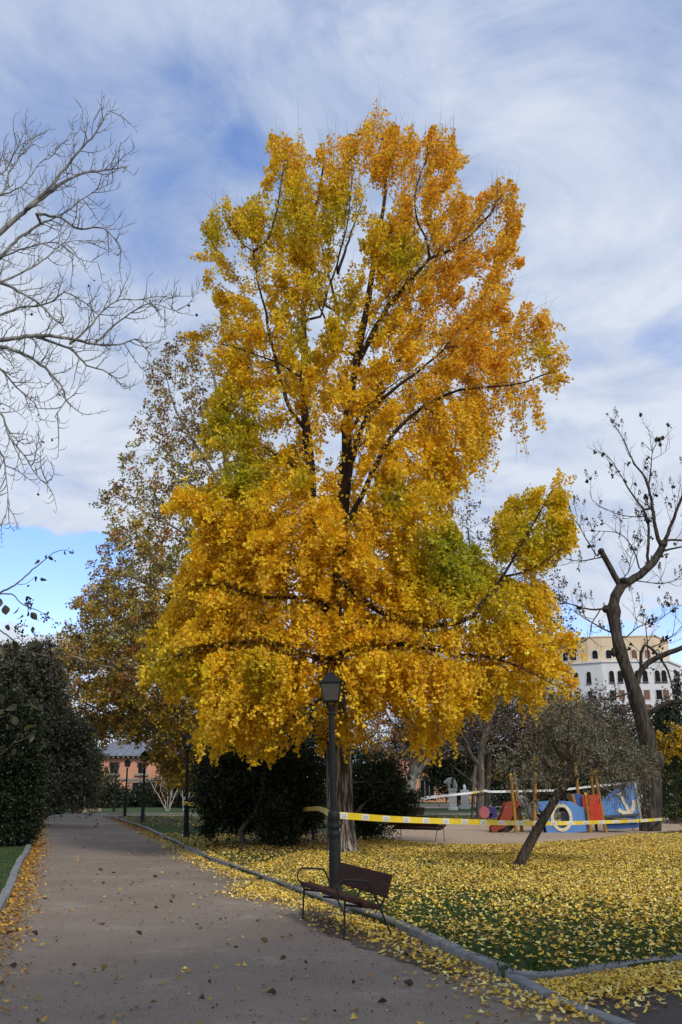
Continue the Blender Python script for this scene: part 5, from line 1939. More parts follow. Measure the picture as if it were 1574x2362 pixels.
# ---------------- evergreen shrubs, hedges and far trees made of lumps
def lump_tree(name, label, cat, px, Y, lumps, palette, n, size, seed, trunk_r=0.12, shape='oval', bark=None, thick=0.9, material=None, group=None, shell=0.35, z0=LAWN, stems=None, jitter=0.25, dirz=0.2, rough=0.22, limbs=True, rfreq=1.3, cull=-0.75, sprig=0.5, world=None):
    """crown of leaves through several ellipsoids (px, py, rx, ry) about the distance Y, on a forked trunk"""
    r = np.random.default_rng(seed)
    base = np.array([P(px, 1850, Y)[0], Y, z0]) if world is None else world + np.array([0, 0, z0])
    root = empty(name, base, label, cat, group)
    Cs, Ds = [], []
    vol = np.array([l[-2] * l[-1] if world is not None else l[2] * l[3] for l in lumps], float)
    cen = []
    for l, v in zip(lumps, vol):
        if world is not None:
            c, rx, ry = np.array(l[0], float), l[1], l[2]
            s = 1.0
        else:
            x, y, rx, ry = l[:4]
            dy = l[4] if len(l) > 4 else r.uniform(-0.35, 0.35) * rx * mpp(Y)
            c = P(x, y, Y + dy)
            s = mpp(Y + dy, y)
        cen.append(c)
        m = max(20, int(n * v / vol.sum()))
        d = unit(r.normal(size=(m, 3)))
        k = r.uniform(0, 1, (m, 1)) ** shell
        k = k * (1 + rough * noise3(d * 2.0 + c * 0.7, rfreq * 2, seed + 3, 3)[:, None])
        q = c + d * k * np.array([rx * s, rx * s * thick, ry * s])
        Cs.append(q)
        Ds.append(d)
    C, D = np.vstack(Cs), np.vstack(Ds)
    if sprig:
        # shoots standing out of the mass
        k = r.choice(len(C), max(8, int(n * sprig / 14)))
        sd = unit(D[k] + r.normal(0, .5, (len(k), 3)) + np.array([0, 0, 0.25]))
        q, e, _ = sprays(r, C[k], sd, r.uniform(2.5, 7.0, len(k)) * size, 0.12, 14, size * 0.9)
        C, D = np.vstack([C, q]), np.vstack([D, e])
    ok = C[:, 2] > z0 + 0.02
    C, D = C[ok], D[ok]
    clump = noise3(C, 2.2 / max(size * 8, .5), seed + 9, 3)
    ok = clump > cull
    C, D, clump = C[ok], D[ok], clump[ok]
    col = mixcol(r, len(C), palette, jitter)
    D = unit(D + r.normal(0, 0.8, D.shape) + np.array([0, 0, dirz]))
    t = Tree(r)
    if not stems:
        top = max(cen, key=lambda c: c[2])
        t.limb([base + np.array([0, 0, -0.1]), base + (top - base) * np.array([0.3, 0.3, 0.45]) + np.array([0.02, 0, 0]), top], trunk_r, trunk_r * 0.2, seg=0.4, wob=0.02)
        if limbs:
            for c in cen:
                A = np.array(t.pos)
                i = int(np.argmin(np.abs(A[:, 2] - max(base[2] + 0.2, c[2] - 0.7 * np.linalg.norm((c - base)[:2]) - 0.3))))
                if np.linalg.norm(A[i] - c) > 0.3:
                    t.limb([A[i], (A[i] + c) / 2 + np.array([0, 0, 0.1]), c], trunk_r * 0.45, trunk_r * 0.12, seg=0.4, wob=0.02)
    if stems:
        for pts, r0, r1 in stems:
            t = Tree(r)
            t.limb(pts, r0, r1, seg=0.25, wob=0.015)
            t.mesh("stem", bark or B_DARK, root, noise=0.10)
    else:
        t.mesh("trunk", bark or B_DARK, root, noise=0.06)
    leaves("crown", C, D, r.uniform(0.6, 1.25, len(C)) * size, col, material or M_EVER, root, r, shape, 0.5)
    return root


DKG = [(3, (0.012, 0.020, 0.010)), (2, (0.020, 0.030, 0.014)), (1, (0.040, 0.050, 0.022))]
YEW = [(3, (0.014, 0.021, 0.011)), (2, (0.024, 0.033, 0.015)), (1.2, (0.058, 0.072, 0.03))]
OLV = [(3, (0.15, 0.145, 0.095)), (2, (0.21, 0.20, 0.145)), (1.3, (0.12, 0.09, 0.06)), (0.8, (0.25, 0.18, 0.045))]
BLUEC = [(3, (0.088, 0.086, 0.058)), (2, (0.045, 0.048, 0.032)), (1.2, (0.155, 0.15, 0.11))]
GRN = [(3, (0.045, 0.08, 0.018)), (2, (0.03, 0.055, 0.014)), (1, (0.07, 0.10, 0.025))]
GREYT = [(3, (0.085, 0.075, 0.065)), (2, (0.06, 0.052, 0.045)), (1, (0.10, 0.085, 0.05))]

# tall dark hedge on the left
yh = G(50, 1962)[1]
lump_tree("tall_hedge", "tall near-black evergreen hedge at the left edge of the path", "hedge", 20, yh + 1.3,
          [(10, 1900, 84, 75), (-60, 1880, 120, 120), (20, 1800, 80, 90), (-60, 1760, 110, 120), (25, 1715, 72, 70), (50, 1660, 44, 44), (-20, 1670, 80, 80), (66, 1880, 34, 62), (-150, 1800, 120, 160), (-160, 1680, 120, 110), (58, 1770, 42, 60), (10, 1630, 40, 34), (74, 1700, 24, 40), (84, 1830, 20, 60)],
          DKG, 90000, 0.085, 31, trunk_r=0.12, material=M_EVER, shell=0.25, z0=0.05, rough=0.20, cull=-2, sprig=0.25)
# blue-grey cedar behind the hedge
yc = 44.0
lump_tree("blue_cedar", "blue-grey cedar rising behind the tall dark hedge", "tree", 55, yc,
          [(20, 1560, 70, 40), (70, 1545, 60, 36), (60, 1600, 70, 40), (110, 1640, 55, 45), (140, 1690, 60, 45), (150, 1750, 66, 50), (160, 1810, 60, 45), (100, 1760, 60, 90), (90, 1560, 45, 30), (30, 1505, 44, 20), (84, 1498, 26, 16), (60, 1525, 60, 20), (-20, 1520, 40, 26), (115, 1535, 24, 14), (110, 1590, 40, 26), (170, 1700, 40, 36), (190, 1830, 34, 30), (60, 1700, 80, 90)],
          BLUEC, 52000, 0.13, 33, trunk_r=0.3, shape='oval', shell=0.45, rough=0.45)
lump_tree("dark_fir", "dark green fir top showing above the cedar against the sky", "tree", 105, 60.0,
          [(112, 1500, 24, 20), (100, 1530, 40, 24), (118, 1570, 44, 30), (100, 1620, 60, 40), (120, 1680, 70, 50), (120, 1760, 80, 60)], DKG, 30000, 0.2, 35, trunk_r=0.25, shape='needle', rough=0.4)
lump_tree("holm_oak", "dark green holm oak at the far left end of the path, beside the pink house", "tree", 175, 72.0,
          [(170, 1720, 50, 40), (190, 1760, 45, 50), (160, 1790, 50, 50), (200, 1810, 30, 44), (140, 1750, 40, 60), (212, 1775, 20, 26)], [(3, (0.035, 0.048, 0.018)), (2, (0.05, 0.06, 0.02)), (1, (0.08, 0.075, 0.02))], 16000, 0.2, 37, trunk_r=0.3)
lump_tree("rounded_shrub", "bright green rounded shrub at the foot of the tall dark hedge", "shrub", 128, G(128, 1876)[1],
          [(126, 1856, 19, 22), (118, 1862, 16, 16), (136, 1862, 12, 14)], GRN, 6000, 0.11, 39, trunk_r=0.06, z0=0.0)
for i, (x, y, w, hh, Y, lab) in enumerate([(240, 1832, 46, 44, 88, "dark shrub with a twiggy top before the pink house's left corner"), (190, 1858, 26, 16, 86, "low brown-green shrub behind the tan boulders"),
                                           (300, 1846, 42, 26, 92, "low dark shrub before the pink house's ground floor, left of the white stems"), (352, 1836, 44, 36, 94, "dark shrub before the pink house behind the white stems"),
                                           (442, 1834, 50, 40, 90, "dark shrub between the second lamp and the thicket, far off"), (500, 1820, 60, 60, 88, "large dark bush far behind the thicket")]):
    lump_tree("garden_shrub", lab, "shrub", x, Y, [(x, y, w, hh), (x - w * .5, y + hh * .3, w * .6, hh * .7), (x + w * .5, y + hh * .25, w * .6, hh * .75)], DKG if i != 1 else [(2, (0.05, 0.04, 0.025)), (1, (0.04, 0.05, 0.02))], 5000, 0.17, 41 + i, trunk_r=0.07, z0=0.05,
              group="shrubs before the pink house")

# the dark yew thicket under the ginkgo
yy = G(600, 1950, LAWN)[1]
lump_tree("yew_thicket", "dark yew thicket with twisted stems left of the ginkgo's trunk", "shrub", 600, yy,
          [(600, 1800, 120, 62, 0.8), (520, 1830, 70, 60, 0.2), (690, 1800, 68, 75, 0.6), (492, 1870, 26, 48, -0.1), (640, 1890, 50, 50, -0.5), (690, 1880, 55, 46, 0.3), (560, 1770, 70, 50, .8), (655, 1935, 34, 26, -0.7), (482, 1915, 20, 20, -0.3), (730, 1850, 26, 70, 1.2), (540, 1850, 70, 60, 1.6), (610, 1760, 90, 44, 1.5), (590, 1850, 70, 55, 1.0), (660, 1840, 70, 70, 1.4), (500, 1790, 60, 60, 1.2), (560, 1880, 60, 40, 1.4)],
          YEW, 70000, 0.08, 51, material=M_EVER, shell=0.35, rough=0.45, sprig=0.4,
          stems=[(pl([(563, 1962), (559, 1935), (558, 1915), (572, 1898), (585, 1880), (600, 1850), (610, 1790)], yy - 0.3, yy), 0.085, 0.04),
                 (pl([(622, 1958), (606, 1925), (598, 1905), (592, 1895), (600, 1870), (618, 1830)], yy + 0.2), 0.10, 0.05),
                 (pl([(606, 1955), (604, 1915), (605, 1880), (601, 1868)], yy + 0.4), 0.07, 0.05),
                 (pl([(641, 1965), (646, 1945), (652, 1925)], yy - 0.4), 0.10, 0.09),
                 (pl([(724, 1938), (725, 1910), (722, 1880)], yy + 1.2), 0.07, 0.05)], bark=B_GREY)
lump_tree("yew_thicket", "dark bush with thin bare stems right of the ginkgo's trunk", "shrub", 850, yy + 2.5,
          [(850, 1800, 56, 48), (880, 1835, 48, 44), (830, 1870, 34, 60), (870, 1890, 34, 40), (905, 1850, 36, 40), (930, 1865, 34, 24), (900, 1790, 40, 36), (850, 1905, 24, 24), (955, 1838, 22, 14)],
          [(3, (0.020, 0.032, 0.016)), (2, (0.032, 0.045, 0.020)), (1, (0.075, 0.085, 0.03))], 21000, 0.075, 53, shell=0.4, rough=0.38,
          stems=[(pl([(815, 1930), (815, 1890), (835, 1860), (870, 1835), (905, 1828)], yy + 1.9), 0.05, 0.015), (pl([(815, 1890), (850, 1845), (872, 1815)], yy + 1.9), 0.035, 0.012), (pl([(822, 1935), (850, 1880), (880, 1800)], yy + 2.5), 0.06, 0.02),
                 (pl([(808, 1806), (850, 1802), (866, 1790)], yy + 1.6), 0.03, 0.01)], bark=B_GREY)
# darker trees behind, filling the view under the crowns
far = [("brown_tree", "brown half-bare tree far behind, under the ginkgo's right side", 1120, 74, [(1100, 1660, 90, 50), (1200, 1690, 80, 50), (1020, 1700, 70, 50), (1150, 1610, 80, 44), (1260, 1640, 60, 50), (950, 1700, 60, 60)], [(3, (0.12, 0.085, 0.07)), (2, (0.10, 0.09, 0.04)), (1, (0.16, 0.13, 0.04))], 22000, 0.19),
       ("holm_oak", "dark holm oak behind the white statues", 1050, 96, [(1040, 1780, 60, 60), (1075, 1740, 50, 50), (1010, 1770, 40, 40), (1060, 1820, 26, 24)], DKG, 12000, 0.24),
       ("holm_oak", "black-green holm oak just right of the split trunk", 1170, 84, [(1160, 1800, 46, 62), (1200, 1770, 50, 60), (1140, 1760, 30, 60), (1230, 1810, 50, 50), (1290, 1830, 60, 40), (1350, 1830, 60, 40)], DKG, 16000, 0.22),
       ("holm_oak", "dark tree behind the leaning olive's crown, before the white block", 1330, 100, [(1250, 1740, 70, 70), (1320, 1760, 60, 70), (1400, 1780, 60, 70), (1450, 1790, 50, 70)], [(2, (0.03, 0.035, 0.02)), (2, (0.06, 0.055, 0.03)), (1, (0.09, 0.07, 0.03))], 16000, 0.26),
       ("bare_thicket", "grey leafless thicket below the white apartment block", 1400, 120, [(1330, 1660, 60, 50), (1390, 1650, 50, 60), (1440, 1680, 50, 60), (1300, 1720, 60, 60), (1480, 1700, 40, 50)], GREYT, 9000, 0.30),
       ("dark_conifer", "dark conifer at the right, between the burled tree and the cypress", 1530, 110, [(1525, 1660, 18, 40), (1530, 1720, 34, 60), (1520, 1790, 40, 60), (1565, 1740, 26, 60), (1545, 1640, 14, 30)], DKG, 9000, 0.26),
       ("holm_oak", "dark tree mass far behind the yew thicket under the plane tree", 600, 86, [(560, 1700, 90, 70), (680, 1710, 90, 80), (480, 1740, 70, 60), (760, 1740, 70, 80), (620, 1770, 120, 70), (840, 1760, 50, 60), (700, 1640, 90, 60)], DKG, 20000, 0.28),
       ("poplar_row", "green trees on the skyline above the pink house's roof", 300, 165, [(240, 1680, 50, 34), (320, 1670, 60, 40), (400, 1680, 60, 40), (180, 1690, 50, 40), (480, 1680, 60, 40)], [(2, (0.05, 0.065, 0.025)), (1, (0.08, 0.08, 0.03)), (1, (0.10, 0.075, 0.04))], 9000, 0.42)]
for i, (nm, lab, x, Y, lumps, pal, n, sz) in enumerate(far):
    lump_tree(nm, lab, "tree", x, Y, lumps, pal, n, sz, 61 + i, trunk_r=0.3, z0=0.03, rough=0.35, shell=0.4, group="dark trees in the distance" if nm == "holm_oak" else None)
# slim cypresses
for i, (x, y0, y1, w, Y, lab) in enumerate([(1563, 1560, 1830, 11, 130, "tall slim dark cypress at the right edge before the white block"), (1518, 1640, 1830, 9, 138, "shorter cypress left of the tall slim one")]):
    lum = [(x, y0 + (y1 - y0) * t, w * (0.35 + 0.9 * math.sin(min(t * 2.2 + 0.15, 1.57))), (y1 - y0) * 0.09) for t in np.linspace(0.05, 0.95, 9)]
    lump_tree("cypress_tree", lab, "tree", x, Y, lum, DKG, 5000, 0.26, 71 + i, trunk_r=0.15, z0=0.03, rough=0.15, limbs=False, dirz=1.2, thick=1.0)
# hedge with yellow leaves at the right edge
lump_tree("broadleaf_hedge", "green hedge with some yellow leaves at the right edge of the lawn", "hedge", 1570, G(1560, 1902, LAWN)[1] + 1.5,
          [(1570, 1840, 46, 62), (1600, 1780, 60, 80), (1560, 1760, 26, 40), (1640, 1840, 70, 70), (1545, 1870, 20, 34), (1700, 1800, 80, 100)], [(4, (0.028, 0.048, 0.014)), (2, (0.045, 0.07, 0.02)), (0.25, (0.42, 0.26, 0.02))], 20000, 0.10, 75, trunk_r=0.08, shell=0.25)
r = np.random.default_rng(6)
lump_tree("yellow_shrub", "yellow-leaved young tree beside the burled trunk at the right edge", "shrub", 1555, G(1560, 1902, LAWN)[1] + 0.6, [(1522, 1706, 10, 22), (1552, 1725, 22, 22), (1570, 1700, 20, 26), (1535, 1745, 14, 18)],
          [(3, (0.55, 0.34, 0.025)), (1, (0.36, 0.27, 0.03)), (1, (0.06, 0.08, 0.02))], 1500, 0.11, 77, trunk_r=0.04, shell=0.6, material=M_LEAF, shape='broad')
# unseen evergreen, added beside the camera to cast shade on the near path
cw = [(6.4, 0.0, 8.5, 2.6, 2.4), (8.4, 0.8, 8.3, 2.6, 2.2), (4.6, -0.6, 8.2, 2.2, 2.0), (2.8, -1.2, 8.0, 2.0, 1.7), (6.6, -1.2, 10.0, 2.2, 1.8), (10.0, 1.4, 8.0, 2.0, 1.8), (1.4, -1.6, 8.2, 1.6, 1.4)]
lum = []
SHADE = np.array([6.4, -0.4, 0.0])
lump_tree("holm_oak", "unseen holm oak added to the right of the viewer to shade the near path", "tree", 0, 1.0, [(c, a, b) for *c, a, b in cw], DKG, 17000, 0.16, 97, trunk_r=0.25, world=SHADE)
# white-stemmed shrubs before the pink house
for i, (x, lab) in enumerate([(388, "leafless white-stemmed shrub on the lawn, nearer the pink house"), (424, "leafless white-stemmed shrub hidden partly by the second lamp")]):
    b_ = G(x, 1871, 0.05)
    rr = np.random.default_rng(80 + i)
    root = empty("white_stemmed_shrub", b_, lab, "shrub", "white-stemmed shrubs on the lawn")
    t = Tree(rr)
    for k in range(6):
        a = rr.uniform(-1, 1)
        q0 = b_ + np.array([a * 0.12, rr.uniform(-.1, .1), -0.05])
        d = np.array([a * 1.0 + rr.normal(0, .2), rr.normal(0, 0.5), 0])
        pts = [q0, q0 + d * 0.25 + np.array([0, 0, 0.7]), q0 + d * 0.75 + np.array([0, 0, 1.6]), q0 + d * 1.1 + np.array([rr.normal(0, .1), 0, 2.6]), q0 + d * 1.5 + np.array([0, 0, 3.3])]
        ids = t.limb(pts, 0.05, 0.012, seg=0.3, wob=0.025, attach=False)
        for j in ids[3::2]:
            e = np.array([rr.normal(0, 1), rr.normal(0, 1), 1.0])
            p0 = t.pos[j]
            t.limb([p0, p0 + e * 0.3, p0 + e * 0.55 + np.array([0, 0, 0.25])], 0.02, 0.006, seg=0.2, wob=0.02)
    t.mesh("stems", B_WHITE, root)

# ---------------- the leaning tree with an olive-grey crown
b_ = G(1197, 1999, LAWN)
YL = b_[1]
def lean_dens(x, y, s):
    d = np.ones(len(x))
    d = np.where((y > 1775) & (x < 1275), 0.35, d)
    d = np.where((y > 1765) & (x > 1290) & (x < 1400), 0.25, d)
    for hx, hy, hr in ((1235, 1700, 16), (1290, 1690, 14), (1370, 1720, 16), (1420, 1760, 14), (1200, 1770, 14), (1340, 1650, 14), (1270, 1770, 14)):
        d = np.where(np.hypot(x - hx, y - hy) < hr, 0.1, d)
    return d


LO = [(1155, 1790), (1175, 1730), (1215, 1680), (1260, 1640), (1310, 1610), (1370, 1625), (1420, 1680), (1465, 1710), (1492, 1745), (1495, 1790), (1450, 1800), (1448, 1832), (1410, 1825), (1395, 1795), (1350, 1785), (1330, 1800), (1290, 1810), (1262, 1845), (1230, 1850), (1205, 1838), (1175, 1840)]
leafy_tree("leaning_tree", "small leaning tree with a grey-olive crown on the leaf-strewn lawn", "tree", b_, LO, YL, 1900, 44, OLV, 0.075,
           [([b_ + np.array([-0.02, 0, -0.05])] + pl([(1207, 1975), (1232, 1928), (1255, 1888), (1280, 1845), (1298, 1805), (1310, 1770)], YL), 0.125, 0.075),
            (pl([(1285, 1838), (1330, 1790), (1375, 1760), (1430, 1750), (1475, 1765)], YL, YL - 0.5), 0.05, 0.015),
            (pl([(1308, 1775), (1311, 1720), (1310, 1670), (1325, 1625)], YL, YL + 0.3), 0.045, 0.012),
            (pl([(1300, 1800), (1255, 1760), (1215, 1760), (1185, 1790)], YL, YL - 0.4), 0.045, 0.012),
            (pl([(1310, 1760), (1370, 1700), (1415, 1690)], YL, YL + 0.5), 0.04, 0.012),
            (pl([(1308, 1770), (1270, 1710), (1240, 1690)], YL, YL + 0.5), 0.04, 0.012)],
           B_DARK, 91, depth=0.75, shape='needle', hole=0.85, hfreq=2.6, tip=0.003, spr=(0.2, 0.62), rad=0.075, droop=0.5, zd=(0.0, 0.5), dens=lean_dens, material=M_EVER, twig=0.004, mb=0.03)


# ---------------- leafless trees
def twig(t, i, d, L, r0, bend, seg, rng_, wob=0.0, n=None):
    """a curved shoot from node i: direction d turning towards bend as it grows"""
    k = n or max(3, int(L / seg))
    p = t.pos[i].copy()
    d = d / np.linalg.norm(d)
    ids, par = [], i
    for s in range(k):
        d = d + bend * (1.0 / k) * (0.5 + s / k) + rng_.normal(0, wob, 3)
        d = d / np.linalg.norm(d)
        p = p + d * (L / k)
        t.pos.append(p)
        t.par.append(par)
        t.rad.append(r0 * (1 - 0.7 * (s + 1) / k))
        par = len(t.pos) - 1
        ids.append(par)
    return ids


def tang(t, i):
    p = t.par[i]
    return unit(t.pos[i] - t.pos[p]) if p >= 0 else np.array([0, 0, 1.0])


# left: pale tree reaching in from outside the frame
YB_ = 17.5
rb = np.random.default_rng(101)
base = np.array([-10.3, YB_, 0.0])
bare = empty("bare_tree", base, "pale leafless tree reaching in from the upper left with hooked twigs", "tree")
T = Tree(rb)
fork = P(-230, 700, YB_)
T.limb([base + np.array([0, 0, -0.1]), base + np.array([0.1, 0, 2.5]), base + np.array([0.3, 0, 5.2]), P(-330, 1050, YB_), P(-300, 900, YB_), fork, P(-190, 560, YB_), P(-160, 380, YB_), P(-120, 200, YB_)], 0.34, 0.06, seg=0.4)
Lm = [([(-240, 760), (-100, 620), (0, 537), (64, 481), (110, 438), (153, 387), (183, 349), (221, 306), (249, 255)], 0, -0.6, 0.085, 0.008),
      ([(64, 481), (123, 438), (178, 404), (225, 396), (272, 389), (293, 387)], -.3, 0.3, 0.045, 0.008),
      ([(-250, 860), (-100, 680), (0, 595), (34, 557), (85, 523), (150, 490), (210, 445), (262, 420)], 0.3, 0.9, 0.06, 0.008),
      ([(85, 493), (140, 502), (178, 527), (238, 527), (272, 561), (280, 583)], .3, -0.2, 0.03, 0.006),
      ([(-240, 720), (-100, 650), (0, 651), (42, 672), (93, 702), (127, 736), (145, 744)], 0, -0.8, 0.055, 0.012),
      ([(-150, 760), (0, 727), (38, 710), (106, 702), (149, 676), (187, 693), (229, 727)], 0, 0.4, 0.035, 0.008),
      ([(-300, 900), (-120, 810), (0, 787), (85, 774), (170, 782), (217, 795), (272, 795), (310, 782), (335, 800), (350, 822)], 0, -0.7, 0.07, 0.008),
      ([(217, 795), (263, 753), (314, 714), (353, 702), (404, 717)], -.4, -0.9, 0.022, 0.004),
      ([(161, 795), (212, 748), (255, 702), (297, 691), (345, 692), (385, 698)], -.3, 0.2, 0.022, 0.004),
      ([(-300, 890), (-120, 800), (0, 800), (42, 812), (85, 833), (119, 863), (145, 895), (150, 925), (127, 962)], 0, -1.0, 0.065, 0.008),
      ([(85, 778), (161, 804), (200, 842), (238, 855), (265, 870), (285, 897)], -.2, 0.4, 0.03, 0.006),
      ([(-200, 840), (-60, 830), (0, 850), (38, 893), (85, 935), (90, 965)], .3, 0.6, 0.035, 0.006),
      ([(-250, 930), (-80, 900), (0, 952), (21, 1008), (55, 1050), (85, 1097), (112, 1116)], 0, -0.7, 0.035, 0.006),
      ([(-250, 960), (-80, 960), (0, 1040), (15, 1100), (20, 1150), (12, 1200)], .2, 0.3, 0.03, 0.005),
      ([(-200, 560), (-80, 500), (0, 451), (25, 391), (51, 357), (82, 315)], 0, 0.7, 0.04, 0.006),
      ([(0, 451), (50, 430), (90, 380), (125, 345)], .2, 0.2, 0.02, 0.005),
      ([(-200, 480), (-70, 420), (5, 400), (40, 340), (75, 330)], .2, 1.0, 0.03, 0.005),
      ([(0, 595), (70, 570), (130, 560), (190, 600), (225, 605)], .4, 1.0, 0.022, 0.005),
      ([(0, 651), (60, 625), (100, 600), (150, 560), (200, 555)], 0, 0.9, 0.022, 0.005)]
ids_all = []
for pts, y0, y1, r0, r1 in Lm:
    ids = T.limb(pl(pts, YB_ + y0, YB_ + y1), r0, r1, seg=0.12, wob=0.008)
    ids_all.append(ids)
L1 = []
for ids in ids_all:
    for i in ids[4:]:
        x, y = to_pix([T.pos[i]])
        if x[0] < -60 or rb.uniform() > 1.0:
            continue
        tg = tang(T, i)
        side = unit(np.cross(tg, rb.normal(size=3)))
        up = rb.choice([1.0, -1.0], p=[0.55, 0.45])
        d = tg * rb.uniform(0.4, 1.0) + side * 0.8 + np.array([0, 0, 0.35 * up])
        bend = np.array([0, 0, rb.uniform(0.6, 2.2)]) if rb.uniform() < 0.65 else np.array([rb.uniform(0, .8), 0, rb.uniform(-1.2, 0.2)])
        t_ = twig(T, i, d, rb.uniform(0.25, 0.95), 0.011, bend, 0.09, rb, 0.10)
        L1.append(t_)
for ids in L1:
    for i in ids[1:]:
        if rb.uniform() > 0.72:
            continue
        tg = tang(T, i)
        side = unit(np.cross(tg, rb.normal(size=3)))
        twig(T, i, tg * 0.6 + side * 0.9, rb.uniform(0.08, 0.32), 0.008, np.array([0, 0, rb.uniform(0.8, 2.6)]), 0.06, rb, 0.08)
T.mesh("trunk", B_PALE, bare, noise=0.05, rmul=1.2)
tipc = np.array([T.pos[i] for i in T.tips()])
k = rb.uniform(0, 1, len(tipc)) < 0.04
k &= tipc[:, 2] < 13
leaves("last_leaves", tipc[k], rb.normal(0, 1, (k.sum(), 3)) - np.array([0, 0, 1]), rb.uniform(0.05, 0.09, k.sum()), mixcol(rb, k.sum(), [(1, (0.07, 0.07, 0.02)), (1, (0.05, 0.035, 0.02))]), M_LEAF, bare, rb, 'broad')

B_BURL = bark_mat('burled_bark', (0.030, 0.025, 0.021), (0.10, 0.085, 0.072), scale=10, zs=0.16, bump=1.0, dist=0.06)
# right: dark tree with a burl, seed heads on its twigs
rb = np.random.default_rng(111)
b_ = G(1500, 1917, LAWN)
YR = b_[1]
burl = empty("burled_tree", b_, "big dark leafless tree with a burl and upright seed heads at the right", "tree")
T = Tree(rb)
T.limb([b_ + np.array([0, 0, -0.2]), b_ + np.array([0, 0, 0.15])] + pl([(1503, 1860), (1505, 1800), (1500, 1745), (1490, 1690), (1476, 1640), (1463, 1592), (1448, 1550), (1431, 1500), (1420, 1450), (1415, 1410), (1420, 1375), (1433, 1353)], YR), 0.44, 0.215, seg=0.3, wob=0.0, rpow=0.7)
for i in range(6, len(T.rad)):
    T.rad[i] *= 1 + 0.10 * math.sin(i * 0.9) * math.sin(i * 0.37 + 1) + rb.normal(0, 0.035)
for px, py, kx in ((1402, 1402, 1.5), (1424, 1503, 1.25), (1432, 1356, 1.1)):
    j = int(np.argmin([np.hypot(*(np.array(to_pix([q])).ravel() - (px, py))) for q in T.pos]))
    T.rad[j] *= kx ** 0.6
RL = [([(1433, 1353), (1475, 1326), (1506, 1298), (1528, 1262), (1532, 1248)], 0, 0, 0.185, 0.145), ([(1430, 1350), (1412, 1318), (1402, 1298), (1387, 1271)], 0, -0.2, 0.14, 0.115),
      ([(1528, 1262), (1518, 1243), (1509, 1194), (1500, 1139), (1488, 1102), (1463, 1069), (1445, 1026), (1427, 992)], 0, 0.2, 0.10, 0.012),
      ([(1530, 1255), (1537, 1240), (1555, 1194), (1574, 1145), (1600, 1080)], 0, -0.4, 0.09, 0.03), ([(1530, 1250), (1545, 1245), (1574, 1247), (1630, 1250)], 0, .4, 0.06, 0.02), ([(1520, 1275), (1545, 1268), (1574, 1263), (1620, 1255)], 0, -.5, 0.06, 0.02),
      ([(1494, 1120), (1500, 1090), (1504, 1060), (1505, 1038), (1515, 1025), (1528, 1012)], 0.1, 0.2, 0.04, 0.008), ([(1504, 1040), (1492, 1030), (1481, 1018)], .1, .1, 0.02, 0.006), ([(1505, 1060), (1525, 1050), (1545, 1032)], .1, .1, 0.015, 0.006), ([(1504, 1038), (1508, 1010), (1504, 998)], .1, .1, .015, .006),
      ([(1500, 1140), (1485, 1176), (1454, 1133), (1423, 1081), (1399, 1047)][1:], 0.2, 0.4, 0.05, 0.008), ([(1494, 1301), (1497, 1219), (1490, 1190), (1482, 1170)], 0, .3, 0.07, 0.05),
      ([(1490, 1191), (1460, 1192), (1432, 1188), (1405, 1178), (1384, 1167), (1365, 1151)], .2, -.2, 0.03, 0.008), ([(1475, 1310), (1463, 1271), (1442, 1240), (1420, 1228), (1396, 1225), (1350, 1225)], -.1, -.6, 0.035, 0.008),
      ([(1384, 1286), (1355, 1292), (1322, 1294), (1305, 1290), (1292, 1274)], -.2, -.3, 0.035, 0.01), ([(1374, 1277), (1356, 1249), (1332, 1206), (1310, 1185), (1286, 1164)], -.2, .2, 0.03, 0.008), ([(1387, 1271), (1378, 1282), (1372, 1276)], -.2, -.2, 0.06, 0.03),
      ([(1412, 1400), (1396, 1405), (1362, 1405), (1330, 1398), (1307, 1390), (1276, 1378)], 0, -.7, 0.06, 0.012), ([(1416, 1462), (1381, 1445), (1341, 1421), (1320, 1405), (1301, 1393)], 0, .6, 0.045, 0.01), ([(1384, 1408), (1365, 1440), (1360, 1470), (1330, 1490)], -.3, -.5, 0.03, 0.008),
      ([(1463, 1592), (1478, 1550), (1495, 1530), (1515, 1519), (1545, 1505), (1574, 1494), (1640, 1470)], 0, -.6, 0.13, 0.085), ([(1470, 1575), (1478, 1540), (1479, 1506), (1488, 1488), (1500, 1492), (1525, 1520), (1545, 1560), (1552, 1600)], 0, -.3, 0.09, 0.025),
      ([(1490, 1660), (1506, 1640), (1537, 1622), (1574, 1620), (1640, 1622)], 0, -.8, 0.11, 0.08), ([(1463, 1595), (1440, 1603), (1414, 1610), (1380, 1614), (1344, 1613)], 0, -.8, 0.05, 0.012), ([(1496, 1520), (1494, 1480), (1490, 1440), (1496, 1420)], -.2, .1, 0.035, 0.015),
      ([(1445, 1470), (1470, 1448), (1495, 1440), (1520, 1430), (1560, 1400)], .1, .5, 0.03, 0.008), ([(1490, 1440), (1470, 1430), (1455, 1410)], 0, .2, 0.02, 0.007), ([(1470, 1340), (1530, 1345), (1574, 1335)], 0, .3, 0.03, 0.012), ([(1425, 1345), (1450, 1320), (1455, 1290), (1470, 1260)], 0, .3, 0.03, 0.01),
      ([(1500, 1495), (1530, 1480), (1560, 1460), (1574, 1440)], 0, .3, 0.03, 0.01), ([(1490, 1650), (1470, 1640), (1450, 1660), (1430, 1680), (1400, 1690)], 0, -.5, 0.03, 0.008)]
RIDS = [T.limb(pl(p, YR + a, YR + b), r0, r1, seg=0.22, wob=0.012) for p, a, b, r0, r1 in RL]
L1 = []
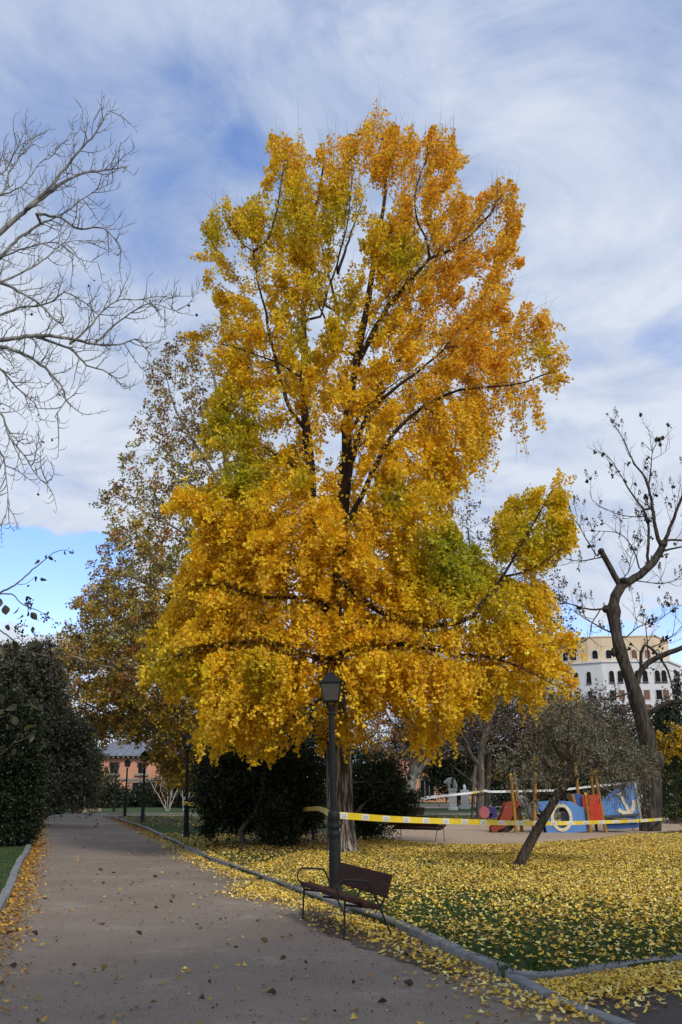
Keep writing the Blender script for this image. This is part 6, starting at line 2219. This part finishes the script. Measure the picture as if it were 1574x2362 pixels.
for ids in RIDS:
    for i in ids[2:]:
        if T.rad[i] > 0.10 or rb.uniform() > 0.85:
            continue
        tg = tang(T, i)
        side = unit(np.cross(tg, rb.normal(size=3)))
        L1.append(twig(T, i, tg * rb.uniform(.3, .9) + side * 0.8 + np.array([0, 0, 0.3]), rb.uniform(0.4, 1.4), 0.014, np.array([0, 0, rb.uniform(0.2, 1.6)]), 0.15, rb, 0.10))
L2 = []
for ids in L1:
    for i in ids[1:]:
        if rb.uniform() > 0.65:
            continue
        tg = tang(T, i)
        side = unit(np.cross(tg, rb.normal(size=3)))
        L2.append(twig(T, i, tg * .6 + side * .8, rb.uniform(0.15, 0.5), 0.008, np.array([0, 0, rb.uniform(0.3, 1.8)]), 0.10, rb, 0.08))
trunk = T.mesh("trunk", B_BURL, burl, noise=0.07, big=20)
# burl on the right of the trunk
g = P(1512, 1752, YR - 0.1) - b_
v, f = [], []
n1, n2 = 18, 12
for i in range(n2 + 1):
    for j in range(n1):
        a, t_ = 2 * math.pi * j / n1, math.pi * i / n2
        v.append((math.sin(t_) * math.cos(a), math.sin(t_) * math.sin(a), math.cos(t_)))
v = np.array(v) * (1 + 0.16 * noise3(np.array(v), 2.6, 3))[:, None] * np.array([0.36, 0.33, 0.40]) + g
for i in range(n2):
    for j in range(n1):
        l = (j + 1) % n1
        f.append((i * n1 + j, (i + 1) * n1 + j, (i + 1) * n1 + l, i * n1 + l))
MB().add(v, f).build("burl", B_BURL, burl, smooth=True)
def knot(px, py, Y, rx, rz, name="knot"):
    c = P(px, py, Y) - b_
    w = np.array([(math.sin(math.pi * i / 10) * math.cos(2 * math.pi * j / 14), math.sin(math.pi * i / 10) * math.sin(2 * math.pi * j / 14), math.cos(math.pi * i / 10)) for i in range(11) for j in range(14)])
    w = w * (1 + 0.22 * noise3(w, 3.0, int(px), 3))[:, None] * np.array([rx, rx, rz]) + c
    ff = [(i * 14 + j, (i + 1) * 14 + j, (i + 1) * 14 + (j + 1) % 14, i * 14 + (j + 1) % 14) for i in range(10) for j in range(14)]
    MB().add(w, ff).build(name, B_BURL, burl, smooth=True)


knot(1400, 1404, YR, 0.20, 0.18)
knot(1418, 1504, YR, 0.17, 0.20)
knot(1387, 1271, YR - 0.2, 0.15, 0.13)
knot(1440, 1340, YR - 0.1, 0.20, 0.15)
knot(1530, 1255, YR, 0.20, 0.17)
# upright seed heads: little capsules up a thin spike
ends = [ids[-1] for ids in L1 + L2]
rb.shuffle(ends)
count = 0
for i in ends[:700]:
    p = np.array(T.pos[i])
    x, y = to_pix([p])
    if (not (1130 < y[0] < 1470) and rb.uniform() < 0.8) or x[0] > 1590 or count >= 100:
        continue
    count += 1
    Lh = rb.uniform(0.25, 0.5)
    ax = unit(np.array([rb.normal(0, .12), rb.normal(0, .12), 1.0]))
    m = 26
    tt = rb.uniform(0.1, 1, m)
    o = unit(rb.normal(size=(m, 3))) * (0.075 * (1.15 - tt))[:, None]
    sh = leaves("seed_head", p + ax * (tt * Lh)[:, None] + o, unit(o + np.array([0, 0, .05])), rb.uniform(0.045, 0.08, m), mixcol(rb, m, [(2, (0.14, 0.115, 0.105)), (1, (0.22, 0.19, 0.17))]), M_EVER, burl, rb, 'broad', 0.6)
    V, F = spray_twigs(None, p[None], ax[None], np.array([Lh]), np.array([0.0]), 0.006, seg=2)
    o = np_mesh("spike", V, F, B_DARK, burl)
    o.parent = sh
# a few withered leaves
sel = rb.choice([i for ids in L1 + L2 for i in ids], 120)
C = np.repeat(np.array([T.pos[i] for i in sel]), 4, axis=0) + rb.normal(0, 0.05, (480, 3))
leaves("withered_leaves", C, rb.normal(0, .5, (480, 3)) - np.array([0, 0, 1.0]), rb.uniform(0.08, 0.2, 480), mixcol(rb, 480, [(3, (0.03, 0.025, 0.022)), (0.5, (0.12, 0.11, 0.03))]), M_EVER, burl, rb, 'broad', 1.0)

# ---------------- near tree at the left edge: large leaves and dark fruit clusters
rb = np.random.default_rng(121)
YN = 11.5
base = np.array([-5.6, YN, 0.0])
near = empty("fruiting_tree", base, "near branches with large drooping leaves and dark fruit clusters at the left edge", "tree")
T = Tree(rb)
T.limb([base + np.array([0, 0, -.1]), base + np.array([0.05, 0, 1.2]), P(-150, 1650, YN), P(-110, 1480, YN), P(-90, 1360, YN)], 0.11, 0.03, seg=0.2)
NL = [([(-110, 1440), (-40, 1395), (0, 1368), (35, 1350), (75, 1315), (105, 1290), (128, 1273), (150, 1269), (172, 1275)], 0, 0.1, 0.020, 0.003), ([(0, 1370), (28, 1371), (48, 1390), (70, 1402), (95, 1411), (125, 1432)], 0, -.1, 0.010, 0.003),
      ([(-110, 1470), (-40, 1440), (10, 1460), (60, 1500), (110, 1513), (150, 1514), (185, 1522)], 0, .2, 0.014, 0.003), ([(38, 1347), (60, 1348), (80, 1332)], 0, 0, 0.006, 0.003), ([(-120, 1560), (-40, 1560), (20, 1530), (60, 1495)], 0, .3, 0.014, 0.004),
      ([(-150, 1820), (-60, 1790), (0, 1742), (30, 1715), (48, 1690), (52, 1660)], 0, -.4, 0.012, 0.003), ([(30, 1715), (60, 1702), (78, 1685)], -.3, -.4, 0.006, 0.002), ([(-120, 1640), (-40, 1650), (0, 1655), (25, 1645)], 0, -.2, 0.010, 0.003), ([(-130, 1700), (-40, 1700), (0, 1702), (15, 1690)], 0, -.2, 0.010, 0.003)]
for p, a, b, r0, r1 in NL:
    T.limb(pl(p, YN + a, YN + b), r0, r1, seg=0.05, wob=0.003)
T.mesh("trunk", B_GREY, near, noise=0.04)
LV = [(88, 1290, 0, 1, 22), (103, 1284, 1, .3, 16), (112, 1285, 1, .5, 14), (80, 1330, .5, .8, 20), (95, 1332, 1, .8, 22), (12, 1395, .3, 1, 30), (2, 1380, -.2, 1, 26), (44, 1400, -.6, .9, 22), (60, 1375, .3, .9, 18), (64, 1405, .6, 1, 26), (72, 1412, .8, 1, 24), (52, 1418, -.2, 1, 22), (20, 1440, .1, 1, 22),
      (75, 1445, .2, 1, 16), (30, 1480, .5, .7, 26), (60, 1485, .8, .2, 24), (78, 1480, .9, .5, 22), (85, 1520, .2, 1, 26), (115, 1500, .3, 1, 16), (140, 1495, -.3, 1, 18), (142, 1520, .1, 1, 26), (5, 1490, .2, 1, 26), (165, 1520, 1, .4, 22), (40, 1625, -.8, .5, 26), (70, 1620, .6, .6, 24), (60, 1610, .1, -.2, 22), (10, 1635, -.6, .4, 26), (90, 1625, .8, 1, 18),
      (40, 1672, -.4, -.8, 28), (56, 1685, .8, -.6, 26), (50, 1690, .2, 1, 12), (75, 1690, -.1, 1, 22), (15, 1720, -.5, .6, 20), (32, 1725, .3, 1, 22), (0, 1600, .4, .8, 26), (20, 1510, .6, .8, 24)]
C = np.array([P(x, y, YN + rb.uniform(-.25, .25)) for x, y, *_ in LV])
D = np.array([[dx, rb.normal(0, .3), -dy] for _, _, dx, dy, _ in LV], float)
sz = np.array([q[4] for q in LV]) * mpp(YN) * 1.05
lc = mixcol(rb, len(LV), [(3, (0.028, 0.026, 0.012)), (2, (0.042, 0.038, 0.013)), (1, (0.032, 0.021, 0.014))], .2)
lc[29] = (0.16, 0.17, 0.03)
# larger leaves are built as folded blades with pointed tips
nL = len(LV)
for q in range(nL):
    pass


def big_leaves(name, C, D, S, col, material, parent, rng):
    D = unit(D)
    n = len(C)
    R = unit(np.cross(D, rng.normal(0, .6, (n, 3)) + np.array([0, 1.0, 0.2])))
    U = np.cross(R, D)
    prof = [(0.0, 0.0), (0.12, 0.16), (0.32, 0.30), (0.55, 0.28), (0.78, 0.15), (1.0, 0.0)]
    V, F = [], []
    S = S[:, None]
    for a, w in prof:
        sag = U * (-(a ** 2) * 0.25) * S
        for sgn in (-1, 0, 1):
            V.append(C + D * S * a + R * S * w * sgn + U * S * abs(sgn) * w * 0.35 + sag)
    V = np.stack(V, 1)
    tri = []
    for i in range(len(prof) - 1):
        for j in range(2):
            a, b = i * 3 + j, i * 3 + j + 1
            tri.append((a, b, b + 3, a + 3))
    F = (np.arange(n) * V.shape[1])[:, None, None] + np.array(tri)[None]
    return np_mesh(name, V.reshape(-1, 3), F.reshape(-1, 4), material, parent, np.repeat(col, V.shape[1], 0), smooth=True)


big_leaves("leaves", C, D, sz, lc, M_EVER, near, rb)
M_FRUIT = mat("dark_fruit", (0.022, 0.017, 0.016), (0.014, 0.011, 0.011), 0.5)
for x, y, n, s in [(68, 1392, 40, 9), (108, 1424, 22, 9), (48, 1450, 40, 12), (152, 1276, 5, 9), (168, 1274, 4, 6), (95, 1426, 5, 8), (124, 1440, 5, 7), (128, 1293, 1, 1), (66, 1353, 2, 3), (185, 1540, 30, 10), (210, 1548, 26, 10)]:
    m = MB()
    for k in range(n):
        q = P(x + rb.normal(0, s * .6), y + rb.normal(0, s * .7), YN + rb.normal(0, .03)) - base
        s_ = rb.uniform(0.008, 0.014)
        m.lathe([(0.2 * s_, q[2] - s_), (0.85 * s_, q[2] - 0.5 * s_), (s_, q[2]), (0.8 * s_, q[2] + 0.6 * s_), (0.2 * s_, q[2] + s_)], 6, cx=q[0], cy=q[1])
    m.build("fruit_cluster", M_FRUIT, near, smooth=True)

# ------------------------------------------------------------------ white tapes beyond, on the trees and the ship
TAPE_C = [P(905, 1853, yy + 4.5), P(960, 1843, yy + 8), P(1030, 1835, YM - 4), P(1090, 1828.5, YM - 0.45), P(1118, 1824, YM - 0.5), P(1135, 1826, YM + 0.2), P(1200, 1825, YM + 2), P(1290, 1822, YM + 4), P(1385, 1812, YM + 5), P(1460, 1806, YM + 5)]
tape("pale tape strung from the dark bush past the split tree and behind the ship", TAPE_C, 0.13, base=M_TAPE_W, panels=[(1096, 10), (1111, 9)], pm=M_TAPE_Y)

# ------------------------------------------------------------------ fallen leaves and grass
def flat_leaves(name, x, y, z, size, col, rng_, shape, label=None, tilt=0.35):
    n = len(x)
    a = rng_.uniform(0, 2 * math.pi, n)
    D = np.stack([np.cos(a), np.sin(a), rng_.normal(0, tilt * .6, n)], 1)
    up = np.array([0, 0, 1.0]) + rng_.normal(0, tilt, (n, 3))
    D = unit(D)
    a_, w, t_ = LEAF_SHAPES[shape]
    R = unit(np.cross(D, up))
    U = np.cross(R, D)
    U *= np.sign(U[:, 2:3])
    S = size[:, None]
    C = np.stack([x, y, z], 1) + U * 0.004 + np.array([0, 0, 1]) * (np.abs(D[:, 2:3]) * S * .5)
    f = rng_.uniform(0.0, 0.5, (n, 1))
    c0 = C - D * S * 0.5
    g = rng_.uniform(-0.35, 0.45, (n, 1))
    if shape == 'fan':      # notched fan on a short stalk
        prof = [(0.0, 0.0), (0.30, 0.10), (0.62, 0.52), (0.90, 0.36), (0.80, 0.03), (0.90, -0.36), (0.62, -0.52), (0.30, -0.10)]
        tri = [(0, 1, 7), (1, 2, 4), (2, 3, 4), (1, 4, 7), (7, 4, 6), (4, 5, 6)]
    else:
        prof = [(0.0, 0.0), (0.25, 0.30), (0.60, 0.34), (1.0, 0.0), (0.60, -0.34), (0.25, -0.30)]
        tri = [(0, 1, 5), (1, 2, 5), (2, 4, 5), (2, 3, 4)]
    V = np.stack([c0 + D * S * p + R * S * q + U * S * (f * abs(q) * 1.1 + g * p * p * 0.5) for p, q in prof], 1)
    V[:, :, 2] = np.maximum(V[:, :, 2], z[:, None] - 0.004)
    nv = len(prof)
    F = (np.arange(n) * nv)[:, None, None] + np.array(tri)[None]
    o = np_mesh(name, V.reshape(-1, 3), F.reshape(-1, 3), M_FALLEN, None, np.repeat(np.clip(col, 0, .9), nv, 0))
    return tag(o, label, None, None, 'stuff')


rb = np.random.default_rng(131)
lawn_np = [tuple(p) for p in lawn_poly]


def in_frame(x, y, margin=120):
    px, py = to_pix(np.stack([x, y, np.full(len(x), LAWN)], 1))
    return (px > -margin) & (px < 1574 + margin) & (py < 2362 + 80)


YELF = [(1.0, (0.26, 0.15, 0.05)), (4, (0.66, 0.45, 0.06)), (3, (0.74, 0.56, 0.14)), (1.1, (0.58, 0.33, 0.04)), (1.8, (0.66, 0.55, 0.24)), (0.5, (0.30, 0.20, 0.06))]
n = 1000000
x, y = rb.uniform(-12, 20, n), 9.0 + 27.0 * rb.uniform(0, 1, n) ** 1.1
k = inpoly(lawn_np, x, y) & in_frame(x, y, 850) & ~inpoly([tuple(p) for p in sand], x, y)
x, y = x[k], y[k]
px, py = to_pix(np.stack([x, y, np.full(len(x), LAWN)], 1))
nz = noise3(np.stack([x, y, 0 * x], 1), 1.3, 8, 4)
dn = np.interp(py, [1930, 2000, 2100, 2140, 2180, 2230, 2290], [0.56, 0.52, 0.40, 0.22, 0.12, 0.085, 0.09]) * np.clip(0.95 + 0.95 * nz, 0.12, 1.6)
dn *= np.interp(seg_dist(x, y, [tuple(p) for p in g_right]), [0, 0.15, 0.5], [0.55, 0.6, 1.0])
dn = np.where(inpoly([tuple(p) for p in soil], x, y), dn * 0.16, dn)
dn = np.where((px < 480), dn * 0.25, dn)
k = rb.uniform(0, 1, len(x)) < dn
x, y = x[k], y[k]
col = mixcol(rb, len(x), YELF, 0.2)
flat_leaves("fallen_leaves", x, y, np.full(len(x), LAWN + 0.012) + rb.uniform(0, 0.03, len(x)), rb.uniform(0.040, 0.066, len(x)), col, rb, 'fan', "yellow leaves carpeting the lawn under the ginkgo")
print("lawn leaves", len(x))
# brown and yellow leaves on the far lawns and the sand
n = 26000
x, y = rb.uniform(-22, 40, n), rb.uniform(26, 85, n)
k = in_frame(x, y) & (noise3(np.stack([x, y, 0 * x], 1), .35, 12, 3) + rb.normal(0, .3, n) > -0.1) & inpoly(lawn_np, x, y)
x, y = x[k], y[k]
insand = inpoly([tuple(p) for p in sand], x, y)
kk_ = ~insand | (rb.uniform(0, 1, len(x)) < 0.12)
x, y = x[kk_], y[kk_]
flat_leaves("fallen_leaves", x, y, np.full(len(x), LAWN + 0.016), rb.uniform(0.08, 0.17, len(x)), mixcol(rb, len(x), [(2, (0.34, 0.19, 0.04)), (2, (0.20, 0.09, 0.035)), (1.5, (0.48, 0.30, 0.04)), (1, (0.12, 0.07, 0.04))], .25), rb, 'broad', "brown and yellow leaves on the far lawn and sand")
# leaves on the path: drifts along both kerbs, a scatter between
gr = np.array(g_right)
gl = np.array([np.array(p) for p in LEFT_EDGE])


def along(line, n, off, rng_, lo=0.0, hi=1.0):
    q = resample([(p[0], p[1], 0) for p in line], 0.1)
    d = np.concatenate([[0], np.cumsum(np.linalg.norm(np.diff(q, axis=0), axis=1))])
    s = rng_.uniform(lo, hi, n) * d[-1]
    p = np.stack([np.interp(s, d, q[:, i]) for i in range(2)], 1)
    t = unit(np.stack([np.interp(s + .1, d, q[:, i]) - np.interp(s - .1, d, q[:, i]) for i in range(2)], 1) + 1e-6)
    nr = np.stack([-t[:, 1], t[:, 0]], 1)
    return p + nr * off[:, None], s


x, y, cc = [], [], []
# right kerb drift (towards the path): heavy by the bench
n = 20000
p, s = along(gr, n, np.abs(rb.normal(0, 0.30, n)) + 0.02, rb, 0, 0.62)
a = to_pix(np.stack([p[:, 0], p[:, 1], 0 * s], 1))
w = np.interp(a[1], [1960, 2020, 2045, 2090, 2150, 2200, 2300], [0.2, 0.7, 1.0, 1.0, 0.8, 0.6, 0.45]) * np.clip(0.7 + 0.6 * noise3(np.stack([p[:, 0], p[:, 1], 0 * s], 1), 2.5, 3), 0.1, 1)
k = rb.uniform(0, 1, n) < w
x.append(p[k, 0]); y.append(p[k, 1]); cc.append(mixcol(rb, k.sum(), YELF, .2))
# yellow drift out on the path left of the bench
n = 2600
c = G(630, 2058)
q = np.stack([c[0] + rb.normal(0, 0.34, n), c[1] + rb.normal(0, 0.55, n)], 1)
x.append(q[:, 0]); y.append(q[:, 1]); cc.append(mixcol(rb, n, YELF, .2))
# far right kerb: rusty
n = 2600
p, s = along(gr, n, np.abs(rb.normal(0, 0.25, n)) + 0.02, rb, 0.5, 1.0)
x.append(p[:, 0]); y.append(p[:, 1]); cc.append(mixcol(rb, n, [(2, (0.34, 0.14, 0.03)), (1, (0.40, 0.24, 0.04)), (1, (0.16, 0.08, 0.04))], .2))
# left kerb drift: orange and brown
n = 9000
p, s = along(gl, n, -(np.abs(rb.normal(0, 0.22, n)) + 0.02), rb, 0.0, 0.8)
x.append(p[:, 0]); y.append(p[:, 1]); cc.append(mixcol(rb, n, [(3, (0.50, 0.28, 0.03)), (2.5, (0.40, 0.17, 0.025)), (1.5, (0.20, 0.10, 0.04)), (1, (0.45, 0.35, 0.08))], .25))
# side path corner
n = 7500
t_ = rb.uniform(0, 1, n)
o = k0[None, :2] * (1 - t_[:, None]) + k1[None, :2] * t_[:, None]
o = o + np.stack([rb.normal(0, .05, n), -np.abs(rb.normal(0, 0.45, n)) * rb.uniform(0.2, 1.3, n) - .02], 1)
k = ~inpoly(lawn_np, o[:, 0], o[:, 1])
x.append(o[k, 0]); y.append(o[k, 1]); cc.append(mixcol(rb, k.sum(), YELF, .25))
# scatter over the whole path
pp_poly = [tuple(p) for p in RIGHT_EDGE + junction[:1] + LEFT_EDGE[::-1]]
n = 9000
a, b = rb.uniform(-18, 4, n), 7.5 + 50 * rb.uniform(0, 1, n) ** 1.5
k = inpoly(pp_poly, a, b)
a, b = a[k], b[k]
dr = seg_dist(a, b, [tuple(p) for p in g_right])
k = rb.uniform(0, 1, len(a)) < np.interp(dr, [0, 0.8, 2.5, 5], [1.0, 0.75, 0.4, 0.3]) * 0.75
x.append(a[k]); y.append(b[k]); cc.append(mixcol(rb, k.sum(), [(3, (0.50, 0.32, 0.05)), (2, (0.26, 0.15, 0.05)), (1, (0.12, 0.075, 0.04)), (1, (0.36, 0.16, 0.04))], .25))
x, y, cc = np.concatenate(x), np.concatenate(y), np.vstack(cc)
k = in_frame(x, y, 200) | (y > 20)
x, y, cc = x[k], y[k], cc[k]
flat_leaves("fallen_leaves", x, y, np.full(len(x), 0.012) + rb.uniform(0, 0.012, len(x)), rb.uniform(0.038, 0.066, len(x)), cc, rb, 'fan', "yellow and rusty leaves drifted along the path's kerbs")
# crumbs of leaf, bark and grit
n = 9000
a, b = rb.uniform(-9, 4, n), 7.8 + 24 * rb.uniform(0, 1, n) ** 1.5
k = inpoly(pp_poly, a, b)
a, b = a[k], b[k]
flat_leaves("leaf_litter", a, b, np.full(len(a), 0.009), rb.uniform(0.008, 0.026, len(a)), mixcol(rb, len(a), [(3, (0.07, 0.045, 0.03)), (2, (0.16, 0.10, 0.05)), (1, (0.30, 0.24, 0.17)), (1, (0.02, 0.016, 0.014))], .3), rb, 'broad', "crumbs of leaf and bark scattered over the path")
# larger curled brown leaves on the near path
n = 130
a, b = rb.uniform(-6, 3, n), 8.2 + 14 * rb.uniform(0, 1, n) ** 1.3
k = inpoly(pp_poly, a, b)
a, b = a[k], b[k]
m_ = len(a)
an = rb.uniform(0, 6.28, m_)
o = big_leaves("curled_leaves", np.stack([a, b, np.full(m_, 0.03)], 1), np.stack([np.cos(an), np.sin(an), rb.normal(0, .25, m_)], 1), rb.uniform(0.045, 0.105, m_), mixcol(rb, m_, [(2, (0.13, 0.085, 0.04)), (2, (0.075, 0.05, 0.032)), (1, (0.24, 0.20, 0.06))], .2), M_FALLEN, None, rb)
tag(o, "larger curled brown leaves lying on the near path", None, None, 'stuff')
# grass blades
n = 150000
x, y = rb.uniform(-9, 12, n), 9.2 + 17 * rb.uniform(0, 1, n) ** 1.35
k = inpoly(lawn_np, x, y) & in_frame(x, y, 600)
x, y = x[k], y[k]
n = len(x)
D = np.stack([rb.normal(0, .45, n), rb.normal(0, .45, n), np.ones(n)], 1)
o = leaves("grass", np.stack([x, y, np.full(n, LAWN - 0.004)], 1), D, rb.uniform(0.03, 0.075, n), mixcol(rb, n, [(3, (0.040, 0.085, 0.012)), (2, (0.028, 0.055, 0.010)), (1, (0.075, 0.10, 0.02))], .2), M_EVER, None, rb, 'needle', 0.2, kind='stuff')
tag(o, "short green grass of the right lawn")
n = 26000
x, y = rb.uniform(-9, -3, n), 11 + 22 * rb.uniform(0, 1, n)
k = inpoly([tuple(p) for p in left_lawn], x, y) & in_frame(x, y, 60)
x, y = x[k], y[k]
n = len(x)
D = np.stack([rb.normal(0, .45, n), rb.normal(0, .45, n), np.ones(n)], 1)
o = leaves("grass", np.stack([x, y, np.full(n, LAWN - 0.014)], 1), D, rb.uniform(0.03, 0.075, n), mixcol(rb, n, [(3, (0.040, 0.085, 0.012)), (2, (0.028, 0.055, 0.010)), (1, (0.075, 0.10, 0.02))], .2), M_EVER, None, rb, 'needle', 0.2, kind='stuff')
tag(o, "short green grass of the left lawn")
